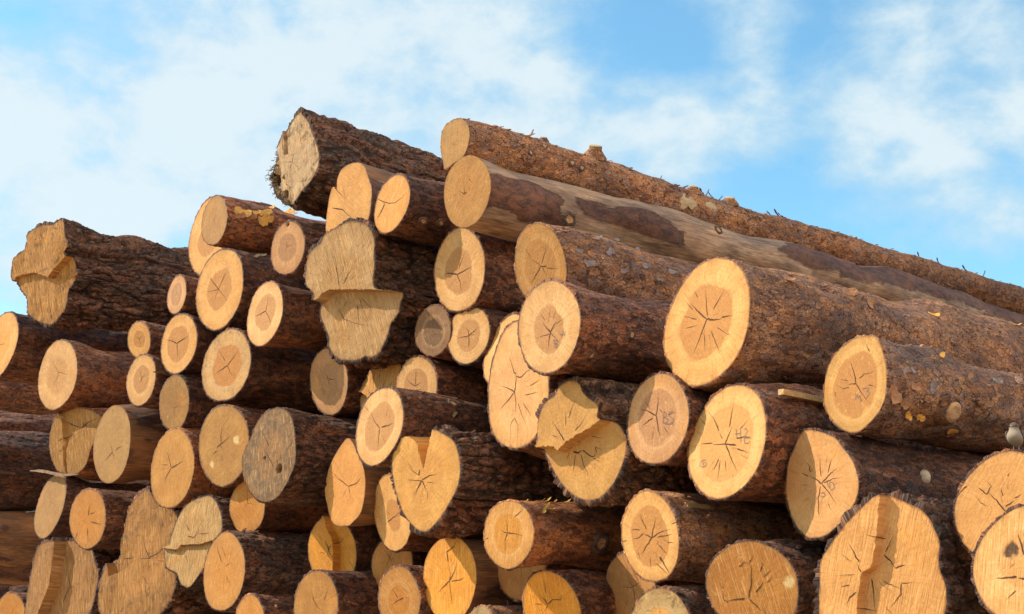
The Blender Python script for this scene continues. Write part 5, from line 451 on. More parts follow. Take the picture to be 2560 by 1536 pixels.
{'id': 'L43', 'loc': (0.9491, 5.5146, 0.4967), 'yaw': -47.94, 'pit': 0, 'tx': 0.236, 'tz': -0.075, 'out': [(0.1893, -0.002),(0.189, 0.0216),(0.1856, 0.045),(0.1787, 0.0678),(0.1683, 0.0894),(0.1545, 0.1091),(0.1379, 0.1265),(0.1192, 0.1416),(0.0989, 0.1545),(0.0773, 0.1652),(0.0545, 0.1736),(0.0308, 0.1796),(0.0063, 0.1826),(-0.0186, 0.1823),(-0.0434, 0.1785),(-0.0675, 0.1714),(-0.0905, 0.1613),(-0.1123, 0.1486),(-0.1326, 0.1335),(-0.1512, 0.1161),(-0.1674, 0.0963),(-0.1805, 0.0742),(-0.1896, 0.0503),(-0.1942, 0.0252),(-0.1942, -0.0001),(-0.19, -0.0248),(-0.1824, -0.0484),(-0.1722, -0.0705),(-0.1599, -0.0913),(-0.1458, -0.1107),(-0.1299, -0.1285),(-0.1119, -0.1445),(-0.092, -0.1582),(-0.0702, -0.1691),(-0.047, -0.177),(-0.0229, -0.1817),(0.0016, -0.1836),(0.0263, -0.1827),(0.0509, -0.179),(0.0749, -0.1723),(0.0978, -0.1624),(0.1189, -0.1492),(0.1376, -0.1328),(0.1534, -0.1139),(0.1659, -0.0931),(0.1755, -0.0711),(0.1825, -0.0484),(0.1871, -0.0254)], 'bark': 'thin', 'face': 'O3', 'label': 'round deep orange log with zigzag cracks at the bottom edge', 'hr': 0.0, 'dens': 1.8, 'pith': (-0.0183, -0.0401), 'crk': [[4, (-0.0182, -0.039),(-0.0033, 0.0098),(0.0041, 0.0804),(-0.0015, 0.0969)], [3, (-0.0015, 0.0969),(0.0161, 0.1293)], [3, (-0.0469, 0.0839),(-0.0248, 0.1),(-0.0017, 0.0942)], [5, (-0.1093, -0.0498),(-0.073, -0.0444),(-0.0342, -0.04)], [4, (-0.0167, -0.0417),(0.0131, -0.0687),(0.0345, -0.0902)], [4.5, (0.0137, -0.0163),(0.0373, 0.0069),(0.0519, 0.0268)], [3, (0.0646, 0.0202),(0.087, 0.0443)], [3, (0.0395, 0.0637),(0.0536, 0.0906),(0.0463, 0.107)], [2.5, (0.0521, 0.0419),(0.0772, 0.0633),(0.0892, 0.0685)], [2.5, (-0.1235, -0.006),(-0.1238, -0.0444),(-0.1067, -0.0553)], [1.5, (-0.1341, 0.0106),(-0.117, -0.0005)]], 'fk': [(0.1536, 0.0222, 0.023)]},
{'id': 'L44', 'loc': (0.5953, 5.9839, 0.7205), 'yaw': -47.94, 'pit': 0, 'tx': -0.157, 'tz': -0.075, 'out': [(0.1901, -0.0083),(0.1891, 0.0152),(0.1853, 0.0388),(0.1785, 0.0621),(0.1684, 0.0847),(0.1552, 0.106),(0.1392, 0.1258),(0.1208, 0.1438),(0.1002, 0.1599),(0.0777, 0.1736),(0.0534, 0.1846),(0.0278, 0.1921),(0.0013, 0.1955),(-0.0251, 0.1945),(-0.0507, 0.1892),(-0.0747, 0.1801),(-0.0968, 0.1681),(-0.1171, 0.1538),(-0.1356, 0.1378),(-0.1525, 0.1201),(-0.1673, 0.1006),(-0.1795, 0.0792),(-0.1885, 0.0561),(-0.1937, 0.0316),(-0.195, 0.0063),(-0.1923, -0.019),(-0.1863, -0.0439),(-0.1772, -0.0681),(-0.1654, -0.0912),(-0.1509, -0.113),(-0.1336, -0.133),(-0.1136, -0.1505),(-0.0913, -0.165),(-0.0673, -0.1762),(-0.0422, -0.1839),(-0.0166, -0.1884),(0.009, -0.1901),(0.0343, -0.1892),(0.0593, -0.1855),(0.0834, -0.1789),(0.1062, -0.169),(0.127, -0.1557),(0.1449, -0.1393),(0.1597, -0.1202),(0.1711, -0.0993),(0.1795, -0.0772),(0.1852, -0.0546),(0.1887, -0.0316)], 'bark': 'flaky3', 'face': 'P', 'label': 'pale log with big star-cracked heart and a wedge split lower right', 'hr': 0.68, 'dens': 1.8, 'pith': (0.0125, -0.0078), 'crk': [[4, (-0.0424, 0.0134),(-0.0145, 0.0051),(0.0125, -0.0078)], [3, (-0.1227, -0.0077),(-0.0683, -0.0018),(-0.0424, 0.0134)], [3, (-0.1229, 0.0349),(-0.0647, 0.03)], [3.5, (0.0125, -0.0078),(0.032, 0.039),(0.0508, 0.0798)], [3, (-0.0565, 0.1033),(-0.0372, 0.0601),(-0.0166, 0.0292)], [4, (0.0125, -0.0078),(-0.0349, -0.048),(-0.0622, -0.0771)], [3, (0.0125, -0.0078),(0.0668, 0.0138),(0.1466, 0.0252)], [3, (0.0532, -0.0064),(0.1487, 0.0035)], [3, (0.0478, -0.0299),(0.0859, -0.0635),(0.1159, -0.0831)], [9, (0.1119, -0.1577),(0.0759, -0.1102),(0.0578, -0.0892)], [4, (0.0287, -0.1151),(0.1064, -0.1664)], [2, (-0.0063, -0.0905),(-0.0057, -0.144)], [2, (-0.085, -0.0645),(-0.0787, -0.0947)], [2, (0.1129, -0.0292),(0.1581, -0.0336)], [2, (-0.1981, -0.0153),(-0.1578, -0.0125)], [2, (0.1535, 0.0454),(0.2003, 0.0578)]], 'spots': [('bare', 0.167, 0.662, 0.0683),('sliver', 0.245, 1.195, 0.0443, -25)]},
{'id': 'L45', 'loc': (-0.0174, 6.5302, 0.7549), 'yaw': -47.94, 'pit': 0, 'tx': 0.079, 'tz': 0.0, 'out': [(0.1638, -0.006),(0.1627, 0.0152),(0.1585, 0.0359),(0.1517, 0.0559),(0.1424, 0.0747),(0.131, 0.0923),(0.1176, 0.1082),(0.1022, 0.1221),(0.085, 0.1337),(0.0665, 0.1426),(0.0471, 0.149),(0.0272, 0.1529),(0.007, 0.1548),(-0.0132, 0.1549),(-0.0336, 0.1532),(-0.0541, 0.1493),(-0.0742, 0.1429),(-0.0934, 0.1334),(-0.1109, 0.1207),(-0.126, 0.1051),(-0.1384, 0.0872),(-0.1478, 0.0676),(-0.1545, 0.047),(-0.1586, 0.0258),(-0.1603, 0.0044),(-0.1594, -0.0171),(-0.1557, -0.0383),(-0.1491, -0.0587),(-0.1396, -0.0779),(-0.1275, -0.0954),(-0.1132, -0.111),(-0.0973, -0.1246),(-0.08, -0.1362),(-0.0617, -0.1458),(-0.0424, -0.1533),(-0.0223, -0.1583),(-0.0017, -0.1604),(0.019, -0.1593),(0.0391, -0.155),(0.0583, -0.1479),(0.0764, -0.1384),(0.0931, -0.1271),(0.1087, -0.1143),(0.1231, -0.1),(0.1361, -0.0841),(0.1472, -0.0666),(0.1559, -0.0475),(0.1615, -0.0271)], 'bark': 'smooth2', 'face': 'Y', 'label': 'round log end with glowing yellow orange heart and yellow shavings on its back', 'hr': 0.58, 'dens': 1.8, 'pith': (-0.0064, 0.0066), 'crk': [[2.5, (-0.0522, 0.0232),(-0.0292, 0.0106),(-0.0064, 0.0066)], [3, (-0.0064, 0.0066),(0.0435, 0.0004),(0.0929, -0.0089)], [2.5, (-0.0064, 0.0066),(-0.02, -0.0302),(-0.0199, -0.0889)], [2, (-0.0092, 0.0742),(-0.0064, 0.0086)], [2.5, (0.0436, 0.0819),(0.0976, 0.1142)], [2, (-0.1544, -0.0197),(-0.131, -0.0151)]], 'spots': [('knot', 0.465, -0.231, 0.0415),('shav', 0.229, 1.472, 0.0377, 10),('shav', 0.352, 1.471, 0.0312, -20),('shav', 0.1, 1.473, 0.0135, 10),('shav', 0.125, 0.811, 0.0403, 40),('shav', 0.538, 1.473, 0.0425, 5),('shav', 0.59, 1.087, 0.0425, -15),('shav', 0.183, 1.474, 0.0239, -30),('shav', 0.276, 1.472, 0.0241, 10),('shav', 0.171, 0.9, 0.0203, -10),('shav', 0.389, 1.47, 0.0139, 50)]},
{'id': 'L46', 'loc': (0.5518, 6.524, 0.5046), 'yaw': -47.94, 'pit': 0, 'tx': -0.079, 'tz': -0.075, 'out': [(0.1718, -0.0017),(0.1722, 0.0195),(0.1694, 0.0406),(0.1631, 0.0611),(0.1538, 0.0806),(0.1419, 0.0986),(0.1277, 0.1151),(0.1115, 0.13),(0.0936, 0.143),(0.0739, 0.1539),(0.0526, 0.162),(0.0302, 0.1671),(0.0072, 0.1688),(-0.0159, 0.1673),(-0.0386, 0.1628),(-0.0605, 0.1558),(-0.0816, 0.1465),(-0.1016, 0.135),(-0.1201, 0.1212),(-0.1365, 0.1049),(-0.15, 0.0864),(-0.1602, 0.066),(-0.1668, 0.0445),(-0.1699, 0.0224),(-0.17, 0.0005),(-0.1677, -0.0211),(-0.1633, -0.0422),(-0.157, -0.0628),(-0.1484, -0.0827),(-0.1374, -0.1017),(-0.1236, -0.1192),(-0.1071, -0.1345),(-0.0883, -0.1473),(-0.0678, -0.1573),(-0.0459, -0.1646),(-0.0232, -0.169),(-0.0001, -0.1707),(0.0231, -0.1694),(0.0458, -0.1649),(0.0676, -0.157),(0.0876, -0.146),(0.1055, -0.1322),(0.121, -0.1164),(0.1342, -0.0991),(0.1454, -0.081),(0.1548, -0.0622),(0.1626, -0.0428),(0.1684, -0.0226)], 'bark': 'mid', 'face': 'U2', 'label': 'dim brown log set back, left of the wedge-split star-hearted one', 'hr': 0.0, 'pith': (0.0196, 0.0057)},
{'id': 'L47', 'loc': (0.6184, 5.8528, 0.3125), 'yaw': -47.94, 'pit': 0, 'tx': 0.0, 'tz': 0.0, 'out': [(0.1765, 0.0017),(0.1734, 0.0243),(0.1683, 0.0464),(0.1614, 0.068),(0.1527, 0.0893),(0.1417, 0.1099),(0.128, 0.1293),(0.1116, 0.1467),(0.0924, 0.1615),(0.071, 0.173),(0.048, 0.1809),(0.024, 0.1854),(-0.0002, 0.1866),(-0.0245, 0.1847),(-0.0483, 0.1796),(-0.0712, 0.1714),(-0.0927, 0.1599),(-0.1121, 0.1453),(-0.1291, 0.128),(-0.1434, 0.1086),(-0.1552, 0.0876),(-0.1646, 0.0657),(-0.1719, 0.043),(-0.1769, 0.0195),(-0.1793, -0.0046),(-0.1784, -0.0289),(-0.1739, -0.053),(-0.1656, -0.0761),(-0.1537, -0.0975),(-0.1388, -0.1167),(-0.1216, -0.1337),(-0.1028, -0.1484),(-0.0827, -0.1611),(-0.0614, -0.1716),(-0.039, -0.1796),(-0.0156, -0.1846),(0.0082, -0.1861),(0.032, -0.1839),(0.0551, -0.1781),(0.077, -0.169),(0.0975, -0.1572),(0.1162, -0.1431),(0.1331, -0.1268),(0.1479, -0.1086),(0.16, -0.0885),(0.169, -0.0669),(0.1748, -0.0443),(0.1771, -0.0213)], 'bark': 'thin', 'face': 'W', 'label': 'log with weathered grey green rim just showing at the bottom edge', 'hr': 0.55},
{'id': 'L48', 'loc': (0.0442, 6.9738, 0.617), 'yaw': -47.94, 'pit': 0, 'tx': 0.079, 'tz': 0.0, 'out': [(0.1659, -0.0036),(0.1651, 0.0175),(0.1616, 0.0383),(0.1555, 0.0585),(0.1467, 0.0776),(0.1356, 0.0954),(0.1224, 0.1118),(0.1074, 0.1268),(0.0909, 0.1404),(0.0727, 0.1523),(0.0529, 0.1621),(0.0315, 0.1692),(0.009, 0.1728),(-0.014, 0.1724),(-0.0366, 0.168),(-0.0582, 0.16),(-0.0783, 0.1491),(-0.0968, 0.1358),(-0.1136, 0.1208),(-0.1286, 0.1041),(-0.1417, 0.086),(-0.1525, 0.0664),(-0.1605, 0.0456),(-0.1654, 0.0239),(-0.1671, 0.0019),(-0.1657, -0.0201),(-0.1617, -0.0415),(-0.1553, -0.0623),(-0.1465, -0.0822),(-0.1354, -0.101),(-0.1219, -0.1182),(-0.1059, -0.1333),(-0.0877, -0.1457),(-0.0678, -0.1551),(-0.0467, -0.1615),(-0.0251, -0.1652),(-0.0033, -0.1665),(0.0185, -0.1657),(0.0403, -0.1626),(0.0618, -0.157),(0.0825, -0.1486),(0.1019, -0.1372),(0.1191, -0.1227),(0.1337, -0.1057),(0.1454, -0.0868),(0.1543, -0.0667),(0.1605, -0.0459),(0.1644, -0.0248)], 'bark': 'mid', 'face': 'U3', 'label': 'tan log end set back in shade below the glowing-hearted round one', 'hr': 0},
{'id': 'L49', 'loc': (0.1837, 6.5428, 0.4175), 'yaw': -47.94, 'pit': 0, 'tx': 0.157, 'tz': -0.15, 'out': [(0.167, -0.0001),(0.1628, 0.022),(0.1559, 0.0433),(0.1469, 0.0635),(0.1359, 0.0827),(0.1231, 0.1006),(0.1084, 0.1169),(0.0919, 0.1312),(0.0738, 0.1431),(0.0545, 0.1525),(0.0343, 0.1593),(0.0136, 0.1638),(-0.0073, 0.166),(-0.0284, 0.1659),(-0.0494, 0.1633),(-0.07, 0.1577),(-0.0895, 0.1489),(-0.1073, 0.1368),(-0.1227, 0.1217),(-0.1356, 0.1042),(-0.1458, 0.0849),(-0.1537, 0.0645),(-0.1593, 0.0432),(-0.1628, 0.0213),(-0.1638, -0.0012),(-0.1621, -0.0239),(-0.157, -0.0464),(-0.1486, -0.068),(-0.137, -0.088),(-0.1227, -0.106),(-0.1063, -0.1218),(-0.0884, -0.1352),(-0.0694, -0.1464),(-0.0496, -0.1553),(-0.0292, -0.1617),(-0.0083, -0.1654),(0.0126, -0.1662),(0.0332, -0.1639),(0.053, -0.1589),(0.072, -0.1516),(0.0899, -0.1422),(0.1069, -0.1309),(0.1229, -0.1179),(0.1373, -0.1027),(0.1497, -0.0853),(0.1593, -0.0659),(0.1656, -0.0447),(0.1681, -0.0226)], 'bark': 'mid', 'face': 'O', 'label': 'bright orange log end crossing the bottom edge, below the glowing-hearted round one', 'hr': 0, 'pith': (-0.0179, 0.0096), 'crk': [[3, (-0.0174, 0.0128),(-0.0347, 0.0352),(-0.0603, 0.0578)], [3, (-0.0174, 0.0128),(0.0143, 0.0352),(0.0629, 0.0352),(0.0681, 0.0607)], [2, (-0.1038, 0.0145),(-0.0539, 0.0159)], [2, (-0.0179, 0.0096),(-0.043, -0.0227)], [2, (-0.022, 0.0674),(-0.0219, 0.1254)]]},
{'id': 'L50', 'loc': (-0.1515, 6.8854, 0.2961), 'yaw': -47.94, 'pit': 0, 'tx': -0.079, 'tz': 0.0, 'out': [(0.1283, 0.0018),(0.1278, 0.0179),(0.1245, 0.0337),(0.1188, 0.0489),(0.1109, 0.0631),(0.1012, 0.0761),(0.0901, 0.088),(0.0777, 0.0988),(0.0641, 0.1082),(0.0493, 0.116),(0.0334, 0.1219),(0.0168, 0.1254),(-0.0003, 0.1263),(-0.0174, 0.1249),(-0.034, 0.1211),(-0.0501, 0.1154),(-0.0652, 0.1078),(-0.0794, 0.0985),(-0.0922, 0.0875),(-0.1032, 0.0748),(-0.112, 0.0606),(-0.1184, 0.0453),(-0.1223, 0.0294),(-0.1241, 0.0133),(-0.124, -0.0027),(-0.1225, -0.0186),(-0.1196, -0.0343),(-0.1151, -0.0498),(-0.1088, -0.065),(-0.1004, -0.0793),(-0.0897, -0.0923),(-0.0769, -0.1035),(-0.0623, -0.1125),(-0.0465, -0.1193),(-0.03, -0.1238),(-0.013, -0.1261),(0.004, -0.1264),(0.0209, -0.1245),(0.0373, -0.1204),(0.0528, -0.1141),(0.0671, -0.1057),(0.0799, -0.0955),(0.0911, -0.084),(0.1009, -0.0714),(0.1093, -0.0581),(0.1165, -0.0441),(0.1223, -0.0294),(0.1264, -0.0141)], 'bark': 'flaky3', 'face': 'W', 'label': 'log barely rising over the bottom edge between two bright orange ends', 'hr': 0, 'spots': [('sliver', 0.181, 1.576, 0.0252, 110)]},
{'id': 'L51', 'loc': (-0.322, 7.1487, 0.5606), 'yaw': -47.94, 'pit': 0, 'tx': 0.0, 'tz': 0.0, 'out': [(0.2151, -0.0039),(0.2153, 0.0248),(0.2112, 0.0535),(0.2024, 0.0815),(0.1893, 0.1077),(0.1725, 0.1317),(0.1527, 0.153),(0.1306, 0.1715),(0.1068, 0.1872),(0.0814, 0.1998),(0.0549, 0.2091),(0.0275, 0.2146),(-0.0002, 0.2161),(-0.0276, 0.2137),(-0.0542, 0.2078),(-0.0799, 0.1989),(-0.1046, 0.1874),(-0.1283, 0.1734),(-0.1506, 0.1567),(-0.1709, 0.137),(-0.1884, 0.1141),(-0.2021, 0.0883),(-0.2112, 0.0602),(-0.2156, 0.0308),(-0.2154, 0.001),(-0.2114, -0.0284),(-0.2041, -0.0571),(-0.1938, -0.0848),(-0.1807, -0.1113),(-0.1646, -0.136),(-0.1454, -0.1583),(-0.1233, -0.1775),(-0.0988, -0.193),(-0.0726, -0.2046),(-0.0454, -0.2124),(-0.0179, -0.2167),(0.0097, -0.2178),(0.0369, -0.2156),(0.0636, -0.2101),(0.0891, -0.2009),(0.1128, -0.1881),(0.1343, -0.1718),(0.1532, -0.1526),(0.1694, -0.1312),(0.1831, -0.1082),(0.1946, -0.0839),(0.204, -0.0584),(0.2111, -0.0317)], 'bark': 'peel2', 'face': 'O', 'label': 'big bright orange oval log end with chalky white scratches, bottom centre', 'hr': 0, 'dens': 1.3, 'pith': (0.0032, -0.0127), 'crk': [[4, (0.06, 0.1947),(0.0402, 0.1598),(-0.0217, 0.133),(-0.0095, 0.0829)], [2.5, (-0.0095, 0.0829),(0.0084, 0.0189),(0.0032, -0.0127)], [3, (0.0032, -0.0127),(0.042, 0.0326),(0.0615, 0.0815)], [3.5, (0.0032, -0.0127),(-0.0473, -0.0441),(-0.0868, -0.0722)], [3, (0.0202, -0.0164),(0.0871, -0.0087),(0.1256, 0.0048)], [2, (0.0033, -0.0163),(0.0156, -0.0866),(0.0332, -0.1425)]]},
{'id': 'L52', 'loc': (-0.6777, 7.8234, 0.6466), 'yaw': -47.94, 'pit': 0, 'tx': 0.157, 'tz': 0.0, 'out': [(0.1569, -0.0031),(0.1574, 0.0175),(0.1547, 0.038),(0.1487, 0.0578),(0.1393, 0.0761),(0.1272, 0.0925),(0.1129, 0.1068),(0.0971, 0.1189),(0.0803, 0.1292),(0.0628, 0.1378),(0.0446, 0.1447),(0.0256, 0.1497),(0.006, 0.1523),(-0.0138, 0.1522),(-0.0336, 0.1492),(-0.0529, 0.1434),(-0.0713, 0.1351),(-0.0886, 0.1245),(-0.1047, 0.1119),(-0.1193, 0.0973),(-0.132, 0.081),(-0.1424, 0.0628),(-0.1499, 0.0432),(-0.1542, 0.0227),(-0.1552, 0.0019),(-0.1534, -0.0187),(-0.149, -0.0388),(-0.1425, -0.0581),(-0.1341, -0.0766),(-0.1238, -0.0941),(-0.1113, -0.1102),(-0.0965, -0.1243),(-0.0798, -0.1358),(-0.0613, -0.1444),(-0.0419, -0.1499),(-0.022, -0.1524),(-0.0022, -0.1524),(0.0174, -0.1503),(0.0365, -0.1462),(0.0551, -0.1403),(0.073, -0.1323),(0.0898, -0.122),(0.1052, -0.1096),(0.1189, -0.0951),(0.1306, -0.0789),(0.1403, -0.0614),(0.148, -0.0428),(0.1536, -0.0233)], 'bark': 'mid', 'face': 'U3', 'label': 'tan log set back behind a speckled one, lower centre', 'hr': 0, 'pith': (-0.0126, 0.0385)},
{'id': 'L53', 'loc': (-0.5964, 7.3841, 0.4608), 'yaw': -47.94, 'pit': 0, 'tx': 0.079, 'tz': -0.075, 'out': [(0.1631, -0.0007),(0.161, 0.0211),(0.1558, 0.042),(0.1481, 0.0619),(0.1385, 0.0806),(0.1272, 0.0981),(0.1144, 0.1144),(0.1, 0.1292),(0.0838, 0.1422),(0.0658, 0.1528),(0.0464, 0.1603),(0.026, 0.1645),(0.0052, 0.1655),(-0.0155, 0.1636),(-0.0358, 0.1592),(-0.0556, 0.1526),(-0.0748, 0.1437),(-0.093, 0.1325),(-0.1098, 0.1189),(-0.1247, 0.1029),(-0.1373, 0.0847),(-0.1472, 0.0648),(-0.1545, 0.0437),(-0.1592, 0.0219),(-0.1614, -0.0004),(-0.161, -0.0228),(-0.1578, -0.0451),(-0.1516, -0.0666),(-0.1421, -0.0867),(-0.1294, -0.1047),(-0.1141, -0.1201),(-0.0969, -0.1327),(-0.0785, -0.1426),(-0.0594, -0.1502),(-0.04, -0.1559),(-0.0203, -0.1598),(-0.0003, -0.1618),(0.02, -0.1615),(0.0403, -0.1585),(0.0601, -0.1524),(0.079, -0.1435),(0.0966, -0.1318),(0.1127, -0.1179),(0.127, -0.1019),(0.1395, -0.0842),(0.1497, -0.0649),(0.1574, -0.0443),(0.1619, -0.0227)], 'bark': 'mid', 'face': 'T3', 'label': 'dull orange streaked log at the bottom, left of the big orange oval', 'hr': 0.5, 'pith': (-0.0059, -0.0114), 'crk': [[3, (-0.0687, -0.0405),(-0.0059, -0.0114),(0.0334, 0.003)], [2, (-0.0464, 0.0505),(-0.0108, -0.0005)]]},
{'id': 'L54', 'loc': (-1.0925, 7.7781, 0.4319), 'yaw': -47.94, 'pit': 0, 'tx': 0.157, 'tz': 0.0, 'out': [(0.1756, -0.0005),(0.1735, 0.022),(0.1685, 0.0439),(0.1612, 0.0651),(0.1518, 0.0855),(0.1405, 0.105),(0.1269, 0.1233),(0.111, 0.14),(0.0927, 0.1544),(0.0721, 0.1657),(0.05, 0.1736),(0.0268, 0.178),(0.0033, 0.179),(-0.0201, 0.1768),(-0.043, 0.1718),(-0.0651, 0.164),(-0.0859, 0.1534),(-0.1049, 0.1399),(-0.1217, 0.1239),(-0.136, 0.1056),(-0.1475, 0.0858),(-0.1566, 0.065),(-0.1637, 0.0435),(-0.1688, 0.0215),(-0.172, -0.0011),(-0.1729, -0.0242),(-0.1708, -0.0475),(-0.1651, -0.0704),(-0.1556, -0.0921),(-0.1426, -0.112),(-0.1264, -0.1294),(-0.1079, -0.1441),(-0.0877, -0.1561),(-0.0664, -0.1654),(-0.0442, -0.1722),(-0.0214, -0.1762),(0.0017, -0.1771),(0.0246, -0.1747),(0.0468, -0.1691),(0.0679, -0.1605),(0.0876, -0.1493),(0.1058, -0.1362),(0.1225, -0.1213),(0.1377, -0.1047),(0.1509, -0.0865),(0.1619, -0.0667),(0.1699, -0.0455),(0.1745, -0.0232)], 'bark': 'mid', 'face': 'U4', 'label': 'tan log with soft light markings and brown flaking bark, bottom edge', 'hr': 0, 'dens': 1.3, 'pith': (0.0115, -0.0168), 'crk': [[2, (0.0655, 0.0213),(0.0965, 0.0743)], [2, (0.0115, -0.0168),(-0.024, 0.029),(-0.0194, 0.0519)], [2, (0.0115, -0.0168),(0.057, -0.0393)]]},
{'id': 'L55', 'loc': (-1.0751, 8.122, 0.7279), 'yaw': -47.94, 'pit': 0, 'tx': 0.0, 'tz': -0.15, 'out': [(0.2097, -0.0052),(0.2098, 0.0212),(0.2055, 0.0474),(0.1969, 0.0727),(0.1841, 0.0965),(0.1678, 0.1184),(0.1485, 0.1381),(0.127, 0.1557),(0.1035, 0.1713),(0.0782, 0.1846),(0.0511, 0.1952),(0.0224, 0.2024),(-0.0074, 0.2056),(-0.0374, 0.2044),(-0.027, 0.1962),(-0.0549, 0.1871),(-0.0811, 0.175),(-0.1056, 0.1605),(-0.1285, 0.144),(-0.1496, 0.1256),(-0.1685, 0.1051),(-0.1846, 0.0825),(-0.1972, 0.0579),(-0.2055, 0.0318),(-0.2095, 0.0048),(-0.2092, -0.0225),(-0.2048, -0.0496),(-0.1965, -0.0759),(-0.1845, -0.1012),(-0.1687, -0.1247),(-0.149, -0.1457),(-0.1257, -0.1635),(-0.0995, -0.1775),(-0.0714, -0.1873),(-0.0423, -0.1934),(-0.0132, -0.1961),(-0.0238, -0.1958),(0.0048, -0.1938),(0.0331, -0.1897),(0.0609, -0.1831),(0.0879, -0.1736),(0.1133, -0.1608),(0.1365, -0.1447),(0.1568, -0.1257),(0.1739, -0.1044),(0.1878, -0.0812),(0.1984, -0.0568),(0.2058, -0.0313)], 'bark': 'smooth', 'face': 'O', 'label': 'orange log split by a slanting ledge, bottom hidden by a brown log', 'hr': 0, 'reg': [(0.05, [(-0.0278, 0.2745),(-0.0064, 0.1438),(0.0469, 0.0774),(0.0503, 0.013),(-0.0079, -0.2905),(0.3635, -0.2901),(0.4542, 0.2503)])], 'pith': (-0.0127, 0.024), 'crk': [[4, (-0.0202, 0.0648),(0.0175, -0.0091),(0.0525, -0.0542)], [2.5, (-0.0012, 0.0075),(0.0636, 0.0541),(0.1041, 0.085)], [2, (-0.0885, 0.0005),(-0.0393, -0.0088)], [2, (-0.0133, -0.0256),(0.0104, 0.0302)]]},
{'id': 'L56', 'loc': (-1.4325, 8.0794, 1.2893), 'yaw': -47.94, 'pit': 0, 'tx': 0.079, 'tz': 0.075, 'out': [(0.0332, 0.2764),(0.1182, 0.2514),(0.1891, 0.1824),(0.2353, 0.0549),(0.2467, -0.0602),(0.2094, -0.1551),(0.1308, -0.2398),(0.043, -0.2744),(-0.0683, -0.2583),(-0.1614, -0.1997),(-0.2331, -0.1118),(-0.2627, -0.0254),(-0.2534, 0.042),(-0.2041, 0.1234),(-0.1677, 0.1971),(-0.0874, 0.2581)], 'bark': 'thick2', 'face': 'K', 'label': 'mud-smeared grey log end with a dark chipped hole, lower left centre', 'hr': 0, 'dens': 1.5, 'pith': (0.0483, -0.0631), 'crk': [[3, (-0.0966, 0.1485),(-0.0459, 0.0937),(-0.0194, 0.0581)], [3, (-0.0567, 0.0358),(0.0002, -0.0184),(0.0497, -0.0715)], [4, (0.0768, -0.0321),(0.1053, -0.0834)]], 'fk': [(0.1046, -0.0956, 0.0305),(-0.0474, -0.0192, 0.0127)]},
{'id': 'L57', 'loc': (-1.6764, 8.7239, 1.0327), 'yaw': -47.94, 'pit': 0, 'tx': 0.157, 'tz': 0.0, 'out': [(0.1647, -0.0077),(0.1634, 0.0148),(0.1598, 0.0373),(0.1538, 0.0596),(0.145, 0.0811),(0.1332, 0.1012),(0.1187, 0.1195),(0.1019, 0.1352),(0.0832, 0.1484),(0.0633, 0.1589),(0.0424, 0.1668),(0.0211, 0.1721),(-0.0006, 0.1745),(-0.0222, 0.1738),(-0.0433, 0.1698),(-0.0634, 0.1625),(-0.082, 0.1523),(-0.099, 0.1396),(-0.1143, 0.1251),(-0.1283, 0.1091),(-0.1409, 0.0916),(-0.1519, 0.0727),(-0.1609, 0.052),(-0.1671, 0.0299),(-0.1698, 0.0065),(-0.1687, -0.0173),(-0.1638, -0.0408),(-0.1553, -0.0634),(-0.144, -0.0845),(-0.1304, -0.1038),(-0.1148, -0.1212),(-0.0976, -0.1366),(-0.0788, -0.1495),(-0.0588, -0.1596),(-0.0379, -0.1666),(-0.0166, -0.1705),(0.0047, -0.1714),(0.0256, -0.1698),(0.046, -0.1659),(0.0659, -0.16),(0.085, -0.1519),(0.1032, -0.1414),(0.1199, -0.1282),(0.1344, -0.1123),(0.1461, -0.0939),(0.1549, -0.0737),(0.1607, -0.0522),(0.1639, -0.0301)], 'bark': 'smooth', 'face': 'T3', 'label': 'tan log end peeking out below the mud-smeared grey one', 'hr': 0, 'pith': (0.0021, 0.0199)},
{'id': 'L58', 'loc': (-1.8524, 8.7677, 1.4244), 'yaw': -47.94, 'pit': 0, 'tx': 0.157, 'tz': -0.075, 'out': [(0.242, -0.0178),(0.2437, 0.0141),(0.2422, 0.046),(0.2373, 0.0777),(0.2284, 0.1087),(0.2152, 0.1381),(0.1976, 0.1651),(0.1757, 0.1888),(0.1504, 0.2087),(0.1226, 0.2247),(0.0931, 0.237),(0.0623, 0.2461),(0.0305, 0.252),(-0.0021, 0.2544),(-0.0352, 0.2527),(-0.0682, 0.246),(-0.1002, 0.2342),(-0.13, 0.2172),(-0.1569, 0.1957),(-0.1804, 0.1706),(-0.2005, 0.1429),(-0.2171, 0.1132),(-0.2302, 0.082),(-0.2395, 0.0496),(-0.2445, 0.0165),(-0.2449, -0.0168),(-0.2407, -0.0494),(-0.2322, -0.0809),(-0.22, -0.1107),(-0.2048, -0.1389),(-0.187, -0.1654),(-0.1666, -0.1902),(-0.1434, -0.2128),(-0.1171, -0.2323),(-0.0878, -0.2476),(-0.0561, -0.2576),(-0.0229, -0.2617),(0.0106, -0.26),(0.0434, -0.2531),(0.0748, -0.2418),(0.1045, -0.2271),(0.1323, -0.2092),(0.1578, -0.1886),(0.1807, -0.1651),(0.2005, -0.139),(0.2166, -0.1106),(0.2288, -0.0805),(0.2372, -0.0494)], 'bark': 'mid', 'face': 'U5', 'label': 'golden tan oval log with lighter knots beside the mud-smeared grey one', 'hr': 0, 'pith': (-0.0256, 0.0127), 'crk': [[3, (-0.0679, -0.0113),(-0.0258, 0.0083),(0.0231, 0.0317),(0.0649, 0.0536)], [2.5, (-0.0256, 0.0127),(-0.0238, 0.0666),(-0.0084, 0.1149)], [2, (-0.0329, -0.0002),(-0.0063, -0.029)], [2, (-0.1179, -0.0529),(-0.0617, -0.0342)]], 'fk': [(0.1249, 0.0242, 0.0323),(-0.1171, -0.116, 0.024)]},
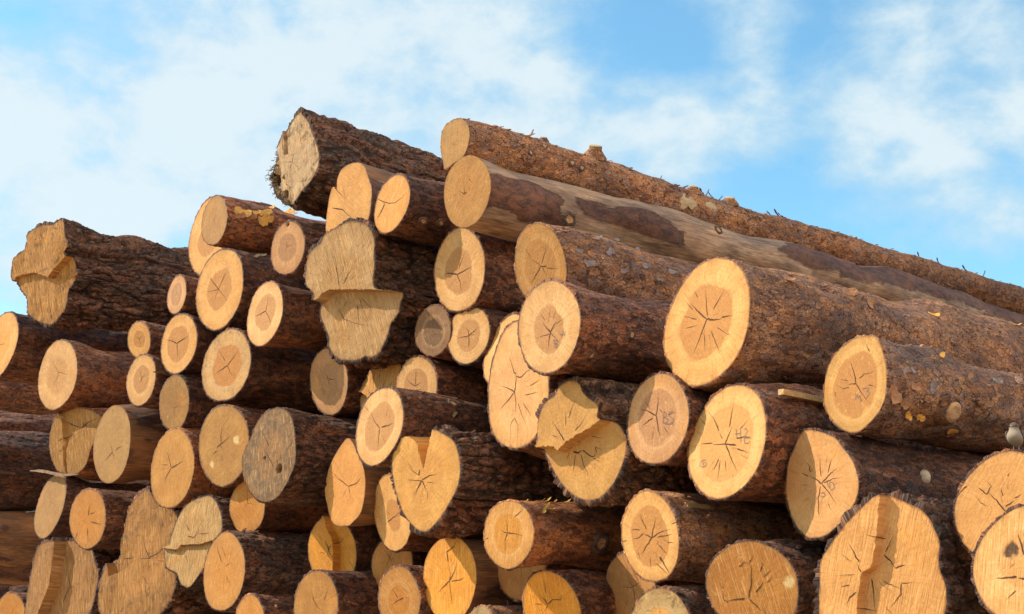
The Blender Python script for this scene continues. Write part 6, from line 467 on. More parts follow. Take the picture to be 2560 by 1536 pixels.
{'id': 'L59', 'loc': (-2.3003, 9.266, 1.3218), 'yaw': -47.94, 'pit': 0, 'tx': 0.079, 'tz': 0.0, 'out': [(0.2621, -0.0182),(0.263, 0.0155),(0.2589, 0.0487),(0.25, 0.0806),(0.237, 0.1108),(0.2207, 0.139),(0.2018, 0.1654),(0.1804, 0.1902),(0.1566, 0.2131),(0.1299, 0.2337),(0.1001, 0.2508),(0.0676, 0.2633),(0.0329, 0.2703),(-0.0028, 0.2713),(-0.0385, 0.2665),(-0.0733, 0.2565),(-0.1064, 0.242),(-0.1375, 0.2236),(-0.1661, 0.2015),(-0.1916, 0.176),(-0.2133, 0.1475),(-0.2306, 0.1163),(-0.2433, 0.0834),(-0.2514, 0.0495),(-0.2555, 0.0153),(-0.256, -0.0188),(-0.2534, -0.0526),(-0.2475, -0.0862),(-0.2378, -0.119),(-0.2235, -0.1503),(-0.2044, -0.1791),(-0.1807, -0.2042),(-0.1529, -0.2249),(-0.1223, -0.2409),(-0.0898, -0.2524),(-0.0562, -0.2598),(-0.0221, -0.2635),(0.0123, -0.2636),(0.0467, -0.2596),(0.0805, -0.2512),(0.113, -0.2381),(0.1432, -0.2203),(0.1706, -0.1983),(0.1946, -0.1731),(0.2153, -0.1453),(0.2326, -0.1155),(0.2464, -0.0842),(0.2564, -0.0517)], 'bark': 'smooth', 'face': 'U5', 'label': 'golden tan tilted oval log with a curved Y crack, lower left', 'hr': 0, 'pith': (-0.0083, 0.004), 'crk': [[4, (-0.0032, 0.0037),(0.0708, 0.0224),(0.1354, 0.0462)], [3, (-0.0081, 0.0021),(-0.0576, -0.0497),(-0.0909, -0.0951)], [2.5, (-0.0083, 0.004),(-0.0437, 0.0729),(-0.0654, 0.1221)], [2, (-0.1432, 0.0367),(-0.0563, 0.0262)]]},
{'id': 'L60', 'loc': (-2.9186, 9.9519, 1.562), 'yaw': -47.94, 'pit': 0, 'tx': 0.0, 'tz': 0.0, 'out': [(0.2901, -0.0252),(0.2908, 0.0118),(0.2878, 0.0486),(0.2806, 0.085),(0.2687, 0.1203),(0.2517, 0.1535),(0.2298, 0.1838),(0.2035, 0.2105),(0.1738, 0.2331),(0.1415, 0.2517),(0.1072, 0.2666),(0.0715, 0.2776),(0.0345, 0.2845),(-0.0034, 0.2867),(-0.0415, 0.2837),(-0.0789, 0.2752),(-0.1148, 0.2615),(-0.1487, 0.2432),(-0.1802, 0.221),(-0.2093, 0.1956),(-0.236, 0.167),(-0.2596, 0.1354),(-0.2791, 0.1007),(-0.2934, 0.0632),(-0.301, 0.0238),(-0.3015, -0.0163),(-0.2949, -0.0556),(-0.2821, -0.0929),(-0.2643, -0.1276),(-0.2427, -0.1593),(-0.218, -0.1881),(-0.1907, -0.2139),(-0.1608, -0.2363),(-0.1284, -0.2548),(-0.094, -0.2689),(-0.058, -0.2783),(-0.0211, -0.2829),(0.0161, -0.2832),(0.0531, -0.2796),(0.0897, -0.2721),(0.1257, -0.2605),(0.1602, -0.2445),(0.1923, -0.2235),(0.2209, -0.1977),(0.2448, -0.1676),(0.2635, -0.1342),(0.277, -0.0987),(0.2856, -0.0621)], 'bark': 'peel3', 'face': 'D2', 'label': 'narrow tall tan log with bare wood strip along its underside', 'hr': 0, 'pith': (0.0198, -0.0513), 'crk': [[3, (0.0684, -0.05),(0.121, -0.0309),(0.1687, -0.0278)], [2.5, (0.0205, -0.0564),(-0.0379, -0.0876),(-0.0906, -0.1144)], [2, (0.0198, -0.0513),(-0.0293, 0.0141)], [2, (0.0205, -0.0564),(0.0543, -0.1099)]]},
{'id': 'L61', 'loc': (-3.442, 10.6811, 1.6875), 'yaw': -47.94, 'pit': 0, 'tx': 0.314, 'tz': 0.0, 'out': [(-0.0803, 0.2561),(0.1019, 0.2261),(0.2243, 0.1732),(0.2886, 0.1032),(0.2668, 0.0176),(0.203, -0.0872),(0.1557, -0.2147),(0.0586, -0.2803),(-0.0462, -0.2699),(-0.1387, -0.2435),(-0.208, -0.1519),(-0.2453, -0.0501),(-0.245, 0.0723),(-0.2032, 0.1924),(-0.1549, 0.2449)], 'bark': 'smooth', 'face': 'B2', 'label': 'half brown half pale log with a dark spray of cracks, far left', 'hr': 0, 'reg': [(0.035, [(-0.3638, 0.3394),(0.3896, 0.2813),(0.4092, 0.041),(0.2485, 0.0623),(0.1147, 0.082),(0.0277, 0.0602),(-0.0387, -0.0292),(-0.0616, -0.1048),(-0.0292, -0.2925),(-0.0749, -0.2029),(-0.1311, 0.1539),(-0.1583, 0.2004)])], 'pith': (-0.1088, -0.0887), 'crk': [[4, (0.0475, 0.0839),(-0.0216, 0.105),(-0.0835, 0.1258)], [4, (0.0475, 0.0839),(0.0963, 0.1192),(0.1967, 0.1508)], [5, (0.0694, 0.088),(0.0625, 0.1326)], [5, (0.0913, 0.092),(0.0925, 0.1283)], [3, (0.033, 0.0793),(-0.0743, 0.0254),(-0.1535, -0.009)], [3, (-0.1537, -0.0864),(-0.1086, -0.0909)], [2.5, (0.0095, 0.0919),(-0.1149, 0.1391),(-0.1301, 0.1427)]]},
{'id': 'L62', 'loc': (-3.6241, 10.8087, 1.1751), 'yaw': -47.94, 'pit': 0, 'tx': 0.0, 'tz': 0.15, 'out': [(0.2506, -0.0138),(0.2516, 0.0197),(0.2481, 0.0527),(0.2406, 0.0846),(0.2297, 0.1152),(0.2156, 0.1441),(0.1984, 0.1713),(0.1778, 0.196),(0.1537, 0.2173),(0.1264, 0.2343),(0.0965, 0.2462),(0.0649, 0.2528),(0.0325, 0.2544),(0.0003, 0.2518),(-0.0315, 0.2457),(-0.0627, 0.2366),(-0.0932, 0.2246),(-0.1229, 0.2093),(-0.151, 0.1902),(-0.1768, 0.1673),(-0.1995, 0.1408),(-0.2185, 0.1112),(-0.2337, 0.0794),(-0.2448, 0.0459),(-0.252, 0.0113),(-0.2548, -0.0238),(-0.2529, -0.0587),(-0.2458, -0.0926),(-0.2333, -0.1244),(-0.2157, -0.1531),(-0.1938, -0.1778),(-0.1688, -0.1984),(-0.1418, -0.2153),(-0.1135, -0.2288),(-0.0844, -0.2395),(-0.0544, -0.2475),(-0.0235, -0.2522),(0.0082, -0.253),(0.0401, -0.2493),(0.0715, -0.2407),(0.1017, -0.2274),(0.13, -0.21),(0.1561, -0.1891),(0.1799, -0.1654),(0.2012, -0.1391),(0.2194, -0.1104),(0.2342, -0.0797),(0.2448, -0.0473)], 'bark': 'mid', 'face': 'D', 'label': 'dull brownish narrow log end at far left, below a broken wood splinter', 'hr': 0, 'dirt': 0.6},
{'id': 'L63', 'loc': (-3.0978, 10.0751, 1.0328), 'yaw': -47.94, 'pit': 0, 'tx': 0.157, 'tz': 0.0, 'out': [(0.218, -0.0091),(0.2152, 0.0182),(0.2099, 0.0451),(0.202, 0.0717),(0.1909, 0.0975),(0.1765, 0.122),(0.1584, 0.1443),(0.137, 0.1639),(0.1128, 0.1801),(0.0868, 0.1928),(0.0595, 0.2023),(0.0314, 0.2089),(0.0028, 0.2126),(-0.0261, 0.2134),(-0.055, 0.2107),(-0.0832, 0.2041),(-0.1102, 0.1935),(-0.1352, 0.1789),(-0.1576, 0.1608),(-0.1772, 0.1399),(-0.1938, 0.1166),(-0.2073, 0.0913),(-0.2175, 0.0644),(-0.2237, 0.0362),(-0.2254, 0.0073),(-0.2222, -0.0217),(-0.2142, -0.0498),(-0.2019, -0.0763),(-0.1862, -0.1006),(-0.1681, -0.1228),(-0.1483, -0.1431),(-0.127, -0.1617),(-0.1042, -0.1785),(-0.0796, -0.1931),(-0.0532, -0.2048),(-0.0253, -0.213),(0.0035, -0.217),(0.0325, -0.2167),(0.0611, -0.2124),(0.0887, -0.2043),(0.1149, -0.1929),(0.1393, -0.1783),(0.1614, -0.1606),(0.1805, -0.1399),(0.196, -0.1164),(0.2074, -0.0909),(0.2146, -0.064),(0.2179, -0.0366)], 'bark': 'mid', 'face': 'O4', 'label': 'small orange log with radial rays and dark middle crack, lower left', 'hr': 0, 'pith': (0.0131, 0.0415), 'crk': [[4, (0.0462, -0.0254),(0.1676, -0.0467)], [4, (0.0151, 0.1023),(0.0102, 0.0214)], [4, (0.0081, -0.0695),(0.0238, -0.1656)], [3, (0.0315, 0.0307),(0.0901, 0.0435)], [3, (-0.1472, -0.156),(-0.1103, -0.0962)]]},
{'id': 'L64', 'loc': (-2.559, 9.5034, 0.6901), 'yaw': -47.94, 'pit': 0, 'tx': 0.171, 'tz': 0.075, 'out': [(-0.0948, 0.5211),(-0.0227, 0.4689),(0.0658, 0.4069),(0.2086, 0.3674),(0.2855, 0.3123),(0.3122, 0.2079),(0.3166, 0.1051),(0.3894, 0.0011),(0.4208, -0.0909),(0.4199, -0.1637),(0.3721, -0.2544),(0.2732, -0.3456),(0.079, -0.4112),(-0.1506, -0.4045),(-0.3384, -0.331),(-0.3868, -0.2551),(-0.3981, -0.1307),(-0.377, -0.0442),(-0.3519, 0.0139),(-0.2895, 0.0563),(-0.2969, 0.129),(-0.2817, 0.2454),(-0.2664, 0.3622),(-0.2289, 0.449)], 'bark': 'thick', 'face': 'K2', 'label': 'ragged weathered butt in two splintered tiers, lower left corner area', 'br': 0.92, 'hr': 0, 'dens': 1.5, 'reg': [(0.06, [(-0.7749, 0.7481),(0.4924, 0.6693),(0.5916, 0.107),(0.3949, 0.0102),(0.2337, 0.013),(0.1105, 0.0338),(-0.003, 0.034),(-0.1655, -0.0374),(-0.3059, -0.0787),(-0.3495, 0.0132),(-0.6097, 0.0175)])], 'pith': (0.0213, 0.0461), 'crk': [[3, (0.0365, 0.0458),(-0.0397, 0.1236),(-0.0705, 0.2011)], [3, (0.0223, 0.0413),(0.135, 0.0816),(0.1841, 0.1371)], [3, (-0.0691, 0.0402),(0.0375, 0.0411)], [2, (0.0724, -0.078),(0.1286, -0.1344)], [2, (0.1323, 0.2523),(0.1044, 0.3201)], [3, (-0.2796, 0.0421),(-0.1783, 0.0451)]]},
{'id': 'L66', 'loc': (-2.0601, 8.9096, 0.8352), 'yaw': -47.94, 'pit': 0, 'tx': 0.236, 'tz': 0.3, 'out': [(0.0074, 0.2791),(0.1137, 0.238),(0.2078, 0.1349),(0.2426, 0.0535),(0.2158, 0.001),(0.1829, -0.0513),(0.1765, -0.1216),(0.1295, -0.2258),(0.0773, -0.3037),(-0.0083, -0.2814),(-0.0769, -0.2148),(-0.184, -0.1779),(-0.2418, -0.0961),(-0.2567, -0.0505),(-0.1927, -0.0338),(-0.1984, 0.0208),(-0.1878, 0.1395),(-0.1378, 0.2299)], 'bark': 'thick2', 'face': 'B3', 'label': 'bean shaped yellowish log end with a broken crosswise step, lower left', 'hr': 0, 'dens': 1.2, 'reg': [(-0.0, [(-0.738, 0.9473),(-0.7365, 0.9472),(-0.736, 0.9461)]),(0.03, [(-0.3409, -0.0395),(-0.1865, -0.0611),(-0.1062, -0.0673),(-0.0818, -0.0364),(0.0826, -0.0357),(0.1736, -0.0157),(0.2446, -0.0086),(0.3938, -0.3563),(-0.1912, -0.3552)])], 'pith': (0.0119, 0.0242), 'crk': [[3, (-0.0439, 0.0212),(0.0128, 0.0081),(0.0379, 0.037),(0.0332, 0.1048)], [2.5, (0.0527, 0.0321),(0.1521, 0.0338)], [2.5, (-0.1093, 0.1094),(-0.0389, 0.0527)], [3, (-0.1865, -0.0611),(-0.1391, -0.0794)], [2, (-0.0468, -0.0991),(-0.0074, -0.1444)]]},
{'id': 'L67', 'loc': (-1.7699, 8.5426, 0.622), 'yaw': -47.94, 'pit': 0, 'tx': 0.0, 'tz': 0.0, 'out': [(0.2454, -0.0047),(0.2461, 0.0248),(0.2424, 0.054),(0.2343, 0.0822),(0.222, 0.1088),(0.2061, 0.1334),(0.1872, 0.1561),(0.1659, 0.1769),(0.1423, 0.1958),(0.1161, 0.2125),(0.0874, 0.2262),(0.0563, 0.236),(0.0233, 0.2408),(-0.0105, 0.2401),(-0.0441, 0.2339),(-0.0763, 0.2228),(-0.1065, 0.2077),(-0.1344, 0.1893),(-0.1599, 0.1682),(-0.1826, 0.1449),(-0.2023, 0.1193),(-0.2183, 0.0918),(-0.2303, 0.0628),(-0.2379, 0.0328),(-0.2415, 0.0025),(-0.2413, -0.0277),(-0.2378, -0.0576),(-0.2311, -0.087),(-0.2208, -0.1156),(-0.2067, -0.1429),(-0.1881, -0.168),(-0.1652, -0.1897),(-0.1384, -0.2073),(-0.1087, -0.2202),(-0.0772, -0.2285),(-0.0449, -0.2327),(-0.0124, -0.2333),(0.02, -0.2308),(0.0519, -0.2251),(0.0832, -0.216),(0.1131, -0.2032),(0.141, -0.1866),(0.1661, -0.1664),(0.1878, -0.1433),(0.2061, -0.1179),(0.2209, -0.0909),(0.2324, -0.0629),(0.2407, -0.0341)], 'bark': 'thin', 'face': 'T3', 'label': 'orange tan oval log in front of the bean shaped one', 'hr': 0, 'dens': 1.3, 'pith': (0.0146, 0.0333), 'crk': [[3, (-0.1079, 0.1856),(-0.0675, 0.1116),(-0.0293, 0.0596)], [2, (0.0229, 0.0332),(0.0869, 0.0573)], [2, (0.0362, -0.026),(0.0645, -0.0683)], [1.5, (-0.0375, 0.1535),(0.0186, 0.084)]]},
{'id': 'L68', 'loc': (-1.5512, 8.2898, 0.2985), 'yaw': -47.94, 'pit': 0, 'tx': 0.0, 'tz': 0.0, 'out': [(0.1734, 0.0014),(0.1697, 0.0251),(0.163, 0.0482),(0.1538, 0.0704),(0.1426, 0.0916),(0.1295, 0.1117),(0.1144, 0.1305),(0.0971, 0.1475),(0.0778, 0.1618),(0.0567, 0.1729),(0.0343, 0.1802),(0.0115, 0.1836),(-0.0112, 0.1834),(-0.0334, 0.1801),(-0.0546, 0.1741),(-0.0749, 0.1658),(-0.0941, 0.1551),(-0.1118, 0.142),(-0.1277, 0.1264),(-0.1413, 0.1084),(-0.1524, 0.0885),(-0.161, 0.067),(-0.1671, 0.0444),(-0.1708, 0.0209),(-0.1721, -0.0033),(-0.1707, -0.028),(-0.166, -0.0527),(-0.1577, -0.0767),(-0.1457, -0.0991),(-0.1302, -0.1192),(-0.1121, -0.1362),(-0.0921, -0.1502),(-0.0711, -0.1612),(-0.0495, -0.1696),(-0.0277, -0.1756),(-0.0057, -0.1793),(0.0164, -0.1804),(0.0382, -0.1785),(0.0593, -0.1735),(0.0793, -0.1653),(0.0979, -0.1543),(0.1149, -0.1408),(0.1302, -0.1253),(0.1437, -0.1079),(0.1552, -0.0888),(0.1644, -0.068),(0.1708, -0.0458),(0.1738, -0.0225)], 'bark': 'mid', 'face': 'T3', 'label': 'log peeping over the bottom edge, left of the softly marked tan one', 'hr': 0},
{'id': 'L69', 'loc': (-3.4136, 10.4007, 0.5364), 'yaw': -47.94, 'pit': 0, 'tx': 0.229, 'tz': 0.075, 'out': [(-0.1851, 0.3449),(0.0346, 0.3514),(0.1403, 0.3073),(0.2424, 0.2742),(0.2908, 0.1914),(0.3367, 0.1196),(0.3361, 0.0083),(0.3055, -0.1824),(0.1787, -0.3236),(-0.132, -0.3685),(-0.2608, -0.2674),(-0.2965, -0.1854),(-0.3065, 0.0011),(-0.2927, 0.2314),(-0.2592, 0.3045)], 'bark': 'thick', 'face': 'K3', 'label': 'weathered butt split from top to bottom into two ledges, bottom left corner', 'br': 0.92, 'hr': 0, 'reg': [(0.09, [(-0.1172, 0.5223),(-0.0761, 0.3214),(-0.0731, 0.2483),(-0.0715, 0.0205),(-0.1174, -0.1026),(-0.1479, -0.1846),(-0.1996, -0.46),(0.8763, -0.4374),(0.699, 0.4944)])], 'pith': (-0.0559, -0.0306), 'crk': [[3, (-0.0039, 0.1034),(0.0461, 0.0205),(-0.0079, -0.1026)], [2, (0.0483, 0.0102),(0.1112, 0.0149)]]},
{'id': 'L71', 'loc': (-4.1437, 11.6074, 0.3024), 'yaw': -47.94, 'pit': 0, 'tx': 0.157, 'tz': -0.075, 'out': [(0.2166, 0.0009),(0.2124, 0.0276),(0.2051, 0.0537),(0.1949, 0.079),(0.1821, 0.1034),(0.1663, 0.1263),(0.1474, 0.1473),(0.1256, 0.1657),(0.1012, 0.1807),(0.0749, 0.1921),(0.0475, 0.1999),(0.0195, 0.2045),(-0.0087, 0.2063),(-0.037, 0.2055),(-0.0652, 0.2021),(-0.093, 0.1954),(-0.1198, 0.1849),(-0.1445, 0.1705),(-0.1663, 0.1521),(-0.1844, 0.1303),(-0.1985, 0.1059),(-0.2087, 0.0798),(-0.2151, 0.0527),(-0.218, 0.0251),(-0.2173, -0.0026),(-0.2129, -0.03),(-0.2047, -0.0567),(-0.1928, -0.082),(-0.1775, -0.1054),(-0.1594, -0.1268),(-0.1393, -0.1461),(-0.1175, -0.1636),(-0.0942, -0.1792),(-0.0692, -0.1928),(-0.0426, -0.2037),(-0.0145, -0.2112),(0.0145, -0.2145),(0.0435, -0.2129),(0.0716, -0.2067),(0.0981, -0.1962),(0.1224, -0.1823),(0.1444, -0.1657),(0.164, -0.1468),(0.1812, -0.1259),(0.1956, -0.1031),(0.2066, -0.0786),(0.2139, -0.0527),(0.2172, -0.026)], 'bark': 'mid', 'face': 'T3', 'label': 'small tan log end half out of the bottom left corner', 'hr': 0},
{'id': 'L72', 'loc': (-5.0088, 12.4164, 1.6086), 'yaw': -47.94, 'pit': 0, 'tx': 0.157, 'tz': 0.075, 'out': [(0.3612, -0.0245),(0.36, 0.0249),(0.3512, 0.0735),(0.3356, 0.1202),(0.3141, 0.164),(0.288, 0.2044),(0.258, 0.2414),(0.2247, 0.2749),(0.1882, 0.3042),(0.1486, 0.3287),(0.1063, 0.3476),(0.0621, 0.3604),(0.0167, 0.3669),(-0.029, 0.3677),(-0.0747, 0.3631),(-0.12, 0.3535),(-0.1645, 0.3386),(-0.2075, 0.3177),(-0.2476, 0.2901),(-0.283, 0.2556),(-0.3121, 0.2146),(-0.3336, 0.1686),(-0.3472, 0.1193),(-0.3536, 0.0687),(-0.3537, 0.0181),(-0.3486, -0.0317),(-0.3387, -0.0804),(-0.324, -0.1275),(-0.3043, -0.1725),(-0.2793, -0.2145),(-0.2492, -0.2524),(-0.2146, -0.2855),(-0.1765, -0.3135),(-0.1357, -0.3363),(-0.0931, -0.3544),(-0.0489, -0.3674),(-0.0035, -0.375),(0.0424, -0.3763),(0.0881, -0.3706),(0.1322, -0.3573),(0.1735, -0.3369),(0.2113, -0.3102),(0.2451, -0.2787),(0.2751, -0.2433),(0.3014, -0.2049),(0.324, -0.1637),(0.3422, -0.1197),(0.355, -0.073)], 'bark': 'mid', 'face': 'U', 'label': 'dark brown log leaving the left edge, right below the sky gap', 'hr': 0, 'dens': 1.2},
{'id': 'L73', 'loc': (-4.9519, 12.3531, 0.9121), 'yaw': -47.94, 'pit': 0, 'tx': 0.236, 'tz': 0.075, 'out': [(0.3139, -0.0091),(0.3121, 0.0311),(0.3053, 0.0708),(0.2932, 0.1092),(0.2764, 0.1459),(0.2552, 0.1804),(0.2304, 0.2127),(0.202, 0.2425),(0.1703, 0.2695),(0.135, 0.2928),(0.0962, 0.3112),(0.0547, 0.3234),(0.0115, 0.3283),(-0.0319, 0.3257),(-0.0741, 0.3163),(-0.1143, 0.3009),(-0.152, 0.281),(-0.1871, 0.2573),(-0.2195, 0.2301),(-0.2486, 0.1996),(-0.2738, 0.1655),(-0.2939, 0.1282),(-0.3081, 0.0883),(-0.3161, 0.0468),(-0.3181, 0.0047),(-0.3146, -0.0371),(-0.3063, -0.0779),(-0.2934, -0.1176),(-0.2761, -0.1555),(-0.2541, -0.191),(-0.2272, -0.2232),(-0.1959, -0.2511),(-0.1609, -0.274),(-0.1232, -0.2918),(-0.0837, -0.3048),(-0.0432, -0.3135),(-0.0019, -0.3181),(0.0398, -0.3184),(0.0817, -0.3138),(0.1228, -0.3035),(0.162, -0.2868),(0.1978, -0.2638),(0.229, -0.2351),(0.2551, -0.202),(0.2759, -0.1659),(0.2919, -0.1279),(0.3035, -0.0889),(0.3109, -0.0492)], 'bark': 'peel3', 'face': 'U', 'label': 'bare-streaked brown log leaving the left edge above the bottom corner', 'hr': 0},
{'id': 'L74', 'loc': (-6.3285, 15.0732, 2.2273), 'yaw': -47.94, 'pit': 0, 'tx': 0.157, 'tz': 0.075, 'out': [(0.3698, -0.0301),(0.3698, 0.0174),(0.365, 0.0651),(0.3549, 0.1128),(0.3389, 0.1597),(0.3162, 0.2045),(0.2866, 0.2459),(0.2506, 0.2821),(0.2094, 0.3123),(0.1645, 0.3362),(0.1173, 0.3542),(0.0687, 0.3668),(0.0193, 0.3744),(-0.0306, 0.3768),(-0.0805, 0.3733),(-0.1295, 0.3631),(-0.1763, 0.3454),(-0.2194, 0.3205),(-0.2577, 0.289),(-0.2906, 0.2523),(-0.3181, 0.2117),(-0.3404, 0.1682),(-0.3574, 0.1225),(-0.3688, 0.0749),(-0.3739, 0.0261),(-0.3722, -0.0233),(-0.3633, -0.0722),(-0.3478, -0.1194),(-0.3264, -0.1644),(-0.3001, -0.2067),(-0.2698, -0.2464),(-0.2355, -0.2832),(-0.1973, -0.3167),(-0.1549, -0.3455),(-0.1085, -0.3681),(-0.0591, -0.3829),(-0.0082, -0.389),(0.0425, -0.3864),(0.0914, -0.3759),(0.1376, -0.3589),(0.1805, -0.3367),(0.2202, -0.3103),(0.2563, -0.2799),(0.2885, -0.2458),(0.3159, -0.2079),(0.338, -0.1666),(0.3543, -0.1227),(0.3647, -0.0769)], 'bark': 'mid', 'face': 'U', 'label': 'black shaded log at the left edge, right under the blue sky gap', 'hr': 0},
{'id': 'L75', 'loc': (-5.9402, 14.0462, 2.7296), 'yaw': -47.94, 'pit': 0, 'tx': 0.314, 'tz': 0.225, 'out': [(0.2741, -0.0259),(0.2729, 0.0081),(0.2677, 0.0416),(0.2586, 0.0743),(0.2456, 0.1059),(0.2286, 0.1357),(0.2075, 0.1631),(0.1826, 0.1875),(0.1546, 0.2084),(0.1241, 0.2259),(0.0919, 0.2401),(0.0583, 0.2513),(0.0234, 0.2595),(-0.0127, 0.2641),(-0.0496, 0.2644),(-0.0864, 0.2592),(-0.1219, 0.2482),(-0.1548, 0.2311),(-0.1839, 0.2089),(-0.2087, 0.1826),(-0.2292, 0.1533),(-0.2455, 0.1222),(-0.2578, 0.0897),(-0.2663, 0.0563),(-0.2705, 0.0222),(-0.27, -0.012),(-0.2647, -0.0459),(-0.2547, -0.0787),(-0.2404, -0.11),(-0.2226, -0.1394),(-0.2016, -0.1669),(-0.1778, -0.1923),(-0.1511, -0.2154),(-0.1214, -0.2352),(-0.0888, -0.2509),(-0.054, -0.2615),(-0.018, -0.2666),(0.0183, -0.2661),(0.0537, -0.2606),(0.0879, -0.251),(0.1205, -0.2379),(0.1515, -0.2217),(0.1805, -0.2025),(0.207, -0.18),(0.23, -0.154),(0.2487, -0.1249),(0.2624, -0.0932),(0.2708, -0.0599)], 'bark': 'mid', 'face': 'U', 'label': 'dark log body at the left edge under the yellowish sawn log', 'hr': 0},
{'id': 'L76', 'loc': (-5.4167, 13.764, 0.2545), 'yaw': -47.94, 'pit': 0, 'tx': 0.157, 'tz': 0.075, 'out': [(0.3929, 0.0003),(0.3879, 0.0499),(0.3766, 0.0983),(0.3601, 0.1451),(0.339, 0.1903),(0.3135, 0.2339),(0.2834, 0.2753),(0.248, 0.3137),(0.207, 0.3474),(0.1606, 0.3745),(0.11, 0.3935),(0.0566, 0.4036),(0.0025, 0.405),(-0.0511, 0.3985),(-0.103, 0.3855),(-0.1529, 0.3668),(-0.2002, 0.3429),(-0.2444, 0.3136),(-0.2845, 0.2789),(-0.3192, 0.239),(-0.3475, 0.1945),(-0.3689, 0.1465),(-0.3837, 0.0963),(-0.3921, 0.045),(-0.3948, -0.0069),(-0.3916, -0.0588),(-0.3822, -0.1102),(-0.3659, -0.16),(-0.3422, -0.207),(-0.3115, -0.2498),(-0.2746, -0.2873),(-0.2329, -0.3191),(-0.1878, -0.3453),(-0.1405, -0.3665),(-0.0913, -0.3831),(-0.0405, -0.3947),(0.0117, -0.4006),(0.0646, -0.3995),(0.1169, -0.3903),(0.167, -0.3728),(0.2133, -0.3473),(0.2549, -0.3152),(0.2911, -0.278),(0.3221, -0.237),(0.3478, -0.1931),(0.3682, -0.147),(0.3829, -0.0989),(0.3913, -0.0496)], 'bark': 'mid', 'face': 'U', 'label': 'darkest log at the bottom left corner, behind the small tan end', 'hr': 0},
{'id': 'L77', 'loc': (-1.1327, 8.3521, 1.7732), 'yaw': -47.94, 'pit': 0, 'tx': 0.0, 'tz': -0.15, 'out': [(0.1975, -0.023),(0.2004, 0.0022),(0.1997, 0.0278),(0.1951, 0.053),(0.187, 0.0774),(0.1755, 0.1005),(0.1612, 0.1221),(0.1443, 0.1419),(0.1251, 0.1598),(0.1036, 0.1753),(0.08, 0.1877),(0.0546, 0.1964),(0.0282, 0.2013),(0.0013, 0.2021),(-0.0254, 0.1993),(-0.0515, 0.1934),(-0.0768, 0.1847),(-0.1011, 0.1734),(-0.124, 0.1594),(-0.1451, 0.1424),(-0.1634, 0.1225),(-0.1783, 0.0998),(-0.1891, 0.0751),(-0.1957, 0.0492),(-0.1986, 0.0229),(-0.1982, -0.0033),(-0.1952, -0.0291),(-0.1898, -0.0544),(-0.1817, -0.079),(-0.1709, -0.1028),(-0.1569, -0.125),(-0.1398, -0.1452),(-0.1198, -0.1628),(-0.0975, -0.1775),(-0.0734, -0.1891),(-0.0479, -0.1978),(-0.0215, -0.2033),(0.0056, -0.2054),(0.0327, -0.2036),(0.0593, -0.1977),(0.0844, -0.1875),(0.1073, -0.1734),(0.1275, -0.1561),(0.1449, -0.1367),(0.1597, -0.1157),(0.1723, -0.0938),(0.183, -0.071),(0.1915, -0.0475)], 'bark': 'mid', 'face': 'R', 'label': 'pinkish tan oval end right under the large broken butt', 'hr': 0, 'cracks': 0.4, 'pith': (-0.0031, 0.0149), 'crk': [[3, (-0.0329, 0.0634),(-0.0148, 0.0353),(-0.0031, 0.0149)], [3, (-0.0031, 0.0149),(0.0478, 0.0038),(0.0739, 0.0076)], [1.5, (-0.0031, 0.0149),(0.005, -0.0446)]]}
]


THICK = {'thick': (.025, 7.5, 2.6), 'thick2': (.010, 11, 2.6), 'thin': (.007, 18, 2.2), 'mid': (.0070, 16, 2.6), 'smooth': (.0025, 14, 2.2), 'smooth2': (.003, 15, 2.0),
         'flaky': (.004, 19, 1.8), 'flaky2': (.003, 15, 1.8), 'flaky3': (.0035, 18, 1.8), 'peel': (.002, 8, 5), 'peel2': (.002, 9, 4), 'peel3': (.002, 9, 4)}
PATCH = {}   # peeled logs: where bark is left: (along, half length, angle, half angle)
PATCH['L19'] = [[(-0.099, 0.14), (-0.007, 0.317), (0.185, 0.403), (0.323, 0.492), (0.409, 0.404), (0.498, 0.323), (0.545, 0.195), (0.52, -0.084), (0.551, -0.337), (0.634, -0.296), (0.659, -0.436), (0.611, -0.659), (0.511, -0.72), (0.358, -0.822), (0.264, -0.885), (0.21, -0.689), (0.063, -0.698), (-0.062, -0.776)], [(0.641, 0.378), (0.719, 0.401), (0.839, 0.506), (0.945, 0.429), (1.055, 0.356), (1.175, 0.398), (1.267, 0.351), (1.316, 0.163), (1.386, 0.006), (1.46, -0.057), (1.467, -0.247), (1.395, -0.334), (1.274, -0.338), (1.128, -0.28), (0.974, -0.195), (0.828, -0.21), (0.724, -0.042), (0.683, 0.127)], [(1.417, 1.147), (1.315, 1.15), (1.211, 1.152), (1.263, 1.153), (1.355, 1.152)], [(2.371, 0.277), (2.551, 0.697), (2.818, 1.157), (3.054, 1.157), (3.173, 0.871), (3.392, 1.157), (3.66, 1.155), (3.957, 1.153), (4.059, 1.152), (4.487, 1.151), (4.94, 1.149), (5.732, 1.142), (5.687, 0.807), (5.003, 0.274), (4.537, 0.242), (3.986, 0.12), (3.577, 0.034), (3.063, -0.093), (3.049, 0.128), (2.743, 0.093), (2.539, 0.141), (2.389, 0.176)], (7.232, 2.0, 0.3, 1.2), (6.8870000000000005, 1.6, -0.9, 0.9)]
PATCH['L16'] = [(2.2, 2.9, -.3, .95)]
PATCH['L33'] = [(1.6, 1.3, .3, .5)]
PATCH['L51'] = [(2.2, 1.9, -.5, .7)]
PATCH['L60'] = [(2.5, 2.5, .55, .75)]
PATCH['L73'] = [(3.0, 2.8, -.7, .7), (1.2, .5, .9, .3)]

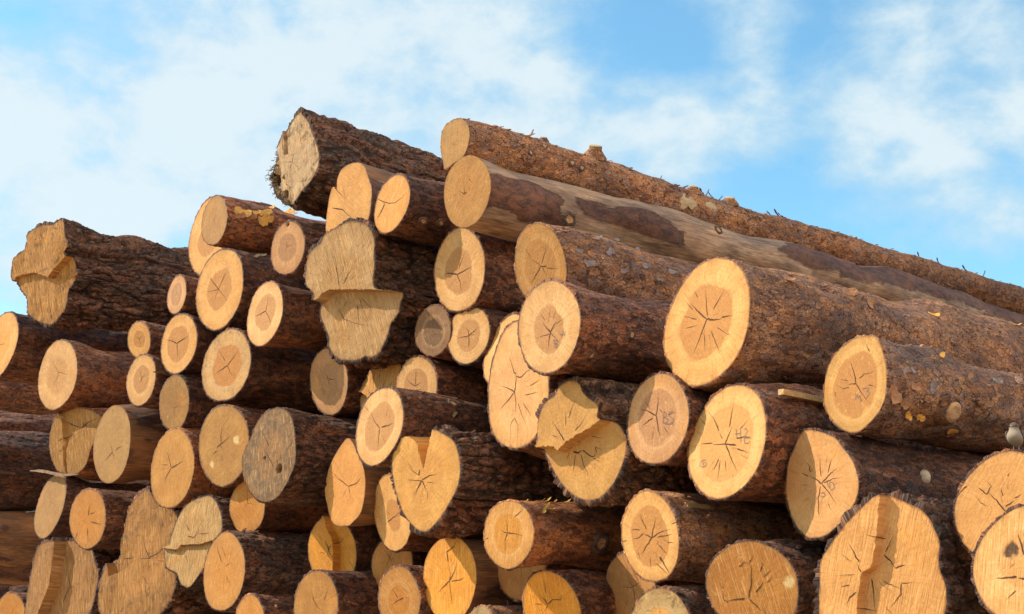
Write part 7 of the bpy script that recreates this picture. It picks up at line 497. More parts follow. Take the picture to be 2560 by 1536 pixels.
def ribbon(pts, width, hfun, jag, rs, taper=True, off=.0013, sub=4, wide=None):
    """thin dark sliver along a broken line in the cut plane; returns verts, faces"""
    P = np.array(pts, float); seg = []
    for i in range(len(P)-1):
        for k in range(sub): seg.append(P[i]+(P[i+1]-P[i])*k/sub)
    seg.append(P[-1]); seg = np.array(seg)
    n = len(seg)
    if jag: seg[1:-1] += (rs.rand(n-2, 2)-.5)*jag
    tng = np.gradient(seg, axis=0); tng /= np.linalg.norm(tng, axis=1)[:, None]+1e-9
    nr = np.stack([-tng[:, 1], tng[:, 0]], 1)
    u = np.linspace(0, 1, n)
    uu = u if wide is None or wide == 0 else 1-u
    ww = width/2*((np.clip(1.22-1.12*uu, .10, 1)*np.clip(.45+uu*6, 0, 1)) if taper else np.ones(n))*(1+.35*(rs.rand(n)-.5) if taper else 1)
    a = seg+nr*ww[:, None]; b = seg-nr*ww[:, None]
    Q = np.concatenate([a, b]); y = hfun(Q)-off
    V = np.stack([Q[:, 0], y, Q[:, 1]], 1)
    F = np.array([[i, n+i, n+i+1, i+1] for i in range(n-1)])
    return V, F

LOGOBJ = {}
def build_log(L, idx):
    rs = np.random.RandomState(1000+idx*7)
    root = bpy.data.objects.new('pine_log', None); COL.objects.link(root)
    root.empty_display_size = .1
    root.location = L['loc']; root.rotation_euler = (R_(L['pit']), 0, R_(L['yaw']))
    root['label'] = L['label']; root['category'] = 'log'; root['group'] = L.get('group', 'felled pine logs stacked in the pile')
    P = np.array(L['out'])
    A = .5*(np.dot(P[:, 0], np.roll(P[:, 1], -1))-np.dot(P[:, 1], np.roll(P[:, 0], -1)))
    if A < 0: P = P[::-1]
    A = abs(A); Rm = math.sqrt(A/math.pi)
    dist = math.sqrt(L['loc'][0]**2+L['loc'][1]**2)
    bk = L.get('bark', 'mid'); bt, bfreq, bstr = THICK[bk]
    reg = L.get('reg', []); fs = FACE[L.get('face', 'P')]
    dens = L.get('dens', 1.0)
    sp = .0047 if reg else .0105
    nv = int(2*math.pi*Rm/sp); nv = max(64, min(nv, 560))
    O = catmull(P, nv)
    O = O*(1+.006*fbm(np.stack([O[:, 0]*30, O[:, 1]*30, np.full(nv, idx*3.)], 1), 2))[:, None]
    seedv = np.array([idx*11.3, idx*5.7, idx*7.9])
    tx, tz = L['tx'], L['tz']
    rough = fs[5]
    def height(Q):
        y = tx*Q[:, 0]+tz*Q[:, 1]
        for dep, pg in reg:
            jn = np.stack([Q[:, 0]*70, Q[:, 1]*45, np.full(len(Q), 2.)], 1)
            m = sstep(poly_sd(Q, pg)+.0035*fbm(jn, 2, idx), -.0008, .0022)
            y = y+dep*m*(1-0*m)
        if rough > .0015:
            q3 = np.stack([Q[:, 0]*7, Q[:, 1]*4, np.full(len(Q), idx*1.)], 1)
            y = y+rough*fbm(q3, 2, idx)*1.1
            qx = Q[:, 0]+.25*Q[:, 1]
            q4 = np.stack([qx*75, Q[:, 1]*7, np.full(len(Q), idx*1.)], 1)
            y = y+rough*.40*fbm(q4, 2, idx+5)*np.clip(.5+vnoise(q3*.9+4, idx+8), 0, 1)
        return y
    hr = L.get('hr', 0)
    pith = np.array(L.get('pith', (0.02*Rm*rs.randn(), 0.1*Rm*rs.randn())))
    cen = pith if hr > 0 else np.zeros(2)
    # ---- cut face: rings from centre to outline
    nr = max(14, int(Rm/(sp*.75)))
    rad = (np.arange(1, nr+1)/nr)
    Q = (cen[None, None]*(1-rad)[:, None, None]+O[None]*rad[:, None, None]).reshape(-1, 2)
    Q = np.vstack([cen[None], Q])
    y = height(Q)
    V = np.stack([Q[:, 0], y, Q[:, 1]], 1)
    F4 = grid_faces(nr, nv, True, 1)
    F4 = F4[:, ::-1]
    F4 = F4[:, [0, 3, 2, 1]] if False else F4
    j = np.arange(nv); F3 = np.stack([np.zeros(nv, int), 1+j, 1+(j+1) % nv], 1)
    rr = np.concatenate([[0], np.repeat(rad, nv)])
    dv = Q-pith
    fkm = np.zeros(len(Q))
    for (fx, fz, fr) in L.get('fk', []):
        rr_ = np.hypot(Q[:, 0]-fx, (Q[:, 1]-fz))
        ns = .3*fr*fbm(np.stack([Q[:, 0]*60, Q[:, 1]*60, np.zeros(len(Q))], 1), 2)
        m = sstep(rr_+ns, fr, fr*.6); fkm = np.maximum(fkm, m)
        if L['face'] not in ('U5', 'O3', 'P3'): V[:, 1] += m*min(fr*1.2, .04 if L['face'] != 'Y3' else .003)
    # orientation check: quads (i,j),(i,j+1),(i+1,j+1),(i+1,j) reversed so that normals face -Y
    attrs = {'fp': np.stack([Q[:, 0], V[:, 1]*0, Q[:, 1]], 1), 'rr': rr, 'dc': np.hypot(dv[:, 0], dv[:, 1]), 'ang': np.arctan2(dv[:, 1], dv[:, 0]), 'fk': fkm}
    fm = face_mat(L, idx)
    # cracks
    cv, cf, n0 = [], [], len(V)
    wk = dist/7.
    def addr(pts, wd, jag, sub=3):
        nonlocal n0
        v, f = ribbon(pts, wd, height, jag, rs, sub=sub, wide=0 if np.linalg.norm(np.array(pts[0])-pith) <= np.linalg.norm(np.array(pts[-1])-pith) else 1)
        cv.append(v); cf.append(f+n0); n0 += len(v)
    for cr in L.get('crk', []):
        addr(cr[1:], .0009*cr[0]*wk*1.6+.0006, .003, 4)
    amt = L.get('cracks', 1.0); lim = (hr if hr > 0 else .6)*Rm
    a0 = rs.rand()*6.28
    if not L.get('crk'):
        k = 3+int(rs.rand()*2.2)
        for q in range(k):
            a = a0+q*6.28/k+rs.uniform(-.45, .45); ln = lim*rs.uniform(.45, .95)*(.6+.4*amt)
            pts = [pith+np.array([math.cos(a+b), math.sin(a+b)])*ln*u for u, b in ((0, 0), (.35, rs.uniform(-.12, .12)), (.7, rs.uniform(-.12, .12)), (1, rs.uniform(-.15, .15)))]
            addr(pts, .0026*amt*rs.uniform(.7, 1.4), .004, 3)
    nmain = sum(len(x) for x in cf)
    for q in range(int((8 if not reg else 4)*amt)):
        a = rs.rand()*6.28; r0 = lim*rs.uniform(.15, .75); ln = lim*rs.uniform(.12, .38)
        r1 = min(r0+ln, lim*1.08)
        b = rs.uniform(-.08, .08)
        pts = [pith+np.array([math.cos(a+b*u), math.sin(a+b*u)])*(r0+(r1-r0)*u) for u in (0, .5, 1)]
        addr(pts, rs.uniform(.0009, .0017), .003, 3)
    nm = len(V)
    if cv:
        VC = np.concatenate(cv); V = np.vstack([V, VC]); FC = np.concatenate(cf)
        for k_ in attrs:
            a_ = attrs[k_]; attrs[k_] = np.concatenate([a_, np.zeros((len(VC),)+a_.shape[1:])])
        cm_ = np.ones(len(FC)); cm_[nmain:] = 2
        midx = np.concatenate([np.zeros(len(F4)), cm_, np.zeros(len(F3))])
        me = mesh_np('cut_face', V, [F4, FC, F3], [fm, M_CRACK, M_HAIR], attrs, midx=midx, smooth=not reg)
    else:
        me = mesh_np('cut_face', V, [F4, F3], [fm], attrs)
    obj('cut_face', me, root)
    if L.get('pen'):
        groups = []
        for pts in L['pen']:
            c0 = np.mean(pts, 0)
            for g_ in groups:
                if min(np.hypot(*(c0-np.mean(q, 0))) for q in g_) < .045*wk*1.3: g_.append(pts); break
            else: groups.append([pts])
        for g_ in groups:
            pv, pf, n0 = [], [], 0
            for pts in g_:
                v, f = ribbon(pts, .0030*wk, height, .0008, rs, taper=False, off=.0022, sub=3); pv.append(v); pf.append(f+n0); n0 += len(v)
            obj('pencil_mark', mesh_np('pencil_mark', np.concatenate(pv), [np.concatenate(pf)], [M_PENCIL]), root)
    # ---- bark and body
    length = L.get('len', 6.0)
    first = 1.3 if dens < 1.15 else (2.6 if dens < 1.7 else length)
    d0 = .011 if dens >= 1.3 else .013
    if dens >= 1.7: d0 = .013
    s1 = np.arange(.012, first, d0); s2 = np.arange(first, length, .05)
    ss = np.concatenate([[0, .001], s1, s2, [length]])
    ns = len(ss)
    phi = np.unwrap(np.arctan2(O[:, 1], O[:, 0]))
    br = L.get('br', 1.0)*(1.0 if reg or 'poly' in L else 1.0)
    blend = .55 if bk.startswith('thick') else .35
    tap = L.get('tap', .010)
    Rt = Rm*br
    rim = np.hypot(O[:, 0], O[:, 1])
    yr = height(O*.995)
    S = ss[:, None]; w = sstep(S, 0, blend*2.2)
    ph = phi[None, :]
    lob = 1+.035*np.cos(2*ph+idx)+.02*np.cos(3*ph+2*idx+S*.6)
    RR = rim[None]*(1-w)+Rt*lob*w
    RR = RR*(1-tap*S/max(Rt, .1)*.35)
    flat = lambda a: np.broadcast_to(a, (ns, nv)).reshape(-1)
    cx, cz = np.cos(ph), np.sin(ph)
    p3 = np.stack([flat(RR*cx), flat(S+0*ph), flat(RR*sz if False else RR*cz)], 1)
    big = fbm(np.stack([p3[:, 0]*4, p3[:, 1]*1.6, p3[:, 2]*4], 1)+seedv, 2, 3)*.035*Rt/.2
    med = fbm(np.stack([p3[:, 0]*13, p3[:, 1]*5, p3[:, 2]*13], 1)+seedv, 2, 9)*.006
    wp = p3+.018*np.stack([vnoise(p3*16+seedv, 5), 2*vnoise(p3*12+seedv+9, 6), vnoise(p3*16+seedv+4, 7)], 1)
    d1, d2, cid = worley(np.stack([wp[:, 0]*bfreq, wp[:, 1]*bfreq/bstr, wp[:, 2]*bfreq], 1)+seedv, idx)
    e = d2-d1
    if bk.startswith('th'):
        f1 = np.abs(vnoise(np.stack([wp[:, 0]*bfreq*2.6, wp[:, 1]*bfreq*.62, wp[:, 2]*bfreq*2.6], 1)+seedv, idx+3))
        f2 = np.abs(vnoise(np.stack([wp[:, 0]*bfreq*5.5, wp[:, 1]*bfreq*1.2, wp[:, 2]*bfreq*5.5], 1)+seedv+5, idx+4))
        e2 = sstep(e, .0, .12)*.5+.5
        fur = sstep(f1, .0, .26)*(.6+.4*sstep(f2, .0, .25))*e2
    elif bk.startswith('fl'): fur = sstep(e, -.15, .07)
    else: fur = sstep(e, -.08, .12)
    det = fbm(np.stack([p3[:, 0]*60, p3[:, 1]*26, p3[:, 2]*60], 1)+seedv, 2, 12)
    disp = bt*(fur*.9+(cid-.5)*.8*fur+.25*det)
    if bk.startswith('fl'): disp = bt*(.5*fur+1.3*(cid-.5)+.4*det+.8*(.5-d1))
    pm = np.ones(ns*nv)
    if bk.startswith('peel'):
        pm = np.zeros(ns*nv); sf = flat(S+0*ph); pf_ = flat(ph+0*S)
        nz = fbm(np.stack([p3[:, 0]*14, p3[:, 1]*4, p3[:, 2]*14], 1)+seedv, 4, 2)
        for it in PATCH.get(L['id'], [(2, 2, 0, .8)]):
            if len(it) == 4:
                u0, hu, a0_, ha = it
                da = (pf_-a0_+math.pi) % (2*math.pi)-math.pi
                q = np.sqrt(((sf-u0)/hu)**2+(da/ha)**2)
                pm = np.maximum(pm, sstep(q+.25*nz, 1.25, .75))
            else:
                da = (pf_+math.pi) % (2*math.pi)-math.pi
                sd_ = poly_sd(np.stack([sf, da*Rt], 1), [(u_, a_*Rt) for u_, a_ in it])
                sd_ = np.where(np.abs(da) < 2.4, sd_, -1)
                pm = np.maximum(pm, np.clip(.5+(sd_+.030*nz)/.085, 0, 1))
        disp = .004*sstep(pm, .4, .55)*(.6+.5*fur)+.001*det
    w0 = flat(np.clip((S-.0)/.05, 0, 1)+0*ph)
    extra = 0
    for spx in L.get('spots', []):
        if spx[0] in ('stub', 'bknot', 'hump', 'stubf'):
            sz = spx[3]; da = (flat(ph+0*S)-spx[2]+math.pi) % (2*math.pi)-math.pi
            q = np.sqrt((da*Rt)**2+(flat(S+0*ph)-spx[1])**2/ (3 if spx[0] == 'hump' else 1.8))
            extra = extra+(sz*.55 if spx[0] != 'hump' else sz*.45)*np.exp(-(q/(sz*1.3))**2)
    RF = flat(RR)+(big+med)*np.clip(flat(S+0*ph)/.25, 0, 1)+disp*np.clip(w0*3+.9, 0, 1)+extra
    first_row = flat((np.arange(ns) == 0)[:, None]+0*ph) > .5
    RF = np.where(first_row, flat(rim[None]+0*S), RF)
    if not bk.startswith('peel'): fur = fur*flat(np.where(np.arange(ns) < 2, .12, np.where(np.arange(ns) < 3, .6, 1))[:, None]+0*ph)
    RF = RF+flat(np.where((np.arange(ns) > 0) & (np.arange(ns) < 4), 1, 0)[:, None]*(.004+.004*np.sin(ph*23+idx)*np.sin(ph*7))*(0 if bk.startswith('peel') else 1)+0*S)
    yoff = flat(yr[None]*np.clip(1-S/.7, 0, 1))
    bend = 0*S
    bx = .0; 
    ba, bb = rs.uniform(-1, 1, 2)*.018
    BX = flat(ba*np.sin(S*1.1+idx)*np.clip(S/1.0, 0, 1)+0*ph); BZ = flat(bb*np.sin(S*.9+idx*2)*np.clip(S/1.0, 0, 1)+0*ph)
    if L.get('bend'):
        BZ = BZ+flat(.010*np.sin(S*2.2)*np.clip(S/.5, 0, 1)+0*ph)
    V = np.stack([RF*flat(cx+0*S)+BX, flat(S+0*ph)+yoff, RF*flat(cz+0*S)+BZ], 1)
    V[first_row, 1] = yr
    F4 = grid_faces(ns, nv)
    # closed far end
    far = len(V); V = np.vstack([V, [[0, length, 0]]])
    j = np.arange(nv); F3 = np.stack([np.full(nv, far), (ns-1)*nv+(j+1) % nv, (ns-1)*nv+j], 1)
    bpv = np.vstack([p3, [[0, length, 0]]])+seedv
    at = {'bp': bpv, 'fur': np.append(fur, 1), 'cr': np.append(cid, .5)}
    if bk.startswith('peel'): at['pm'] = np.append(pm, 0)
    # loose scales standing off the surface
    nfl = {'flaky': 520, 'flaky2': 120, 'flaky3': 160, 'mid': 60, 'thick': 60, 'thick2': 40, 'thin': 140}.get(bk, 0)
    if dens < 1.15: nfl = int(nfl*.4)
    G = V[:-1].reshape(ns, nv, 3)
    FV, FF, fa_bp, fa_cr = [], [], [], []
    base = len(V)
    nfirst = np.searchsorted(ss, first)-3
    for k in range(nfl):
        i = rs.randint(3, nfirst); jj = rs.randint(nv)
        a = math.atan2(G[i, jj, 2], G[i, jj, 0])
        if not (-1.5 < a < 2.2): continue
        pc = G[i, jj]; tU = G[min(i+2, ns-1), jj]-G[i-2, jj]; tU /= np.linalg.norm(tU)
        tV = G[i, (jj+2) % nv]-G[i, jj-2]; tV /= np.linalg.norm(tV); nn_ = np.cross(tV, tU); nn_ /= np.linalg.norm(nn_)
        if nn_@np.array([math.cos(a), 0, math.sin(a)]) < 0: nn_ = -nn_
        ro_ = rs.uniform(-.6, .6); ru = tU*math.cos(ro_)+tV*math.sin(ro_); rv_ = -tU*math.sin(ro_)+tV*math.cos(ro_)
        lu, lv = rs.uniform(.010, .028)*(1.6 if bk == 'thick' else 1), rs.uniform(.007, .016); lift = rs.uniform(.003, .010)
        if rs.rand() < .10: lift *= 2.6; lu *= 1.7; lv *= .8
        n_ = 7; th = np.linspace(0, 6.283, n_, endpoint=False)+rs.rand()
        rr_ = rs.uniform(.65, 1.15, n_)
        pu, pv_ = np.cos(th)*lu*rr_, np.sin(th)*lv*rr_
        hh = .0015+lift*np.clip((pu/lu+.3), 0, 1.3)-(pv_**2)/(2*Rt)*.8
        top = pc+pu[:, None]*ru+pv_[:, None]*rv_+hh[:, None]*nn_
        bot = top-nn_*.0018
        cpt = pc+nn_*(.002+lift*.3)
        FV.append(np.vstack([top, bot, [cpt]])); b0 = base; base += 2*n_+1
        q = np.arange(n_)
        FF.append((np.stack([np.full(n_, b0+2*n_), b0+q, b0+(q+1) % n_], 1), np.stack([b0+q, b0+n_+q, b0+n_+(q+1) % n_, b0+(q+1) % n_], 1)))
        off = rs.uniform(-3, 3, 3)
        fa_bp.append(FV[-1]+seedv+off); fa_cr.append(np.full(2*n_+1, rs.rand()))
    FL = [F4, F3]
    if FV:
        X = np.vstack(FV); V = np.vstack([V, X])
        at['bp'] = np.vstack([at['bp'], np.vstack(fa_bp)]); at['cr'] = np.concatenate([at['cr'], np.concatenate(fa_cr)])
        at['fur'] = np.concatenate([at['fur'], np.ones(len(X))])
        if 'pm' in at: at['pm'] = np.concatenate([at['pm'], np.zeros(len(X))])
        FL = [np.vstack([F4]+[f[1] for f in FF]), np.vstack([F3]+[f[0] for f in FF])]
    obj('bark', mesh_np('bark', V, FL, [bark(bk)], at), root)
    # ---- knots, stubs, loose flakes
    for spx in L.get('spots', []):
        add_spot(root, spx, G, ss, phi, rs)
    LOGOBJ[L['id']] = root
    return root

def frame_at(G, ss, phi, u, a):
    i = int(np.clip(np.searchsorted(ss, u), 3, len(ss)-4)); nv = G.shape[1]
    an = np.arctan2(G[i, :, 2], G[i, :, 0]); j = int(np.argmin(np.abs((an-a+math.pi) % (2*math.pi)-math.pi)))
    p = G[i, j].copy(); tU = G[i+3, j]-G[i-3, j]; tU /= np.linalg.norm(tU)
    n = np.array([math.cos(a), 0, math.sin(a)]); n -= tU*(n@tU); n /= np.linalg.norm(n); tV = np.cross(n, tU)
    return p, tU, tV, n

def disc_mesh(name, p, U, Vv, n, rings, seg, mats, rs, mi=None, wob=.12, ell=1.0):
    """lathe-like bump: rings = [(radius, height)] from outside in"""
    th = np.linspace(0, 6.2832, seg, endpoint=False); wb = 1+wob*np.sin(th*2+rs.rand()*6)+wob*.6*np.sin(th*5+rs.rand()*6)
    rows = [p+(r*wb*np.cos(th))[:, None]*U*ell+(r*wb*np.sin(th))[:, None]*Vv+h*n for r, h in rings]
    X = np.vstack(rows+[[p+rings[-1][1]*n]])
    F4 = grid_faces(len(rings), seg); j = np.arange(seg); b = (len(rings)-1)*seg
    F3 = np.stack([b+j, b+(j+1) % seg, np.full(seg, len(rings)*seg)], 1)
    midx = None
    if mi is not None:
        midx = np.concatenate([np.repeat(mi[:-1], seg), np.full(seg, mi[-1])])
    return mesh_np(name, X, [F4, F3], mats, {'bp': X+3.3, 'fur': np.ones(len(X)), 'cr': np.full(len(X), .4)}, midx=midx)

def patch_mesh(name, p, U, Vv, n, lu, lv, rot, curl, lift, mat, rs, Rc=.2, thick=.002, nseg=6):
    """irregular curled plate, thick, following the log at one end and lifting at the other"""
    ru = U*math.cos(rot)+Vv*math.sin(rot); rv = -U*math.sin(rot)+Vv*math.cos(rot)
    us = np.linspace(-1, 1, nseg+1); vs = np.linspace(-1, 1, 5); top = []
    e0 = rs.uniform(.45, 1.2, nseg+1); e1 = rs.uniform(.45, 1.2, nseg+1)
    for i, u in enumerate(us):
        wv = lv*(.45+.55*math.sqrt(max(.0, 1-abs(u)**3)))*rs.uniform(.78, 1.15)
        for v in vs:
            vv = v*wv*(e0[i] if v > 0 else e1[i])*(1 if abs(v) > .8 else .95); uu = u*lu+rs.uniform(-.06, .06)*lu
            h = .0025+lift*max(0, (u+.2)/1.2)**2-vv*vv/(2*Rc)*(1-curl)+curl*vv*vv/lv*.5
            top.append(p+uu*ru+vv*rv+h*n)
    top = np.array(top); bot = top-n*thick
    X = np.vstack([top, bot]); m = len(top); F = []
    for i in range(nseg):
        for j in range(4):
            a = i*5+j; F.append([a, a+1, a+6, a+5]); F.append([m+a, m+a+5, m+a+6, m+a+1])
    for i in range(nseg): F.append([i*5, i*5+5, m+i*5+5, m+i*5]); F.append([i*5+4, m+i*5+4, m+i*5+9, i*5+9])
    for j in range(4): F.append([j, m+j, m+j+1, j+1]); a = nseg*5+j; F.append([a, a+1, m+a+1, m+a])
    return mesh_np(name, X, [np.array(F)], [mat], smooth=False)

def add_spot(root, spx, G, ss, phi, rs):
    k, u, a, sz = spx[:4]; rest = spx[4:]
    p, U, Vv, n = frame_at(G, ss, phi, u, a)
    if k == 'flake':
        obj('bark_flake', patch_mesh('bark_flake', p, U, Vv, n, sz*.95, sz*.68, rs.uniform(-.9, .9), .15, sz*.65, M_FLAKE[rest[0]], rs), root)
    elif k == 'shav':
        obj('wood_shaving', patch_mesh('wood_shaving', p, U, Vv, n, sz, sz*.22, R_(rest[0]), .6, sz*.6, M_SHAV, rs, thick=.0012), root)
    elif k == 'sliver':
        ang = R_(rest[0]); al = abs(math.cos(ang)); up = max(.12, abs(math.sin(ang)))
        dirv = U*math.copysign(al, math.cos(ang))+n*up; dirv /= np.linalg.norm(dirv)
        side = np.cross(dirv, n); side /= np.linalg.norm(side)+1e-9; nn = np.cross(side, dirv)
        obj('bark_sliver', patch_mesh('bark_sliver', p+dirv*sz*.42, dirv, side, nn, sz*.6, sz*.13, 0, .5, sz*.12, M_SLIVER, rs, thick=.003), root)
    elif k == 'knot':
        r = sz
        obj('branch_knot', disc_mesh('branch_knot', p, U, Vv, n, [(r*1.25, -.006), (r*1.05, .005), (r*.75, .007), (r*.6, .002), (r*.3, .003)], 20, [M_KNOT, M_KNOTF], rs, [0, 0, 0, 1, 1], ell=1.25), root)
    elif k == 'bknot':
        r = sz
        o = disc_mesh('branch_knot', p+n*(r*.38), U, Vv, n, [(r*1.6, -r*.8), (r*1.36, -.004), (r*1.14, .008), (r*1.03, -.002), (r*1.0, .008), (r*.97, .013), (r*.5, .014)], 40, [bark('flaky2'), M_KNOTF], rs, [0, 0, 0, 1, 1, 1, 1], wob=.035)
        obj('branch_knot', o, root)
    elif k == 'nub':
        r = sz
        obj('branch_knot', disc_mesh('branch_knot', p, U, Vv, n, [(r*1.1, -.004), (r*.95, r*.25), (r*.7, r*.5), (r*.4, r*.62), (r*.15, r*.66)], 20, [M_PALE], rs, wob=.08), root)
    elif k in ('stub', 'stubf'):
        r = sz*(1.0 if k == 'stub' else .9); hgt = sz*(1.35 if k == 'stub' else .55)
        axis = n+U*-.25; axis /= np.linalg.norm(axis)
        v2 = np.cross(axis, U); v2 /= np.linalg.norm(v2); u2 = np.cross(v2, axis)
        obj('branch_stub', disc_mesh('branch_stub', p, u2, v2, axis, [(r*2.0, -.02), (r*1.35, hgt*.2), (r*1.0, hgt*.55), (r*.95, hgt), (r*.86, hgt+.003), (r*.4, hgt+.003)], 24, [bark('flaky'), M_STUB], rs, [0, 0, 0, 1, 1, 1], wob=.05), root)
    elif k == 'baret':
        obj('bare_patch', patch_mesh('bare_patch', p, U, Vv, n, sz, sz*.46, -.05, 0, 0.0, M_BARET, rs, thick=.004, Rc=.12), root)
    elif k == 'bare':
        obj('bare_patch', patch_mesh('bare_patch', p, U, Vv, n, sz, sz*.42, -.12, 0, 0.0, M_BARE, rs, thick=.004, Rc=.16), root)

for i, L in enumerate(LOGS): build_log(L, i)

# ------------------------------------------------------------------ ground
def ground():
    n = 120; xs = np.linspace(-1, 1, n); g = np.sign(xs)*np.abs(xs)**2.6*900
    X, Y = np.meshgrid(g, g, indexing='ij'); P3 = np.stack([X.ravel()*.25, Y.ravel()*.25, 0*X.ravel()], 1)
    Z = .04*fbm(P3, 3)-.03
    V = np.stack([X.ravel(), Y.ravel(), Z], 1)
    m = bpy.data.materials.new('dirt'); m.use_nodes = True; t = NT(m.node_tree)
    oc = t.n('ShaderNodeTexCoord').outputs['Object']
    a = t.noise(oc, .5, 5, .6); b = t.noise(oc, 9, 6, .7); c3 = t.noise(oc, 60, 4, .7)
    c = t.mix(t.ramp(b, .35, .65), (.36, .24, .14), (.56, .40, .24))
    c = t.mix(t.ramp(a, .6, .72), c, (.10, .12, .035))
    c = t.mix(t.ramp(c3, .62, .7, 0, .6), c, (.48, .33, .17))
    bn = t.n('ShaderNodeBump', {'Height': t.math('ADD', b, t.math('MULTIPLY', c3, .3)), 'Distance': .04})
    p = t.n('ShaderNodeBsdfPrincipled', {'Base Color': c, 'Roughness': .95, 'Normal': bn.outputs[0]})
    t.n('ShaderNodeOutputMaterial', {0: p.outputs[0]})
    o = obj('ground', mesh_np('ground', V, [grid_faces(n, n, False)[:, ::-1]], [m]))
    o['kind'] = 'structure'
ground()

# ------------------------------------------------------------------ loose wood lying on the pile
def beam(name, a, b, wd, hg, mat, label, cat, rs, nseg=14, ragged=.0):
    a = np.array(a, float); b = np.array(b, float); ax = b-a; ln = np.linalg.norm(ax); ax /= ln
    sd = np.cross(ax, [0, 0, 1.]); sd /= np.linalg.norm(sd); up = np.cross(sd, ax); X = []
    for i in range(nseg+1):
        u = i/nseg; w_ = wd*(1+ragged*rs.uniform(-.5, .5)); h_ = hg*(1+ragged*rs.uniform(-.5, .5))
        if ragged: w_ *= min(1, .25+3*min(u, 1-u)); h_ *= min(1, .3+3*min(u, 1-u))
        c = a+ax*ln*u-a+up*ragged*.012*math.sin(u*7)
        for (p, q) in ((-1, -1), (1, -1), (1, 1), (-1, 1)): X.append(c+sd*p*w_/2+up*q*h_/2)
    X = np.array(X); F = [f for f in grid_faces(nseg+1, 4)]; F = np.array(F)
    F = np.vstack([F, [[3, 2, 1, 0]], [[4*nseg, 4*nseg+1, 4*nseg+2, 4*nseg+3]]])
    o = obj(name, mesh_np(name, X, [F], [mat], smooth=False), None, tuple(a))
    o['label'] = label; o['category'] = cat
    if not ragged:
        md = o.modifiers.new('bevel', 'BEVEL'); md.width = .0015; md.segments = 2; md.limit_method = 'ANGLE'
    return o
M_SLAT = plain_mat('slat_wood', (.52, .30, .11), .7, .3, 90, .001, (1, 1, 1))
M_SPL = plain_mat('splinter_wood', (.22, .115, .055), .8, .4, 60, .001, (1, 1, 1))
rs0 = np.random.RandomState(5)
beam('sawn_stick', (1.0959, 5.5193, 1.2802), (1.4076, 5.7829, 1.2638), .030, .024, M_SLAT, 'thin square sawn wooden slat lying on the bark beside the pointed shaded log end', 'stick', rs0)
beam('wood_splinter', (-3.9130, 11.1285, 1.4762), (-3.2833, 10.3859, 1.3760), .035, .018, M_SPL, 'long broken wood splinter sticking out between the logs at the lower left', 'splinter', rs0, 18, .6)
beam('wood_wedge', (-2.5178, 9.4777, 2.0176), (-2.3736, 9.7211, 2.0221), .040, .020, M_SPL, 'short splintered wedge of wood under the Y-cracked log end near the left shoulder', 'wood wedge', rs0, 10, .5)
# torn fibres inside the V notch
def fibres(root, items):
    rs = np.random.RandomState(9); V, F, n0 = [], [], 0
    for (x0, y0, z0, x1, y1, z1, wd) in items:
        a = np.array([x0, y0, z0]); b = np.array([x1, y1, z1]); ax = (b-a)/np.linalg.norm(b-a); s = np.cross(ax, [0, 1., 0]); s /= np.linalg.norm(s)+1e-9; t = np.cross(s, ax)
        m = (a+b)/2+rs.uniform(-.004, .004, 3)
        rows = [(a, wd), (m, wd*.7), (b, wd*.12)]
        X = np.vstack([np.array([c+s*w, c+t*w*.5, c-s*w, c-t*w*.5]) for c, w in rows]); V.append(X)
        f = grid_faces(3, 4)+n0; F.append(f); F.append(np.array([[n0+3, n0+2, n0+1, n0]])); n0 += 12
    obj('torn_fibres', mesh_np('torn_fibres', np.vstack(V), [np.vstack(F)], [M_SPL2], smooth=False), root)
def fringe(root, outl, tx, tz, a0, a1, n, seed):
    rs = np.random.RandomState(seed); O = catmull(np.array(outl)[::1], 200); an = np.degrees(np.arctan2(O[:, 1], O[:, 0])) % 360
    O = O[(an > a0) & (an < a1)]; V, F, n0 = [], [], 0
    for k in range(n):
        q = O[rs.randint(len(O))]*rs.uniform(.80, 1.02); b = np.array([q[0], tx*q[0]+tz*q[1]+rs.uniform(0, .03), q[1]])
        dr = np.array([q[0], rs.uniform(-.18, .12), q[1]+rs.uniform(-.1, .1)]); dr /= np.linalg.norm(dr); ln = rs.uniform(.006, .028)
        s = np.cross(dr, rs.randn(3)); s /= np.linalg.norm(s); w_ = rs.uniform(.0012, .0032)
        m = b+dr*ln*.55+rs.uniform(-.006, .006, 3); e_ = b+dr*ln+rs.uniform(-.012, .012, 3); u = np.cross(s, dr)
        V.append(np.vstack([np.array([c+s*w, c+u*w, c-s*w, c-u*w]) for c, w in ((b-dr*.01, w_), (m, w_*.8), (e_, w_*.2))])); F.append(grid_faces(3, 4)+n0); n0 += 12
    obj('rim_fibres', mesh_np('rim_fibres', np.vstack(V), [np.vstack(F)], [M_FIB], smooth=False), root)
M_FIB = plain_mat('rim_fibre', (.13, .085, .05), .9, .5)
LL = {L['id']: L for L in LOGS}
fringe(LOGOBJ['L15'], LL['L15']['out'], LL['L15']['tx'], LL['L15']['tz'], 140, 255, 190, 1)
M_SPL2 = plain_mat('torn_wood', (.50, .27, .09), .8, .4, 60, .001, (1, 1, 1))
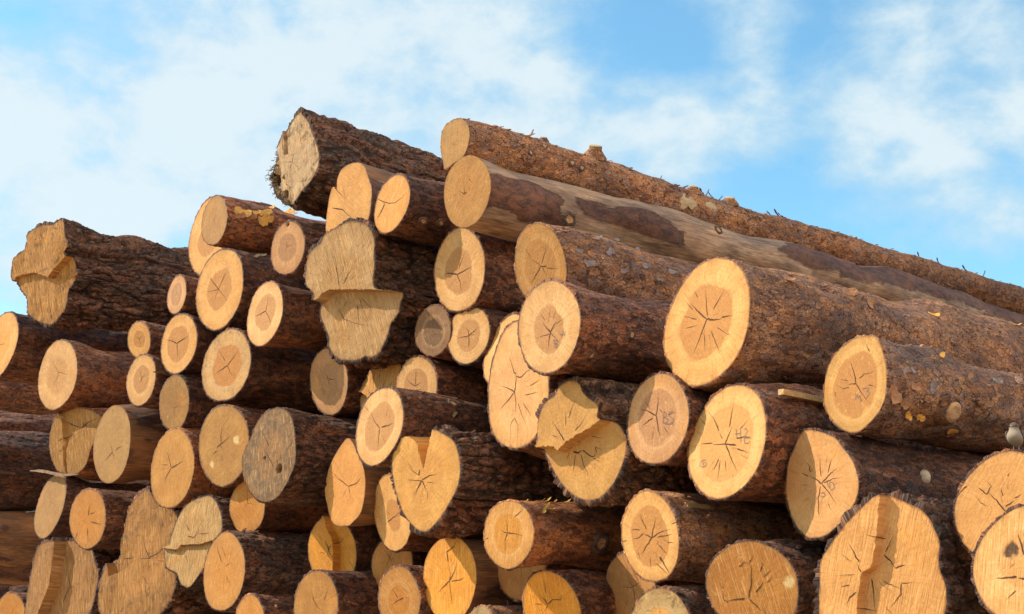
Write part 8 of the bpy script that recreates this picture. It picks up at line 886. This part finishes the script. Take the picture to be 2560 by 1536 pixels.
fibres(LOGOBJ['L32'], [(-0.0905,0.1000,0.2013,-0.1057,0.0200,0.1783,0.0056), (-0.1269,0.1200,0.1876,-0.0810,0.0100,0.1646,0.0042), (-0.1256,0.1100,0.1648,-0.1414,0.0300,0.1529,0.0049), (-0.1244,0.1000,0.1494,-0.1362,-0.0100,0.1207,0.0035), (-0.1300,0.1000,0.1352,-0.0678,0.0000,0.1448,0.0042), (-0.1853,0.1200,0.1630,-0.0262,0.0100,0.0421,0.0063), (-0.2094,0.1200,0.1798,-0.0505,0.0200,0.0516,0.0049), (-0.1284,0.1300,0.2216,-0.1748,0.0000,0.1972,0.0042), (-0.1007,0.1000,0.1329,-0.0204,0.0100,0.0417,0.0042), (-0.1632,0.1200,0.2349,-0.1537,0.0200,0.2151,0.0063), (-0.2106,0.1200,0.2317,-0.1886,0.0100,0.2284,0.0056), (-0.2350,0.1200,0.2524,-0.1528,0.0000,0.2609,0.0049)])

# ------------------------------------------------------------------ sparrow on the log at the right edge
def bird(loc, yaw, S=1.0):
    root = bpy.data.objects.new('sparrow', None); COL.objects.link(root); root.location = loc; root.rotation_euler = (0, 0, yaw); root.scale = (S*1.12, S*1.12, S)
    root['label'] = 'small beige and grey brown bird perched on a log top at the right edge'; root['category'] = 'bird'
    m = bpy.data.materials.new('plumage'); m.use_nodes = True; t = NT(m.node_tree)
    oc = t.n('ShaderNodeTexCoord').outputs['Object']; sp = t.n('ShaderNodeSeparateXYZ', {0: oc})
    back = t.attr('back'); nz = t.noise(t.scale(oc, (1, 1, .4)), 260, 4, .6)
    c = t.mix(t.ramp(t.math('ADD', back, t.math('MULTIPLY', t.math('SUBTRACT', nz, .5), .5)), .4, .6), (.29, .22, .155), (.11, .07, .045))
    c = t.mix(t.ramp(nz, .55, .7, 0, .4), c, (.30, .24, .18))
    bn = t.n('ShaderNodeBump', {'Height': nz, 'Distance': .0012})
    p = t.n('ShaderNodeBsdfPrincipled', {'Base Color': c, 'Roughness': .9, 'Normal': bn.outputs[0]}); t.n('ShaderNodeOutputMaterial', {0: p.outputs[0]})
    # bird faces -Y in its own frame; spine from vent to crown
    sec = [(.026, .020, .004), (.020, .026, .013), (.010, .034, .0205), (.002, .044, .0245), (-.003, .055, .0250), (-.004, .066, .0215), (-.003, .074, .0165), (-.003, .081, .0150), (-.004, .088, .0152), (-.005, .095, .0132), (-.004, .101, .0085), (-.003, .1035, .003)]
    seg = 24; X, bk_ = [], []
    for i, (y, z, r) in enumerate(sec):
        th = np.linspace(0, 2*math.pi, seg, endpoint=False)
        for a in th:
            X.append((r*math.cos(a), y+r*math.sin(a)*.98, z)); 
            b = .5+.5*math.sin(a)
            if z > .086: b = .75
            elif z > .076: b = b*.9+.08
            bk_.append(b)
    X = np.array(X); n = len(sec); F4 = grid_faces(n, seg); j = np.arange(seg)
    cap0 = len(X); X = np.vstack([X, [[0, sec[0][0], sec[0][1]-.003], [0, sec[-1][0], sec[-1][1]+.001]]]); bk_ += [.3, .8]
    F3 = np.vstack([np.stack([np.full(seg, cap0), (j+1) % seg, j], 1), np.stack([np.full(seg, cap0+1), (n-1)*seg+j, (n-1)*seg+(j+1) % seg], 1)])
    body = obj('body', mesh_np('body', X, [F4, F3], [m], {'back': np.array(bk_)}), root)
    sm = body.modifiers.new('s', 'SUBSURF'); sm.levels = sm.render_levels = 2
    dark = plain_mat('wing', (.13, .085, .06), .85, .5, 300, .001, (1, 1, .3)); horn = plain_mat('beak', (.30, .20, .14), .5); eye = plain_mat('eye', (.008, .006, .005), .15, .1); leg = plain_mat('leg', (.28, .16, .12), .7)
    def ell(name, c, r, mat, rot=(0, 0, 0), seg_=16, ring=10, taper=0, parent=root):
        th = np.linspace(0, math.pi, ring); X = []
        M = Matrix.Rotation(rot[2], 3, 'Z') @ Matrix.Rotation(rot[1], 3, 'Y') @ Matrix.Rotation(rot[0], 3, 'X')
        for a in th:
            for b in np.linspace(0, 2*math.pi, seg_, endpoint=False):
                tz_ = math.cos(a); k = 1-taper*(.5-.5*tz_)
                v = Vector((r[0]*math.sin(a)*math.cos(b)*k, r[1]*math.sin(a)*math.sin(b)*k, r[2]*tz_)); v = M @ v; X.append((c[0]+v.x, c[1]+v.y, c[2]+v.z))
        return obj(name, mesh_np(name, np.array(X), [grid_faces(ring, seg_)[:, ::-1]], [mat]), parent)
    for s in (-1, 1):
        ell('wing', (s*.0215, .012, .050), (.0075, .017, .030), dark, (R_(28), 0, s*R_(14)), taper=.5)
        ell('eye', (s*.0105, -.0145, .0905), (.0020, .0020, .0022), eye)
        o = ell('leg', (s*.008, .004, .012), (.0014, .0014, .013), leg)
        for a in (-.5, 0, .5, math.pi):
            ell('toe', (s*.008+.006*math.sin(a), .004-.006*math.cos(a), .0008), (.0011, .0068, .0011), leg, (0, 0, a), 8, 6)
    ell('beak', (0, -.0225, .0895), (.0038, .0034, .0075), horn, (R_(100), 0, 0), taper=.9)
    ell('tail', (0, .050, .012), (.009, .0035, .028), dark, (R_(48), 0, 0), taper=.1)
    return root
bird((1.8136, 4.9147, 0.9688), R_(-38), 1.05)
